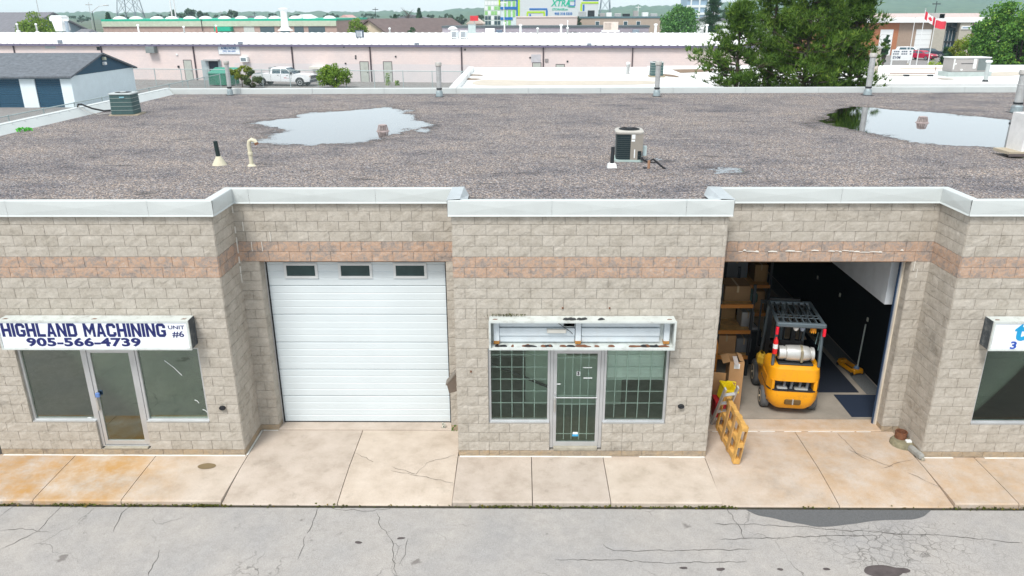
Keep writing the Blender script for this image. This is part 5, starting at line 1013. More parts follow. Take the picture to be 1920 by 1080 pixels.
# second white roof beyond the pines, with a packaged unit
wb = thing('white_roofed_building', 'wide low building with white roof beyond the pine trees', 'building'); WZ = 4.3; x0, x1, y0, y1 = 9.4, 62, 31.0, 45.2
b = MB(); b.box(x0, x1, y0, y1, -.2, WZ-.25); b.build('wall', M('neighbour_wall', (1, 1, 1)), wb); b = MB(); b.box(x0-.05, x1, y0-.05, y1, WZ-.25, WZ); b.build('roof', MEMB, wb); b = MB(); b.box(x0-.1, x1, y0-.12, y0-.051, WZ-.4, WZ+.12); b.box(x0-.1, x1, y1, y1+.15, WZ-.4, WZ+.18); b.build('parapet', WHITE, wb)
for i, pix in enumerate((((1690, 127), (1760, 126), (1770, 129), (1700, 130)), ((1840, 137), (1905, 135), (1910, 141), (1850, 143)), ((1760, 147), (1790, 148), (1788, 149), (1765, 149)), ((1660, 140), (1720, 140), (1740, 142), (1670, 142)), ((1250, 131), (1330, 130), (1330, 134), (1260, 137)))):
    flat('roof_stain', blob([tuple(GZ(px, py, WZ)[:2]) for px, py in pix], WZ+.006+.002*i, .2, 5, i+9), DRT if i in (2, 4) else M('pond_stain', (1, 1, 1)), wb)
p = GZ(1812, 137, WZ+.2); rt = thing('rooftop_unit', 'large grey beige packaged unit on a kerb on the white roof', 'air conditioner', (p.x, p.y+.3, WZ), R(4)); rt.scale = (.86, .86, .9); RTU = M('rtu_grey', (.36, .34, .33), .6, var=.06)
b = MB(); b.box(-1.6, 1.7, -.65, .65, 0, .32); b.build('roof_curb', M('curb_green_grey', (.40, .46, .45), .7), rt); b = MB(); b.box(-1.35, 1.45, -.6, .6, .34, 1.25); b.build('casing', RTU, rt); b = MB(); b.box(-1.4, 1.5, -.66, .66, 1.25, 1.31); b.build('lid', WHITE, rt)
b = MB(); b.box(.55, 1.42, -.62, -.6, .42, 1.2); b.build('coil_panel', M('coil_grey', (.15, .18, .18), .6), rt); b = MB(); b.box(-.72, .18, -.612, -.6, .86, .9); b.build('access_seam', DARK, rt)
for x0_, x1_, z0_, z1_ in ((.2, .42, .55, 1.2), (-1.3, -1.22, .5, 1.2), (-1.2, -1.08, .82, .92), (-.7, -.55, .42, .52), (1.3, 1.4, .42, .7)): b = MB(); b.box(x0_, x1_, -.625, -.605, z0_, z1_); b.build('label_plate', WHITE, rt)
for px, py, pt, r_ in ((1847, 153, 113, .11), ): 
    p = GZ(px, py, WZ); t = thing('roof_vent', 'tall white capped vent beside the packaged unit', 'vent', (p.x, p.y, WZ)); h_ = GY(px+8, pt, p.y).z-WZ; b = MB(); b.lathe((0, 0, 0), [(r_, 0), (r_, h_-.1)], 14); b.build('pipe', M('vent_grey_white', (.42, .46, .46), .5), t, True); b = MB(); b.lathe((0, 0, h_-.14), [(r_*1.2, 0), (r_*1.7, .06), (r_*1.6, .14)], 14); b.build('cap', WHITE, t); b = MB(); b.lathe((0, 0, 0), [(r_*1.6, 0), (r_*1.2, .1)], 14); b.build('boot', DARK, t)
t = thing('gas_line', 'thin gas pipe on blocks across the white roof', 'pipe', (0, 0, WZ)); b = MB(); a_ = GZ(1668, 141, WZ); c_ = GZ(1752, 141, WZ); b.tube([(a_.x, a_.y, .12), (c_.x, c_.y, .12), (c_.x, c_.y, .5)], .03, 6); b.build('pipe', M('pipe_rust', (.3, .17, .12), .8), t)
for px in (1699, 1744): p = GZ(px, 143, WZ); b = MB(); b.box(p.x-.15, p.x+.15, p.y-.1, p.y+.1, 0, .1); b.build('support_block', DARK, t)
p = GZ(1636, 100, WZ); t = thing('roof_vent', 'wide flared vent stack behind the pine boughs', 'vent', (GY(1640, 110, 40).x, 40, WZ)); b = MB(); b.lathe((0, 0, 0), [(.32, 0), (.32, 1.6)], 16); b.build('pipe', M('vent_tan', (.5, .44, .38), .7), t); b = MB(); b.lathe((0, 0, 1.6), [(.34, 0), (.5, .1), (.5, .14)], 16); b.build('cap', GALV, t)

# ------------------------------------------------------------------ the yard behind: shed, fences, pink building
G2 = 0.8
def at(px, py, Y): return GY(px, py, Y)
# self-storage shed, white walls with dark blue doors
SX1, SY0, SY1, SG = -37.55, 52.1, 62.8, .6
sh = thing('storage_shed', 'white storage shed with dark blue roll doors and grey shingle roof', 'shed'); SHW = M('shed_white', (.74, .84, .88), .8, var=.05, scale=1.5); SHB = M('shed_blue', (.02, .075, .13), .6, var=.2, scale=8); SHR = M('shed_shingle', (.13, .145, .165), .9, var=.35, scale=3, bmp=.6, bscale=9)
ez = at(137, 143, SY0).z; rzg = GP(195, 98, (SX1, 0, 0), (1, 0, 0)).z; XL = -62.0; ym = (SY0+SY1)/2
doors = []
for a_, b_ in ((0, 50), (73, 122)): doors.append((at(a_+(-2 if a_ == 0 else 1), 200, SY0).x, at(b_, 200, SY0).x))
wd = doors[1][1]-doors[1][0]; pit = doors[1][0]-doors[0][0]; doors[0] = (doors[1][0]-pit, doors[1][1]-pit); doors += [(doors[0][0]-pit*k, doors[0][1]-pit*k) for k in (1, 2, 3)]
dz1 = at(100, 148, SY0).z; xs_ = sorted([XL, SX1]+[q for d_ in doors for q in d_]); b = MB()
for a_, b_ in zip(xs_[:-1], xs_[1:]):
    if not any(abs(a_-d_[0]) < 1e-6 for d_ in doors): b.box(a_, b_, SY0, SY0+.2, SG-.2, ez)
    else: b.box(a_, b_, SY0, SY0+.2, dz1, ez)
b.box(XL, XL+.2, SY0+.2, SY1, SG-.2, ez); b.box(SX1-.2, SX1, SY0+.2, SY1, SG-.2, ez); b.box(XL, SX1, SY1, SY1+.2, SG-.2, ez); b.build('wall', SHW, sh)
for d_ in doors[:3]:
    b = MB(); nsl = 14
    for k in range(nsl): z = SG+(dz1-SG)*k/nsl; b.box(d_[0], d_[1], SY0+.12-.015*(k % 2), SY0+.16, z, z+(dz1-SG)/nsl-.01)
    b.build('roll_door', SHB, sh)
for d_ in doors[3:]: b = MB(); b.box(d_[0], d_[1], SY0+.12, SY0+.16, SG, dz1); b.build('roll_door', SHB, sh)
b = MB(); b.box(XL, SX1+.02, SY0-.03, SY0-.002, dz1+.02, ez+.02); b.build('door_header', SHB, sh)
b = MB(); b.prism([(SY0+.1, ez), (SY1+.05, ez), (ym, rzg-.12)], SX1-.15, SX1+.03, axis='x'); b.build('gable', SHB, sh)
for s_, ya, yb in ((0, SY0-.35, ym), (1, SY1+.5, ym)):
    b = MB(); za = ez+.02; b.add([(XL, ya, za), (SX1+.3, ya, za), (SX1+.3, yb, rzg), (XL, yb, rzg), (XL, ya, za-.14), (SX1+.3, ya, za-.14), (SX1+.3, yb, rzg-.14), (XL, yb, rzg-.14)], [(0, 1, 2, 3), (7, 6, 5, 4), (0, 4, 5, 1), (1, 5, 6, 2), (2, 6, 7, 3), (3, 7, 4, 0)]); b.build('roof', SHR, sh)
for k, (px, py) in enumerate(((193, 110), (194, 119))):
    p = GP(px, py, (SX1+.1, 0, 0), (1, 0, 0)); b = MB(); b.bbox(p.x-.05, p.x+.25, p.y-.16, p.y+.16, p.z-.12, p.z+.14, .04); b.build('flood_light', WHITE if k else M('lamp_cream', (.5, .52, .4), .5), sh)
# chain link fences
WIRE = M('fence_wire', (.42, .5, .5), .5, .4)
def chainlink(P0, P1, hgt, label, posts, step=.13, far=False, wr=.006):
    P0, P1 = Vector(P0), Vector(P1); d = P1-P0; L = math.hypot(d.x, d.y); t = thing('chain_link_fence', label, 'fence', tuple(P0), math.atan2(d.y, d.x)); sl_ = d.z/L
    b = MB(); b.tube([(0, 0, hgt), (L, 0, hgt+d.z)], .04, 6); b.build('top_rail', WIRE, t)
    for k in posts: x = L*k; b = MB(); b.tube([(x, 0, x*sl_-.05), (x, 0, x*sl_+hgt+.06)], .045, 6); b.build('post', WIRE, t)
    V = []; Fc = []; x = 0.0
    while x < L:
        for s_ in (1, -1):
            xa, xb = (x, x+hgt) if s_ > 0 else (x+hgt, x); k = len(V)
            za, zb = min(xa, L)*sl_, min(xb, L)*sl_
            V += [(xa-wr, -.01, za+.04), (xa+wr, -.01, za+.04), (xb+wr, -.01, zb+hgt), (xb-wr, -.01, zb+hgt)]; Fc.append((k, k+1, k+2, k+3))
        x += step
    tag(mobj('mesh', npmesh('mesh', V, Fc), WIRE, t), kind='stuff'); return t
a_ = GZ(-60, 232, 2.0); c_ = GZ(412, 144, 2.05)
chainlink((a_.x, a_.y, .5), (c_.x, c_.y, .8), 1.5, 'chain link fence running back beside the storage shed', [0, .1, .2, .3, .4, .5, .6, .7, .8, .9, 1], .14)
f0 = Vector((-46, 73.2, G2)); f1 = Vector((-3, 67.0, G2))
chainlink(f0, f1, 1.75, 'chain link fence in front of the pink building', [k/14 for k in range(15)], .16)
# pink concrete block building with white metal roof
PW0 = Vector((-75, 84.6, G2)); PW1 = Vector((24.0, 70.6, G2)); pd = (PW1-PW0); pL = pd.length; pang = math.atan2(pd.y, pd.x); pn = Vector((pd.y, -pd.x, 0)).normalized()
pk = thing('pink_building', 'long pale pink block building with a white ribbed metal roof', 'building', tuple(PW0), pang)
def onw(px, py, off=0.0):   # photo pixel -> wall-local x, z
    q = GP(px, py, PW0+pn*off, pn)-PW0; return q.dot(pd.normalized()), q.z
def pink_mat():
    m, t, b, out = newmat('pink_block_wall'); v = coords(t, 'Object'); mp = N(t, 'ShaderNodeMapping'); mp.inputs['Rotation'].default_value = (R(90), 0, 0); t.links.new(v, mp.inputs[0])
    br = N(t, 'ShaderNodeTexBrick'); br.inputs['Scale'].default_value = 1; br.inputs['Brick Width'].default_value = .4; br.inputs['Row Height'].default_value = .2; br.inputs['Mortar Size'].default_value = .012; br.inputs['Color1'].default_value = (.71, .605, .585, 1); br.inputs['Color2'].default_value = (.745, .635, .61, 1); br.inputs['Mortar'].default_value = (.66, .58, .56, 1); t.links.new(mp.outputs[0], br.inputs[0])
    n = noise_n(t, v, .35, 6, .6); col = mixc(t, 1, br.outputs[0], ramp(t, n, [(.3, (.93, .95, .97)), (.7, (1.05, 1.02, 1.0))]), 'MULTIPLY'); sx = N(t, 'ShaderNodeSeparateXYZ'); t.links.new(v, sx.inputs[0])
    g1 = ramp(t, mth(t, 'SUBTRACT', sx.outputs[2], 1.45), [(.48, (.8, .8, .8)), (.52, (0, 0, 0))]); g2 = ramp(t, mth(t, 'DIVIDE', mth(t, 'SUBTRACT', sx.outputs[0], 42.0), 30.0), [(0, (0, 0, 0)), (.002, (1, 1, 1)), (.93, (1, 1, 1)), (.935, (0, 0, 0))]); col = mixc(t, mth(t, 'MULTIPLY', mth(t, 'MULTIPLY', g1, g2), .8), col, (.6, .585, .605))
    t.links.new(col, b.inputs['Base Color']); b.inputs['Roughness'].default_value = .9; return m
ez = 3.98; b = MB(); b.box(0, pL, 0, 24, -.3, ez); b.build('wall', pink_mat(), pk)
MROOF = M('white_metal_roof', (.82, .82, .81), .45, var=.03); RD_ = 12.0; rh = .98; b = MB(); x = -.3; V = []; 
prof_x = []
while x < pL+.3: prof_x += [(x, 0), (x+.62, 0), (x+.68, .05), (x+.80, .05)]; x += .86
A_ = [(x, -.35, ez+.06+z) for x, z in prof_x]; B_ = [(x, RD_, ez+.06+rh+z) for x, z in prof_x]; C_ = [(x, 24.4, ez+.06+z) for x, z in prof_x]; n = len(A_)
b.add(A_+B_+C_, [(i, i+1, n+i+1, n+i) for i in range(n-1)]+[(n+i, n+i+1, 2*n+i+1, 2*n+i) for i in range(n-1)]); b.build('metal_roof', MROOF, pk)
b = MB(); b.box(-.3, pL+.3, -.34, -.2, ez-.16, ez+.02); b.build('gutter', M('gutter_violet', (.17, .15, .24), .5), pk)
DPM = M('downpipe_brown', (.07, .05, .06), .6)
for px in (24, 188, 361, 546, 693, 865, 1019, 1187): 
    x, _ = onw(px, 80); b = MB(); b.box(x-.06, x+.06, -.14, -.005, -.1, ez-.05); b.build('downpipe', DPM, pk)
def pdoor(x0p, x1p, yp, col, full=True):
    x0, z1 = onw(x0p, yp); x1, _ = onw(x1p, yp); b = MB(); b.box(x0-.06, x0, -.03, .02, 0, z1+.06); b.box(x1, x1+.06, -.03, .02, 0, z1+.06); b.box(x0, x1, -.03, .02, z1, z1+.06); d = b.build('door', M('door_trim_dark', (.1, .08, .09), .6), pk); b = MB(); b.box(x0, x1, -.015, -.001, .0, z1); b.build('leaf', col, d); b = MB(); b.box(x1-.16, x1-.1, -.06, -.015, z1*.45, z1*.5); b.build('handle', DARK, d)
DG = M('door_grey_green', (.44, .46, .42), .6)
pdoor(344, 358, 113, DG); pdoor(675, 690, 116, DG); pdoor(719, 734, 116, DG); pdoor(999, 1014, 118, DG); pdoor(1043, 1058, 121, DG)
x0, z1 = onw(391, 113); x1, _ = onw(409, 113); b = MB(); b.box(x0, x1, -.01, .3, 0, z1); b.build('open_doorway', M('doorway_dark', (.03, .04, .06), .7), pk)
for xa, xb in ((x0-.9, x0-.02), (x1, x1+.35)): b = MB(); b.box(xa, xb, -.12, -.05, 0, z1); b.build('door_leaf', M('open_leaf', (.36, .42, .44), .6), pk)
def wallbox(px0, px1, py0, py1, dep, mat, name, parent=pk):
    x0, z1 = onw(px0, py0); x1, z0 = onw(px1, py1); b = MB(); b.bbox(x0, x1, -dep, -.004, z0, z1, .02); return b.build(name, mat, parent)
WL = M('wall_light_grey', (.22, .25, .30), .5)
for px, py in ((114, 78), (452, 81), (782, 83), (1105, 84)): wallbox(px-4, px+4, py-3, py+3, .3, WL, 'wall_light')
wallbox(84, 105, 85, 91, .06, M('louvre_pale', (.5, .55, .54), .6), 'louvre'); wallbox(181, 188, 88, 94, .06, DARK, 'louvre'); wallbox(278, 296, 87, 99, .7, M('wall_unit_grey', (.22, .25, .25), .6), 'wall_condenser'); wallbox(453, 468, 106, 116, .5, WHITE, 'window_unit'); wallbox(455, 465, 108, 114, .52, M('unit_grille', (.2, .25, .28), .6), 'unit_grille')
wallbox(330, 334, 101, 104, .1, WHITE, 'lamp_dome'); wallbox(333, 337, 123, 127, .1, DARK, 'wall_socket')
for px, py in ((645, 88), (667, 105), (667, 109), (742, 106), (872, 93), (994, 108), (1064, 115), (648, 119)): wallbox(px-1.5, px+1.5, py-1.5, py+1.5, .08, DARK, 'wall_fixture')
wallbox(1022, 1028, 110, 116, .1, M('meter_grey', (.28, .26, .26), .6), 'meter_box'); wallbox(996, 1014, 102, 117, .02, M('patched_grey', (.5, .49, .52), .8), 'patched_panel'); wallbox(585, 611, 124, 129, .9, M('awning_cream', (.7, .68, .62), .7), 'door_canopy'); wallbox(385, 413, 111, 114, .6, M('canopy_grey', (.4, .4, .4), .7), 'door_canopy')
# board sign on the pink wall
x0, z1 = onw(408, 81); x1, z0 = onw(451, 102); sg = thing('wall_sign', 'white board sign of a kitchen workshop on the pink wall', 'sign', tuple(PW0+pd.normalized()*((x0+x1)/2)+pn*.02+Vector((0, 0, z0))), pang); hw = (x1-x0)/2; hh = z1-z0
b = MB(); b.box(-hw, hw, -.06, -.004, 0, hh); b.build('board', SIGNW, sg); b = frame_rect(-hw, hw, 0, hh, .04, -.075, -.055); b.build('frame', ALU, sg); SBL = M('sign_blue', (.02, .12, .34), .5)
text('TINELLI KITCHENS', .36, SBL, sg, (0, -.063, hh*.8), bold=.012, sx=.85); text('& MILLWORK', .36, SBL, sg, (0, -.063, hh*.54), bold=.012, sx=.85); text('(905) 385 6009', .26, SBL, sg, (0, -.063, hh*.28), bold=.006)
b = MB(); b.box(-hw*.85, hw*.85, -.066, -.06, hh*.1, hh*.14); b.build('underline', M('line_grey', (.5, .5, .52), .6), sg)
# things on the metal roof
def onroof(px, py):
    n_ = Vector((0, -rh, RD_)).normalized(); n_ = Matrix.Rotation(pang, 3, 'Z') @ n_; return GP(px, py, PW0+Vector((0, 0, ez+.06)), n_)
def rvent(px, py, ptop, r_, label, mat=GALV, cone=False):
    p = onroof(px, py); h_ = GY(px, ptop, p.y).z-p.z; t = thing('roof_vent', label, 'vent', tuple(p), 0, 'vents on the white metal roof'); b = MB(); b.lathe((0, 0, -.1), [(r_*(2.2 if cone else 1), 0), (r_*(1.2 if cone else 1), .5), (r_, h_*.8), (r_, h_+.02)], 12); b.build('pipe', mat, t, True); b = MB(); b.lathe((0, 0, h_), [(r_*1.1, -.12), (r_*1.5, -.06), (r_*1.5, .02), (r_*.6, .09)], 12); b.build('cap', WHITE if mat is not RUST else mat, t); b = MB(); b.lathe((0, 0, -.1), [(r_*2.4, 0), (r_*2.3, .12), (r_*1.2, .2)], 12); b.build('boot', MROOF, t)
rvent(34, 58, 45, .11, 'small pipe vent at the far left of the metal roof'); rvent(70, 60, 45, .11, 'small pipe vent between the tree and the white hopper'); rvent(346, 64, 50, .1, 'slim grey pipe vent above the wall condenser'); rvent(407, 64, 48, .1, 'red rusted pipe vent above the board sign', M('red_pipe', (.5, .08, .07), .6)); rvent(731, 63, 53, .1, 'short grey pipe vent near the dark roof box'); rvent(1008, 66, 53, .11, 'short grey pipe vent near the storage building'); rvent(1064, 66, 52, .1, 'short pipe vent with thin mast'); rvent(1316, 65, 52, .12, 'grey pipe vent next to the pines'); rvent(535, 56, 16, .42, 'tall white conical exhaust stack on the metal roof ridge', WHITE, True); rvent(128, 62, 38, .22, 'grey cowl vent next to the white hopper', M('cowl_grey', (.3, .36, .42), .5))
p = onroof(115, 57); t = thing('dust_hopper', 'white dust collector hopper on the metal roof', 'hopper', tuple(p), pang); b = MB(); b.loft([ringf(.5, .5, -.1), ringf(.75, .6, 1.2), ringf(.95, .7, 1.3), ringf(.95, .7, 1.75), ringf(.7, .55, 1.95)]); b.build('body', WHITE, t); b = MB(); b.box(-.98, .98, -.73, .73, 1.72, 1.8); b.build('lid', GALV, t); b = MB(); b.tube([(.9, -.2, .8), (1.3, -.2, .9), (1.4, -.2, 0)], .2, 8); b.build('duct', GALV, t)
for i, (px, py, l, m_) in enumerate(((675, 72, 'dark box condenser alone on the metal roof edge', M('box_navy', (.07, .1, .15), .5)), (853, 73, 'left one of a pair of white condensers on the metal roof', WHITE), (870, 73, 'right one of a pair of white condensers on the metal roof', WHITE))):
    p = onroof(px, py); t = thing('roof_condenser', l, 'air conditioner', tuple(p), pang); b = MB(); b.box(-.42, .42, -.3, .3, .12, .92); b.build('casing', m_, t); b = MB(); b.box(-.32, .2, -.32, -.3, .2, .82); b.build('fan_grille', M('grille_grey', (.3, .33, .36), .6), t)
    for x in (-.35, .35): b = MB(); b.box(x-.04, x+.04, -.35, .35, -.05, .12); b.build('foot', WHITE, t)
    b = MB(); b.lathe((-.06, -.32, .5), [(.05, 0)]*2, 8); b.box(.22, .4, -.32, -.3, .2, .8); b.build('service_panel', M('panel_grey', (.5, .55, .6), .5), t)
p = onroof(849, 58); t = thing('mushroom_vent', 'white mushroom exhaust fan behind the condenser pair', 'vent', tuple(p)); b = MB(); b.lathe((0, 0, -.05), [(.3, 0), (.3, .25)], 14); b.build('curb', GALV, t); b = MB(); b.lathe((0, 0, .2), [(.62, 0), (.6, .1), (.35, .3), (.05, .36)], 16); b.build('hood', WHITE, t, True)
p = onroof(885, 62); t = thing('duct_box', 'pale grey upright duct box behind the condenser pair', 'duct', tuple(p)); b = MB(); b.box(-.45, .45, -.3, .3, -.1, 1.0); b.build('body', M('duct_pale', (.42, .50, .50), .5), t); b = MB(); b.box(-.5, .5, -.35, .35, 1.0, 1.06); b.build('lid', GALV, t)
p = onroof(1145, 57); t = thing('roof_cooler', 'cream louvred cooler on the ridge of the metal roof', 'air conditioner', tuple(p), pang); b = MB(); b.box(-.9, .9, -.6, .6, .0, 1.0); b.build('casing', M('cooler_cream', (.6, .53, .47), .6), t); b = MB(); b.box(-1.1, 1.1, -.8, .8, -.15, .02); b.build('base', WHITE, t)
for k in range(5): b = MB(); b.box(-.75+.17*k, -.63+.17*k, -.63, -.6, .15, .9); b.build('louvre', M('louvre_tan', (.4, .34, .3), .7), t)

# ------------------------------------------------------------------ vehicles and yard objects
def car_wheel(t, x, y, r, w=.22):
    s_ = -1 if y < 0 else 1; C = lambda dy, rr: [(x+rr*math.cos(q), y+dy*s_, r+rr*math.sin(q)) for q in np.linspace(0, 2*math.pi, 21)[:-1]]
    b = MB(); b.loft([C(-w/2, r*.9), C(-w/2+.03, r), C(w/2-.03, r), C(w/2, r*.9)]); wl = b.build('wheel', BLACK, t, True); b = MB(); b.loft([C(w/2-.03, r*.66), C(w/2+.006, r*.64), C(w/2-.01, r*.3), C(w/2+.01, r*.12)]); b.build('rim', ALU, wl, True)
def carbody(t, prof, hw, mat, name='body', tuck=.06):
    b = MB(); c = (sum(p[0] for p in prof)/len(prof), sum(p[1] for p in prof)/len(prof)); sh_ = lambda k: [(c[0]+(p[0]-c[0])*k, c[1]+(p[1]-c[1])*k) for p in prof]
    b.loft([[(x, y, z) for x, z in sh_(k)] for y, k in ((-hw, .97), (-hw+tuck, 1), (hw-tuck, 1), (hw, .97))]); return b.build(name, mat, t, True)
def cabin(t, prof, prof_top_in, hw, mat, glassm, wins, name='cabin'):
    b = MB(); zs = [p[1] for p in prof]; z0_, z1_ = min(zs), max(zs); ins = lambda z: hw-prof_top_in*(z-z0_)/(z1_-z0_)
    b.loft([[(x, -ins(z), z) for x, z in prof], [(x, ins(z), z) for x, z in prof]]); cb = b.build(name, mat, t)
    for w in wins:
        for s_ in (-1, 1):
            b = MB(); b.loft([[(x, s_*(ins(z)+o), z) for x, z in w] for o in ((.006, -.02) if s_ < 0 else (-.02, .006))]); b.build('side_window', glassm, cb)
    return cb, ins
CARGL = M('car_glass', (.05, .09, .11), .08, var=.1, spec=.6); TRW = M('truck_white', (.80, .82, .84), .25, var=.02)
w0 = GZ(495, 161, G2); w1 = GZ(566, 162, G2); wbm = (w0-w1).length; tk = thing('pickup_truck', 'white crew cab pickup truck parked by the pink wall', 'truck', tuple((w0+w1)/2+Vector((0, .9, 0))), math.atan2(w1.y-w0.y, w1.x-w0.x)); h_ = wbm/2; s = wbm/3.75
X = lambda x: x*s
carbody(tk, [(X(-2.95), .55), (X(-2.35), .5), (X(2.5), .45), (X(2.88), .5), (X(2.92), .95), (X(2.85), 1.16), (X(2.3), 1.25), (X(1.25), 1.28), (X(-2.98), 1.25)], .98, TRW)
cabin(tk, [(X(-1.0), 1.2), (X(1.35), 1.2), (X(.75), 1.62), (X(.45), 1.9), (X(-.75), 1.92), (X(-.95), 1.8)], .2, .95, TRW, CARGL, [[(X(-.8), 1.3), (X(.0), 1.3), (X(.0), 1.78), (X(-.78), 1.78)], [(X(.08), 1.3), (X(1.05), 1.3), (X(.55), 1.76), (X(.08), 1.78)]])
b = MB(); b.add([(X(1.36), -.78, 1.24), (X(1.36), .78, 1.24), (X(.5), .7, 1.87), (X(.5), -.7, 1.87)], [(0, 1, 2, 3)]); b.build('windscreen', CARGL, tk)
b = MB(); b.box(X(-2.9), X(-1.05), -.8, .8, 1.16, 1.256); b.build('bed', M('bed_dark', (.05, .09, .1), .6), tk)
for x in (-h_, h_):
    for y in (-.86, .86): car_wheel(tk, x, y, .42, .28)
    b = MB(); b.loft([[(x+.52*math.cos(q), y_, .45+.5*math.sin(q)) for q in np.linspace(0, math.pi, 13)] for y_ in (-.985, -.95)]); b.build('wheel_arch', BLACK, tk)
b = MB(); b.box(X(2.88), X(2.94), -.75, .75, .78, 1.1); b.build('grille', DARK, tk); b = MB(); b.box(X(2.6), X(2.98), -.95, .95, .42, .68); b.build('bumper', M('bumper_dark', (.05, .06, .08), .5), tk)
for y in (-.85, .85): b = MB(); b.bbox(X(2.75), X(2.93), y-.12, y+.12, .98, 1.12, .02); b.build('headlight', M('lamp_lens', (.7, .55, .5), .2), tk); b = MB(); b.bbox(X(.95), X(1.2), y*1.2-.08, y*1.2+.08, 1.3, 1.48, .03); b.build('mirror', DARK, tk); b = MB(); b.bbox(X(-2.99), X(-2.93), y-.1, y+.1, .85, 1.2, .02); b.build('tail_light', M('red_lens', (1, 0, 0)), tk)
for x in (-.95, .04, 1.1): b = MB(); b.box(X(x)-.008, X(x)+.008, -.988, -.97, .55, 1.28); b.build('door_seam', DARK, tk)
for x in (-.3, .6): b = MB(); b.box(X(x), X(x)+.18, -.995, -.97, 1.12, 1.16); b.build('door_handle', DARK, tk)
text('XTREME', .16, M('decal_grey', (.4, .38, .42), .5), tk, (X(.62), -.99, .9)) if False else None
b = MB(); b.box(X(.35), X(.62), -.992, -.98, .88, .93); b.box(X(.35), X(.9), -.992, -.98, .82, .84); b.build('door_decal', M('decal_red', (.5, .2, .2), .5), tk)
b = MB(); b.box(X(-1.15), X(-1.05), -.8, .8, 1.25, 1.95); b.build('headache_rack', GALV, tk)
d0 = GZ(395, 161, G2); d1 = GZ(437, 161.5, G2); t = thing('dumpster', 'green steel dumpster with sloped lid by the open doorway', 'dumpster', tuple((d0+d1)/2+Vector((0, .8, 0))), pang); w = (d1-d0).length/2; GRN = M('dumpster_green', (.012, .22, .13), .5, var=.15, dirt=.2)
b = MB(); b.prism([(-.9, .12), (.9, .12), (.95, 1.75), (-.95, 1.25)], -w, w, axis='x'); b.build('body', GRN, t); b = MB(); b.add([(-w-.04, -1.0, 1.27), (w+.04, -1.0, 1.27), (w+.04, .98, 1.78), (-w-.04, .98, 1.78), (-w-.04, -1.0, 1.32), (w+.04, -1.0, 1.32), (w+.04, .98, 1.83), (-w-.04, .98, 1.83)], [(0, 1, 2, 3), (7, 6, 5, 4), (0, 4, 5, 1), (1, 5, 6, 2), (2, 6, 7, 3), (3, 7, 4, 0)]); b.build('lid', M('dumpster_lid', (.02, .26, .17), .4), t)
for x in (-w*.5, w*.5): b = MB(); b.box(x-.04, x+.04, -.98, -.9, .12, 1.2); b.build('rib', GRN, t)
SHRB = foliage('bright_shrub', (.06, .13, .012), (.22, .36, .03), (.45, .5, .05)); SHRY = foliage('yellow_shrub', (.1, .14, .02), (.3, .36, .04), (.5, .48, .06))
p = GZ(628, 165, G2); leafy('leafy_shrub', 'bright green leafy shrub by the fence next to the truck', (p.x, p.y, G2), 2.5, 2.3, -.1, 6500, .13, SHRB, 3, 60, cat='shrub', trunk_r=.06, ry=1.3, lumpy=.35)
p = GZ(455, 163, G2); leafy('leafy_shrub', 'yellow green shrub spilling over the dumpster', (p.x, p.y, G2), 2.3, 1.6, .7, 2200, .14, SHRY, 4, 30, cat='shrub', trunk_r=.05, ry=.9)
p = GZ(475, 165, G2); leafy('leafy_shrub', 'dull green shrub at the rear of the truck', (p.x, p.y, G2), 1.9, 1.0, -.1, 2200, .11, foliage('dull_shrub', (.04, .07, .03), (.13, .18, .06), (.25, .26, .1)), 5, 14, cat='shrub', trunk_r=.05)
for px, l in ((728, 'thin green weed against the pink wall by the grey doors'), (745, 'low green weed at the foot of the pink wall')): p = GZ(px, 160, G2); weed(l, (p.x, p.y, G2), 1.3 if px < 740 else .5, 160, .3, SHRB, leaf=.14)

# ------------------------------------------------------------------ farther buildings
def house(label, px, py_base, Y, L, Wd, wh, rhh, rot, wallm, roofm, gabm=None, extra=None):
    p = at(px, 40, Y); t = thing('gable_house', label, 'house', (p.x, Y, G2), rot); ov = .5
    b = MB(); b.box(-L/2, L/2, -Wd/2, Wd/2, -.3, wh); b.build('wall', wallm, t)
    for s_ in (-1, 1):
        b = MB(); b.prism([(-Wd/2, wh), (Wd/2, wh), (0, wh+rhh)], s_*L/2-.1, s_*L/2+.02, axis='x'); b.build('gable', gabm or wallm, t)
        b = MB(); ya, za = s_*(Wd/2+ov), wh-rhh*ov/(Wd/2); b.add([(-L/2-ov, ya, za), (L/2+ov, ya, za), (L/2+ov, 0, wh+rhh), (-L/2-ov, 0, wh+rhh), (-L/2-ov, ya, za+.25), (L/2+ov, ya, za+.25), (L/2+ov, 0, wh+rhh+.25), (-L/2-ov, 0, wh+rhh+.25)], [(3, 2, 1, 0), (4, 5, 6, 7), (0, 1, 5, 4), (1, 2, 6, 5), (2, 3, 7, 6), (3, 0, 4, 7)]); b.build('roof', roofm, t)
    for k in range(3):
        x = -L/2+L*(k+.5)/3; b = MB(); b.box(x-.6, x+.6, -Wd/2-.04, -Wd/2, wh*.4, wh*.8); w = b.build('window', WHITE, t); b = MB(); b.box(x-.5, x+.5, -Wd/2-.05, -Wd/2-.04, wh*.45, wh*.75); b.build('pane', CARGL, w)
    return t
BLG = M('blue_grey_siding', (.24, .31, .36), .8); GRF = M('grey_shingle', (.17, .17, .19), .9, var=.2, scale=1.5); BRF = M('brown_shingle', (.15, .115, .11), .9, var=.2, scale=1.5); TAN = M('tan_wall', (.6, .5, .38), .9)
house('grey roofed house with blue grey gable behind the metal roof', 33, 50, 116, 24, 11, 4.5, 2.9, R(-35), TAN, GRF, BLG)
house('small grey blue gabled annex beside the grey roofed house', 160, 52, 106, 6, 7, 3.2, 1.8, R(-50), BLG, GRF, BLG)
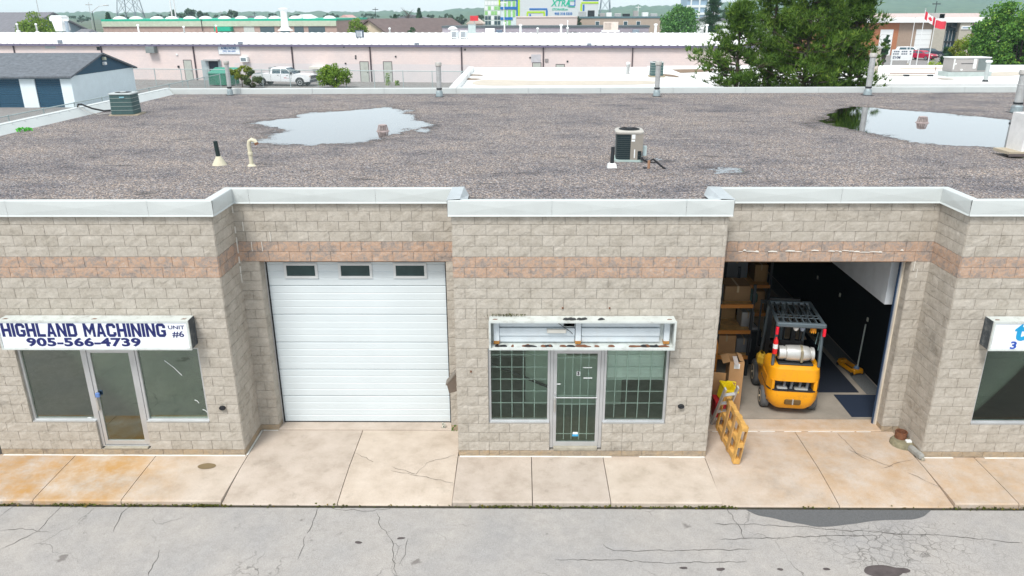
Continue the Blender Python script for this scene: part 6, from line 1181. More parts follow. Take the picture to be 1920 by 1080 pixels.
house('tan house with brown roof and broad front gable', 772, 52, 116, 17, 10, 4.0, 2.3, R(50), TAN, BRF)
def slab_building(name, label, x0p, x1p, ytop, Y, dep, mat, capm=None, caph=.3, rot=0.0, z1=None):
    A, B = at(x0p, ytop, Y), at(x1p, ytop, Y); z = z1 or (A.z+B.z)/2; t = thing(name, label, 'building', ((A.x+B.x)/2, Y, G2), rot); hw = (B.x-A.x)/2
    b = MB(); b.box(-hw, hw, 0, dep, -.3, z-G2-caph); b.build('wall', mat, t)
    b = MB(); b.box(-hw-.1, hw+.1, -.12, dep+.1, z-G2-caph, z-G2); b.build('coping', capm or mat, t); return t, hw, z-G2, Y
GRB = M('green_trim', (.02, .42, .27), .5); PGR = M('pale_green_band', (.50, .56, .44), .8); PKW = M('rose_brick', (.45, .33, .29), .9, var=.15, scale=2)
t, hw, zt, Y = slab_building('green_trimmed_building', 'long low building with bright green roof edge and skylight domes', 186, 632, 35.5, 118, 22, PKW, GRB, .32, R(-2))
b = MB(); b.box(-hw, hw, -.2, -.001, zt-1.15, zt-.33); b.build('fascia_band', PGR, t)
for k in range(13): x = -hw+2+(2*hw-4)*k/12+random.uniform(-.4, .4); b = MB(); b.lathe((x, 2.5, zt-.05), [(1.1, 0), (1.0, .2), (.6, .42), (.1, .5)], 12); b.build('skylight', WHITE, t, True)
for k, (q0, q1) in enumerate(((.605, .65), (.675, .735), (.76, .80), (.82, .86), (.88, .95))): b = MB(); b.box(-hw+2*hw*q0, -hw+2*hw*q1, -.05, -.002, .5, zt-1.2 if k != 0 else zt-.4); b.build('window', CARGL if k else M('pale_door', (.55, .58, .55), .7), t)
b = MB(); b.box(-hw*.02, hw*.12, -1.2, -.01, zt-1.9, zt-1.2); b.build('green_awning', GRB, t); b = MB(); b.tube([(-.14*hw, -.25, zt-1.9), (-.14*hw, -.25, zt+.0)], .06, 6); b.build('downpipe', DARK, t)
GPB = M('purple_grey_brick', (.33, .30, .34), .9, var=.1); DCAP = M('dark_coping', (.08, .10, .11), .6)
t, hw, zt, Y = slab_building('grey_flat_building', 'grey flat roofed building just behind the metal roof ridge', 828, 1216, 48.3, 99.5, 5, GPB, DCAP, .25, R(-3))
for px, w, h_, m_ in ((920, 1.3, .9, WHITE), (927 + 10, .9, .7, M('vent_dark_blue', (.1, .14, .2), .5)), (1190, .9, .7, M('unit_slate', (.2, .25, .3), .5)), (1075, 1.0, .4, DARK)):
    x = at(px, 50, Y).x-t.location.x; b = MB(); b.bbox(x-w/2, x+w/2, -1.6, -.8, zt-1.2, zt-1.2+h_, .04); b.build('rooftop_box', m_, t)
for i, (px, pt, r_, l) in enumerate(((946, 43, .09, 'thin white vent pipe'), (976, 47, .14, 'white vent with round cap'), (1052, 47, .14, 'white vent with wide cap'), (1064, 40, .05, 'thin mast with small box'), (1229, 46, .15, 'slim white vent'), (1325, 47, .13, 'white vent'), (260, 47, .12, 'pair of white vents')) ):
    p = at(px, 58, 92 if px > 300 else 104); h_ = at(px, pt, p.y).z-(p.z-.8); tt = thing('roof_vent', l+' on the roof ridge beside the ' + ['duct box', 'storage building view', 'tan building view', 'cream cooler', 'round maple', 'tall pines', 'green trim'][i], 'vent', (p.x, p.y, p.z-.8)); b = MB(); b.lathe((0, 0, 0), [(r_, 0), (r_, h_)], 10); b.build('pipe', WHITE, tt, True); b = MB(); b.lathe((0, 0, h_), [(r_*1.6, -.1), (r_*1.7, .05), (r_*.6, .12)], 10); b.build('cap', WHITE, tt)
t, hw, zt, Y = slab_building('pale_block_building', 'plain pale pink block in front of the storage building', 968, 1082, 31, 150, 14, M('pale_rose_wall', (.60, .52, .49), .9, var=.04), None, .2)
for x, w, h_ in ((-hw*.7, .5, 1.4), (-.4*hw, 1.6, .8)): b = MB(); b.box(x-w/2, x+w/2, -.06, -.002, .8, .8+h_); b.build('wall_opening', CARGL, t)
t, hw, zt, Y = slab_building('tan_flat_building', 'tan flat building with three small square windows', 1088, 1241, 31, 158, 16, M('tan_block', (.40, .33, .27), .9, var=.08), M('teal_coping', (.10, .17, .19), .5), .35)
for px in (1120, 1173, 1197): x = at(px, 40, Y).x-t.location.x; b = MB(); b.box(x-.45, x+.45, -.04, -.002, zt-1.9, zt-.9); w = b.build('window', WHITE, t); b = MB(); b.box(x-.38, x+.38, -.05, -.04, zt-1.82, zt-.98); b.build('pane', CARGL, w)
for k in range(9): x = -hw+2*hw*(k+.5)/9+random.uniform(-.5, .5); w, h_ = random.uniform(.6, 1.6), random.uniform(.5, 1.3); b = MB(); b.bbox(x-w/2, x+w/2, 3, 4.5, zt-.05, zt+h_, .05); b.build('rooftop_unit', [GALV, DARK, RTU, WHITE][k % 4], t)
# storage tower with blue and lime stripes
SY = 235; sw = M('storage_wall', (.58, .62, .64), .7, var=.04); LIME = M('lime_stripe', (.42, .66, .01), .5); BLU = M('royal_stripe', (.01, .14, .45), .5); LGL = M('green_panel', (.28, .58, .20), .4)
A, B = at(940, 0, SY), at(1122, 0, SY); sx0 = A.x; t = thing('storage_building', 'tall pale storage building with royal blue and lime stripes', 'building', (sx0, SY, G2)); LX = lambda px: at(px, 20, SY).x-sx0; LZ = lambda py, px=1020: at(px, py, SY).z-G2
ht = LZ(-30); b = MB(); b.box(LX(968), LX(1122), 0, 30, -.3, ht); b.build('wall', sw, t); b = MB(); b.box(LX(908), LX(939), .6, 30, -.3, ht); b.build('glazed_corner', M('glazing_pale', (.60, .68, .64), .25), t); b = MB(); b.box(LX(939.2), LX(967.8), .2, 30, -.3, ht); b.build('panel_bay', M('bay_pale', (.62, .7, .72), .5), t)
for i in range(5):
    for j in range(6):
        x0, x1 = LX(909+i*5.9), LX(914+i*5.9); z0, z1 = LZ(46-j*9.2), LZ(39-j*9.2); b = MB(); b.box(x0, x1, .5, .59, z0, z1); b.build('pane', (LGL if (1 < j < 4 and (i*7+j*3) % 5 < 3) else (CARGL if j < 2 and i in (0, 1, 3, 4) else WHITE)), t)
for py in (15, 34.5, -2): b = MB(); b.box(LX(938), LX(961 if py > 30 else 969.5), .0, .19, LZ(py+2.4), LZ(py-2.4)); b.build('blue_band', BLU, t)
for j, (ya, yb) in enumerate(((47, 37.5), (31.5, 18), (12, 1))):
    for i in range(3):
        if j == 0 and i == 2: continue
        x0 = 944+i*8.5; b = MB(); b.box(LX(x0), LX(x0+5), .1, .19, LZ(ya), LZ(yb)); b.build('pane', LGL, t)
b = MB(); b.box(LX(935), LX(938), .3, .55, LZ(10), ht); b.build('lime_edge', LIME, t); b = MB(); b.box(LX(968), LX(970.8), -.14, -.01, LZ(32), ht); b.build('blue_edge', BLU, t); b = MB(); b.box(LX(971), LX(974.5), -.14, -.01, LZ(32), ht); b.build('lime_edge', LIME, t)
def stripe(pts, wpx, m_):
    for (xa, ya), (xb, yb) in zip(pts[:-1], pts[1:]): b = MB(); b.box(LX(min(xa, xb)-wpx/2), LX(max(xa, xb)+wpx/2), -.12, -.01, LZ(max(ya, yb)+wpx/2), LZ(min(ya, yb)-wpx/2)); b.build('stripe', m_, t)
stripe([(994, 17), (1024.5, 17)], 3, BLU); stripe([(1025.2, 20.2), (1025.2, 31)], 3, BLU); stripe([(989.5, 22.7), (1020, 22.7)], 3, LIME); stripe([(988.8, 25.8), (988.8, 31)], 3, LIME); stripe([(1020.4, 25.8), (1020.4, 31)], 3, LIME); stripe([(994, 28), (994, 30)], 3, BLU)
stripe([(1091, 5.5), (1120, 5.5)], 3, LIME); stripe([(1089.5, 9), (1089.5, 31)], 3, LIME); stripe([(1094, 10.5), (1094, 29)], 3, BLU); stripe([(1094, 0), (1120, 0)], 3, BLU)
TEAL = M('teal_letters', (.0, .46, .28), .5)
text('XTRA', 2.6, TEAL, t, (LX(1051), -.05, LZ(6.5)), bold=.05, sx=.86, shear=.25, ex=.03); text('STORAGE.co', .85, TEAL, t, (LX(1050), -.05, LZ(17.8)), ex=.03, bold=.02); text('905 318 5333', .98, BLU, t, (LX(1056.5), -.05, LZ(26)), ex=.03, bold=.03)
stripe([(1066, 1.5), (1075.5, 1.5)], 1.6, TEAL); stripe([(1065, 1.5), (1065, 12.4)], 1.6, TEAL); stripe([(1067, 13.1), (1077, 13.1)], 1.4, TEAL); stripe([(1077.5, -1), (1077.5, 10.5)], 1.6, BLU); stripe([(1067.5, 10.9), (1075.8, 10.9)], 1.4, BLU)
t, hw, zt, Y = slab_building('glass_apartment_tower', 'distant blue glass apartment tower behind the maple', 1293, 1358, -70, 520, 20, M('tower_blue', (.30, .42, .55), .4), WHITE, .6)
for k in range(8): b = MB(); z = LZ(22, 1320)*0+.5+k*4.6; b.box(-hw, hw, -.5, -.02, z, z+1.5); b.build('balcony_band', WHITE, t)
for k in range(4): b = MB(); x = -hw+2*hw*(k+.5)/4; b.box(x-.5, x+.5, -.6, -.52, 0, zt); b.build('pier', WHITE, t)
for px, ytop, Y, w, m_, l in ((565, 27, 260, 36, WHITE, 'white peaked roof shed far behind the green trimmed building'), (645, 28, 255, 30, M('rose_metal', (.62, .36, .34), .7), 'rose peaked roof shed in the distance'), (470, 30, 300, 60, M('slate_far', (.25, .3, .38), .8), 'slate coloured long shed in the distance'), (770, 28, 330, 70, M('blue_far', (.32, .4, .46), .8), 'blue grey long shed in the distance'), (890, 33, 210, 30, M('beige_far', (.6, .5, .44), .8), 'beige shop with red sign in the distance'), (1340, 30, 260, 60, WHITE, 'white low shed beyond the maple')):
    A, B = at(px-w/2, ytop, Y), at(px+w/2, ytop, Y); t = thing('distant_shed', l, 'building', ((A.x+B.x)/2, Y, G2)); hw = (B.x-A.x)/2; z = A.z-G2; b = MB(); b.box(-hw, hw, 0, 12, -.3, z-1.6); b.build('wall', m_, t); b = MB(); b.prism([(-hw-.3, z-1.6), (hw+.3, z-1.6), (hw*.05, z), (-hw*.05, z)], -.4, 12.4); b.build('roof', m_ if w < 40 else GRF, t); b = MB(); b.box(-hw*.4, hw*.2, -.05, -.01, 0, 3); b.build('door', CARGL, t)
p = at(889, 32.5, 205); t = thing('red_sign', 'small red shop sign on a post in the distance', 'sign', (p.x, 205, G2)); b = MB(); b.box(-1.1, 1.1, -.15, .15, p.z-G2-.9, p.z-G2+.4); b.build('panel', M('sign_red', (.7, .04, .05), .5), t); b = MB(); b.box(-.15, .15, -.1, .1, -.2, p.z-G2-.9); b.build('post', GALV, t)

# ------------------------------------------------------------------ brick units, flags and cars on the right
RY = 128.0; ORB = M('orange_brick', (.42, .17, .085), .9, var=.12, scale=3); TNB = M('tan_brick', (.36, .27, .21), .9, var=.1, scale=3); CPI = M('concrete_pillar', (.42, .39, .33), .9, var=.1); DGL = M('dark_glazing', (.02, .05, .07), .15, var=.3)
ax = at(1600, 60, RY).x; t = thing('brick_units', 'brick industrial units with white dock doors and flat pale roof', 'building', (ax, RY, G2)); bx_ = lambda px, py=70: at(px, py, RY).x-ax; bz = lambda py, px=1740: at(px, py, RY).z-G2
top = bz(41)
for a_, c_, m_, dep in ((1560, 1683, ORB, 0), (1683, 1746, TNB, 0), (1746, 1767, CPI, -.6), (1767, 1793, DGL, .5), (1793, 1816, CPI, -.6), (1816, 1856, TNB, .3), (1856, 2010, CPI, .1)): b = MB(); b.box(bx_(a_), bx_(c_), dep, 20, -.3, top); b.build('wall', m_, t)
b = MB(); b.box(bx_(1555), bx_(2012), -.8, 60, top, top+.5); b.build('roof', M('pale_roof', (.70, .66, .64), .8, var=.05), t); b = MB(); b.box(bx_(1555), bx_(2012), -.9, -.81, top-.1, top+.6); b.build('coping', WHITE, t); b = MB(); b.box(bx_(1555), bx_(2012), 30, 31, top+.5, top+1.3); b.build('roof_upstand', M('rose_upstand', (.6, .5, .48), .8), t)
for a_, c_ in ((1649, 1673), (1716, 1745)):
    d_ = MB(); d_.box(bx_(a_), bx_(c_), -.08, -.01, .0, bz(55)); d_ = d_.build('dock_door', WHITE, t)
    for k in range(1, 5): b = MB(); b.box(bx_(a_), bx_(c_), -.09, -.08, bz(55)*k/5-.02, bz(55)*k/5+.02); b.build('panel_seam', GALV, d_)
b = MB(); b.box(bx_(1795), bx_(1814), -.75, -.61, bz(55), bz(49)); b.build('name_board', WHITE, t); b = MB(); b.box(bx_(1797), bx_(1812), -.77, -.755, bz(53), bz(51)); b.build('board_print', M('print_blue', (.2, .3, .42), .6), t)
for k in range(4): x = bx_(1768+k*6.2); b = MB(); b.box(x-.05, x+.05, .4, .5, 0, bz(58)); b.build('mullion', GALV, t)
b = MB(); b.box(bx_(1767), bx_(1793), .3, .5, bz(80), bz(77)); b.build('spandrel', DARK, t); b = MB(); b.tube([(bx_(1777), -.3, top), (bx_(1778), -.3, bz(49)), (bx_(1788), -.3, bz(52)), (bx_(1789), -.3, bz(60))], .18, 6); b.build('duct_pipe', DARK, t)
b = MB(); b.box(bx_(1820), bx_(1848), .2, .3, bz(62), bz(47)); b.build('window', DGL, t)
for px, w, h_, m_ in ((1652, 1.6, 1.2, GALV), (1650, 1.0, 1.9, DARK), (1657, .5, .6, DARK), (1803, 2.4, .9, RTU), (1810, 1.0, .8, DARK)): x = bx_(px, 38); b = MB(); b.bbox(x-w/2, x+w/2, 8, 9.5, top+.5, top+.5+h_, .05); b.build('rooftop_unit', m_, t)
RED_ = M('flag_red', (.68, .02, .05), .7); FLW_ = M('flag_white', (.8, .8, .8), .7)
def flagpole(pxb, pyb, pxt, pyt, Y, label, flag=None):
    p = at(pxb, pyb, Y); h_ = at(pxt, pyt, Y).z-G2; t = thing('flagpole', label, 'flagpole', (p.x, Y, G2)); b = MB(); b.tube([(0, 0, -.1), (0, 0, h_)], [.07, .035], 8); b.build('pole', WHITE, t, True); b = MB(); b.lathe((0, 0, h_), [(.02, 0), (.08, .06), (.08, .1), (.02, .16)], 8); b.build('finial', ALU, t); b = MB(); b.lathe((0, 0, -.05), [(.2, 0), (.18, .15), (.08, .2)], 10); b.build('base', CONC, t)
    if flag:
        W_, H_ = 1.75, 1.0
        def pt(u, v): return Vector((.05+W_*u*.86, .14*math.sin(u*7), h_-.2-H_*(1-v)-flag*u*W_+.05*math.sin(u*9)))
        def strip(u0, u1, m_, n_=5, name='stripe'):
            b = MB()
            for i in range(n_): a_, c_ = u0+(u1-u0)*i/n_, u0+(u1-u0)*(i+1)/n_; b.add([pt(a_, 0), pt(c_, 0), pt(c_, 1), pt(a_, 1)], [(0, 1, 2, 3)])
            return b.build(name, m_, t)
        if flag > .3: strip(0, .27, RED_); strip(.27, .73, FLW_); strip(.73, 1, RED_); b = MB(); lf = [(.5, .85), (.55, .68), (.61, .72), (.6, .52), (.66, .56), (.64, .42), (.56, .34), (.51, .34), (.51, .2), (.49, .2), (.49, .34), (.44, .34), (.36, .42), (.34, .56), (.4, .52), (.39, .72), (.45, .68)]; b.add([pt(u, v)+Vector((0, -.02, 0)) for u, v in lf], [tuple(range(len(lf)))]); b.build('leaf_emblem', RED_, t)
        else: strip(0, 1, M('ensign_red', (.72, .05, .08), .7), 8, 'cloth')
    return t
flagpole(1703, 112, 1713, 34, 104, 'bare white flagpole nearest the dock doors'); flagpole(1718, 121, 1736, 18, 96, 'white flagpole flying a red and white maple leaf flag', .55); flagpole(1740, 118, 1755, 35, 98, 'white flagpole flying a plain red flag', .12)
p = GZ(1690, 120, G2); t = thing('notice_board', 'white roadside board with dark lettering near the flagpoles', 'sign', (p.x, 92, G2)); p0, p1 = at(1673, 93, 92), at(1709, 113, 92); hw = (p1.x-p0.x)/2; t.location.x = (p0.x+p1.x)/2; z0, z1 = p1.z-G2, p0.z-G2
b = MB(); b.box(-hw, hw, -.08, .08, z0, z1); b.build('board', WHITE, t)
for s_ in (-1, 1): b = MB(); b.box(s_*hw*.9-.08, s_*hw*.9+.08, -.06, .06, -.1, z0); b.build('post', WHITE, t)
INK = M('board_ink', (.12, .14, .2), .7)
text('DESIGN LTD', .42, INK, t, (.05, -.09, z0+(z1-z0)*.82), sx=.9) if False else None
for k, (zz, w_) in enumerate(((.82, .85), (.6, .9))):
    for i in range(9):
        if i % 4 == 3: continue
        x = -hw*w_+2*hw*w_*i/9; b = MB(); b.box(x, x+hw*.15, -.095, -.081, z0+(z1-z0)*(zz-.06), z0+(z1-z0)*(zz+.06)); b.build('print_mark', INK, t)
text('EVM', .5, INK, t, (-hw*.5, -.09, z0+(z1-z0)*.26), bold=.012, sx=1.1)
def car(px0, px1, py, label, mat, dark=CARGL, suv=True, rot=0.0, Y=None):
    A, B = GZ(px0, py, G2), GZ(px1, py, G2); L = 4.6; t = thing('parked_car', label, 'car', tuple((A+B)/2), rot); hgt = 1.72 if suv else 1.45
    carbody(t, [(-2.25, .35), (2.2, .33), (2.28, .7), (2.0, .92), (1.0, 1.0), (-2.2, 1.02), (-2.3, .7)], .9, mat); cabin(t, [(-2.15, .95), (1.15, .95), (.45, hgt-.05), (-.2, hgt), (-1.8, hgt-.04)], .22, .86, mat, dark, [[(-1.9, 1.05), (-.65, 1.05), (-.65, hgt-.12), (-1.7, hgt-.12)], [(-.55, 1.05), (.9, 1.05), (.35, hgt-.14), (-.55, hgt-.1)]])
    b = MB(); b.add([(1.17, -.78, .98), (1.17, .78, .98), (.48, .66, hgt-.1), (.48, -.66, hgt-.1)], [(0, 1, 2, 3)]); b.build('windscreen', dark, t)
    for x in (-1.4, 1.4):
        for y in (-.8, .8): car_wheel(t, x, y, .34)
    for y in (-.68, .68): b = MB(); b.bbox(2.1, 2.3, y-.18, y+.18, .68, .84, .02); b.build('headlight', M('lamp_lens', (1, 1, 1)), t); b = MB(); b.bbox(-2.32, -2.2, y-.15, y+.15, .75, .95, .02); b.build('tail_light', M('red_lens', (1, 0, 0)), t)
    b = MB(); b.bbox(2.2, 2.32, -.6, .6, .4, .62, .02); b.build('grille', DARK, t)
car(1684, 1722, 107, 'white estate car parked outside the dock doors', TRW, rot=R(-12)); car(1714, 1738, 112, 'crimson car parked nose out near the flagpoles', M('car_crimson', (.42, .01, .05), .3), suv=False, rot=R(-60)); car(1731, 1756, 107, 'dark saloon car parked beside the concrete pillar', M('car_dark', (.02, .03, .05), .3), suv=False, rot=R(-20))

# ------------------------------------------------------------------ trees of the middle and far distance
MAPLE = foliage('maple_leaf', (.03, .1, .03), (.14, .32, .08), (.3, .48, .13)); YTREE = foliage('yellow_green_leaf', (.06, .12, .02), (.2, .32, .04), (.42, .46, .08)); DKG = foliage('dark_leaf', (.02, .06, .03), (.06, .14, .06), (.12, .2, .08)); RTR = foliage('right_tree_leaf', (.025, .09, .02), (.15, .33, .05), (.4, .52, .08))
def treeat(px, ytop, Y, wpx, label, mat, z0f=.25, n=3500, leaf=.22, seed=0, name='broadleaf_tree', group=None, ncl=46):
    p = at(px, ytop, Y); sc = (Y+CAM_D)/F_PX; h_ = p.z-G2; leafy(name, label, (p.x, Y, G2), h_, wpx*sc/2, h_*z0f, n, leaf, mat, seed, ncl, group, trunk_r=.02*h_+.06)
treeat(1277, 3, 112, 72, 'round green maple standing behind the pink building', MAPLE, .08, 7500, .26, 21, 'maple_tree', ncl=80); treeat(67, 20, 103, 72, 'yellow green tree in front of the grey roofed house', YTREE, .3, 4200, .22, 22); treeat(668, 27, 106, 42, 'small green tree left of the tan gable', YTREE, .2, 2200, .2, 23); treeat(772, 42, 101, 20, 'dark teal bush in front of the tan house', DKG, .05, 1600, .16, 24); treeat(1085, 25, 152, 16, 'dark shrub between the pale block and the tan building', DKG, .05, 900, .22, 25)
for i, (px, yt, Y, w, m_, l) in enumerate(((1893, -12, 62, 100, RTR, 'large leafy tree at the corner of the white roof'), (1935, 5, 58, 80, RTR, 'leafy tree partly past the corner of the white roof'))): treeat(px, yt, Y, w, l, m_, .04, 9500, .2, 31+i, ncl=90)
for i, (px, yt, Y, w, l, m_) in enumerate(((1835, 44, 66, 46, 'bright yellow green shrub behind the packaged roof unit', SHRB), (1808, 60, 70, 44, 'loose pale shrub beside the concrete pillar', SHRY), (1665, 58, 100, 16, 'dark narrow cypress beside the orange brick', DKG), (1780, 82, 90, 24, 'low bush at the foot of the dark glazing', DKG), (1865, 70, 60, 60, 'dense bush under the large leafy tree', RTR))): treeat(px, yt, Y, w, l, m_, .02, 3200, .15, 41+i, 'leafy_shrub', ncl=40)
treeat(1756, 111, 80, 34, 'low lime coloured hedge beyond the white roof', foliage('lime_hedge', (.18, .3, .01), (.42, .55, .02), (.6, .66, .04)), .0, 1500, .1, 51, 'clipped_hedge')
pine('blue green pine between the maple and the glass tower', (at(1337, 30, 116).x, 116, G2), 11.5, 2.4, 1.5, 61, DKG, blades=6, L=.6)
for i, (px, yt, Y, l, m_) in enumerate(((200, 17, 240, 'small dark spruce left of the green trimmed building', DKG), (785, 9, 300, 'dark spruce beyond the tan house', DKG), (740, 22, 260, 'small spruce beyond the brown roof', DKG))):
    p = at(px, yt, Y); h_ = p.z-G2; t = thing('spruce_tree', l, 'tree', (p.x, Y, G2)); rs = np.random.RandomState(i); n = 1500; k = rs.uniform(.03, 1, n)**.6; q = rs.uniform(0, 6.283, n); rad = (1-k)*h_*.24*rs.uniform(.5, 1, n); k = 1-k; rad = (1-(k))*h_*.24*rs.uniform(.5, 1.05, n); C = np.stack([rad*np.cos(q), rad*np.sin(q), k*h_], 1); d = unit(n, rs)*.5; e_ = np.cross(d, unit(n, rs))*.6; mobj('crown', npmesh('crown', *quads_from(C, d, e_)), m_, t); b = MB(); b.tube([(0, 0, -.1), (0, 0, h_*.9)], [.25, .05], 6); b.build('trunk', BARK, t)
p = at(765, 14, 280); t = thing('bare_tree', 'bare twiggy tree beyond the brown roof', 'tree', (p.x, 280, G2)); b = MB(); h_ = p.z-G2; b.tube([(0, 0, -.1), (0, 0, h_*.6)], [.3, .12], 6); rs = np.random.RandomState(5); tw = MB()
for k in range(60): q = rs.uniform(0, 6.28); z = rs.uniform(.25, .75)*h_; l = rs.uniform(1, 3); tw.tube([(0, 0, z), (l*math.cos(q), l*math.sin(q), z+l*.9)], [.09, .03], 4)
b.build('trunk', BARK, t); tw.build('twigs', BARK, t)
FAR = foliage('far_leaf', (.03, .06, .035), (.08, .14, .07))
FARL = ['right behind the pair of white masts', 'tallest of the trees above the green trim', 'just after the tallest tree above the green trim', 'wide one above the middle of the green trim', 'at the foot of the big lattice tower', 'behind the far grey utility pole', 'behind the tall white exhaust stack', 'behind the white peaked shed', 'behind the rose peaked shed', 'before the wooden utility pole', 'behind the bare twiggy tree', 'behind the ridge of the brown roof', 'at the end of the brown roof', 'between brown roof and red sign', 'behind the red sign', 'low one beside the white masts', 'beside the street lamp', 'at the edge of the storage building', 'under the small lattice tower', 'between the glass tower and the pines', 'above the orange brick', 'above the white dock door', 'above the tan brick', 'behind the flags']
for i, (px, yt, Y, w) in enumerate(((328, 18, 430, 30), (355, 15, 450, 26), (378, 19, 460, 24), (430, 16, 430, 34), (230, 25, 380, 20), (415, 25, 600, 40), (505, 24, 620, 44), (560, 25, 650, 50), (620, 25, 600, 40), (690, 24, 640, 50), (745, 26, 560, 36), (810, 26, 500, 44), (840, 24, 480, 30), (862, 28, 420, 24), (905, 26, 380, 30), (300, 26, 600, 40), (150, 27, 640, 50), (1108, 22, 340, 16), (1120, 24, 360, 14), (1370, 12, 330, 40), (1610, 25, 260, 30), (1640, 28, 250, 26), (1700, 27, 380, 40), (1770, 26, 360, 40))):
    treeat(px, yt, Y, w, 'hazy rounded far tree ' + FARL[i], FAR, .1, 700, .9, 70+i, 'distant_tree', 'hazy trees on the horizon', 20)

# ------------------------------------------------------------------ pylons and poles
LAT = M('pylon_steel', (.22, .26, .30), .6, .3)
def pylon(px, ybase, wpx, Y, label, H_=42):
    p = at(px, ybase, Y); w = wpx*(Y+CAM_D)/F_PX/2; t = thing('transmission_tower', label, 'pylon', (p.x, Y, G2)); lv = [0, 7, 13, 19, 24, 29, 33, 37, H_]; hwz = lambda z: w*(1-.82*min(1, z/30.0)); 
    for sx_ in (-1, 1):
        for sy in (-1, 1): b = MB(); b.tube([(sx_*hwz(z), sy*hwz(z), z) for z in lv], .17, 5); b.build('leg', LAT, t)
    b = MB()
    for z0, z1 in zip(lv[:-1], lv[1:]):
        a_, c_ = hwz(z0), hwz(z1)
        for s_ in (-1, 1):
            for u in (-1, 1): b.tube([(u*a_, s_*a_, z0), (-u*c_, s_*c_, z1)], .09, 4); b.tube([(s_*a_, u*a_, z0), (s_*c_, -u*c_, z1)], .09, 4)
            b.tube([(-c_, s_*c_, z1), (c_, s_*c_, z1)], .08, 4)
    b.build('bracing', LAT, t)
    for z in (30, 36): b = MB(); b.tube([(-8, 0, z), (0, 0, z+1.2), (8, 0, z)], .12, 4); b.build('cross_arm', LAT, t)
pylon(246, 34, 40, 300, 'lattice transmission tower behind the green trimmed building'); pylon(1134, 30, 22, 380, 'lattice transmission tower behind the tan building')
def pole(px, yb, yt, Y, label, r_=.12, arm=None, m_=None, name='utility_pole'):
    p = at(px, yb, Y); h_ = at(px, yt, Y).z-G2; t = thing(name, label, 'pole', (p.x, Y, G2)); b = MB(); b.tube([(0, 0, -.2), (0, 0, h_)], [r_, r_*.7], 6); b.build('shaft', m_ or DARK, t)
    if arm: b = MB(); b.tube([(0, 0, h_-.1), (arm*.5, 0, h_+.9), (arm, 0, h_+1.1)], .05, 5); b.build('arm', GALV, t); b = MB(); b.bbox(arm-.5, arm+.5, -.2, .2, h_+1.0, h_+1.2, .05); b.build('lamp_head', GALV, t)
    else: b = MB(); b.box(-.9, .9, -.06, .06, h_-.7, h_-.5); b.build('cross_arm', m_ or DARK, t)
pole(176, 40, 21, 150, 'street lamp beside the grey gable', .1, 3.0, None, 'street_lamp'); pole(172, 40, 4, 190, 'tall thin light mast beside the grey gable', .08, None, GALV); pole(323, 33, -20, 210, 'left white mast of a pair above the green trim', .22, None, WHITE); pole(330, 33, -20, 212, 'right white mast of a pair above the green trim', .22, None, WHITE); pole(705, 40, 14, 240, 'wooden utility pole beyond the small green tree'); pole(478, 33, 22, 330, 'far utility pole above the green trim', .14); pole(1196, 30, 10, 260, 'tall white pole beyond the tan building', .16, None, WHITE); pole(415, 33, 20, 300, 'far grey utility pole near the round far tree', .12, None, GALV); pole(1752, 30, 2, 170, 'dark leaning pole behind the flags'); pole(74, 30, -10, 200, 'thin pole behind the yellow green tree', .1, None, GALV)
pole(945, 50, 0, 180, 'white pole in front of the storage building', .12, None, WHITE)

# ------------------------------------------------------------------ hills on the horizon and the haze
prof = [(-300, 29), (0, 27), (150, 28), (300, 27.5), (450, 27), (600, 25.5), (720, 26), (800, 24), (850, 19), (900, 17), (960, 17), (1060, 18), (1120, 19), (1180, 12), (1250, 10), (1330, 7), (1450, 1), (1560, -8), (1680, -16), (1800, -20), (1920, -20), (2100, -22), (2500, -10)]
HX = np.linspace(-300, 2500, 420); HYT = np.interp(HX, [q[0] for q in prof], [q[1] for q in prof]); V = []; rows = 14; rs = np.random.RandomState(9)
for j in range(rows):
    k = j/(rows-1); Yh = 900+1100*k
    for px, yt in zip(HX, HYT):
        q = at(px, yt, 2000.0); zt = max(q.z, 9); x = at(px, yt, Yh).x; hgt = G2+(zt-G2)*(k**1.6) + (vn(np.array([px*.09]), np.array([j*.9+3]), 1.0, 8)[0]*9*k+vn(np.array([px*.3]), np.array([j*1.7]), 1.0, 12)[0]*6*k)
        V.append((x, Yh, max(hgt, G2-.5) if j else G2-1.0))
nW = len(HX); Fq = [(j*nW+i, j*nW+i+1, (j+1)*nW+i+1, (j+1)*nW+i) for j in range(rows-1) for i in range(nW-1)]
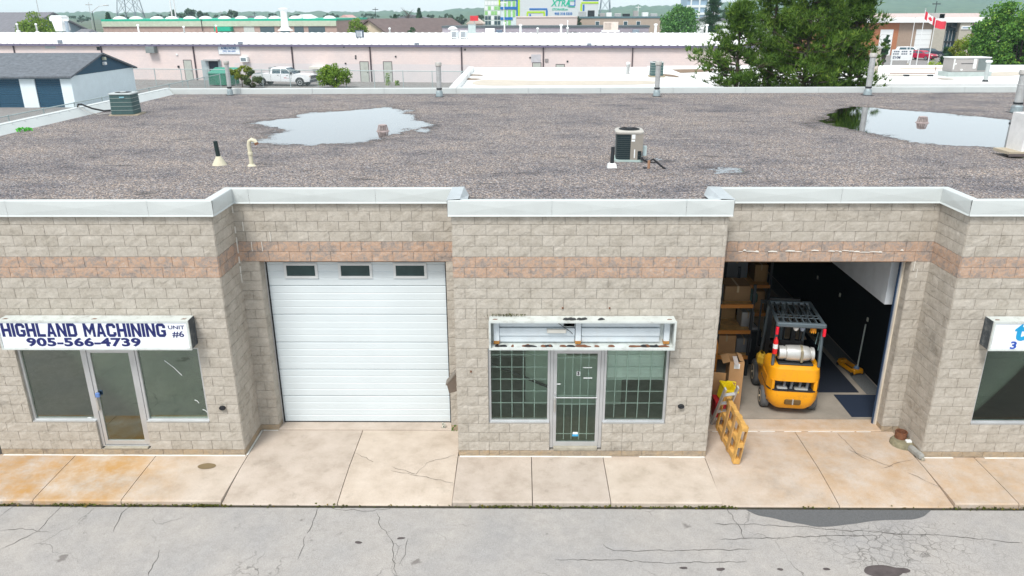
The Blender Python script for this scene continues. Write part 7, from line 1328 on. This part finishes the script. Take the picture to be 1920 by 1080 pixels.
def forest_mat():
    m, t, b, out = newmat('forest_slope'); w = coords(t, 'World'); v = N(t, 'ShaderNodeTexVoronoi'); v.inputs['Scale'].default_value = .07; t.links.new(w, v.inputs['Vector']); n = noise_n(t, w, .012, 5)
    col = mixc(t, .5, ramp(t, v.outputs['Distance'], [(0, (.12, .22, .12)), (.7, (.04, .09, .06))]), ramp(t, n, [(.3, (.04, .08, .04)), (.7, (.12, .17, .08))])); t.links.new(col, b.inputs['Base Color']); b.inputs['Roughness'].default_value = .95; return m
structure(mobj('hills', npmesh('hills', V, Fq), forest_mat(), None, True))
hz = MB(); hz.box(-3600, 3600, -720, 2300, -3.0, 125.0)
m = bpy.data.materials.new('haze_air'); m.use_nodes = True; tt = m.node_tree; tt.nodes.clear(); o_ = tt.nodes.new('ShaderNodeOutputMaterial'); pv = tt.nodes.new('ShaderNodeVolumePrincipled'); pv.inputs['Color'].default_value = (.66, .88, 1.0, 1); pv.inputs['Density'].default_value = .00021; pv.inputs['Anisotropy'].default_value = 0.2; tt.links.new(pv.outputs[0], o_.inputs['Volume'])
hzo = hz.build('haze', m); tag(hzo, 'thin pale blue air haze over the whole place', 'haze', kind='stuff')
SC.cycles.volume_bounces = 4
# lime bloom along a joint of the right-hand door bay and old sealant in the corner joints
ef = MB(); rn = random.Random(4); x = 4.15
while x < 7.3:
    l = rn.uniform(.06, .22); k = rn.random()
    if k < .8: z = 3.93+rn.uniform(-.012, .025); h2 = rn.uniform(.008, .04); ef.add([(x, RD-.03, z), (x+l, RD-.03, z-.004), (x+l*.9, RD-.028, z+h2*.6), (x+l*.4, RD-.028, z+h2), (x+.01, RD-.028, z+h2*.5)], [(0, 1, 2, 3, 4)])
    x += l*.9
for z in np.arange(3.3, 4.85, .2):
    if rn.random() < .75: ef.box(BX[2]+.01, BX[2]+.03, RD-.034, RD-.02, z, z+rn.uniform(.12, .2))
for x, z in ((-5.18, 3.94), (-4.98, 3.94), (-4.8, 4.14), (-5.3, 4.34), (7.55, 3.55), (7.62, 3.4)): ef.box(x, x+.012, RD-.03, RD-.018, z, z+.19)
tag(ef.build('lime_bloom', M('lime_bloom', (.68, .66, .61), .9), bld), kind='stuff')
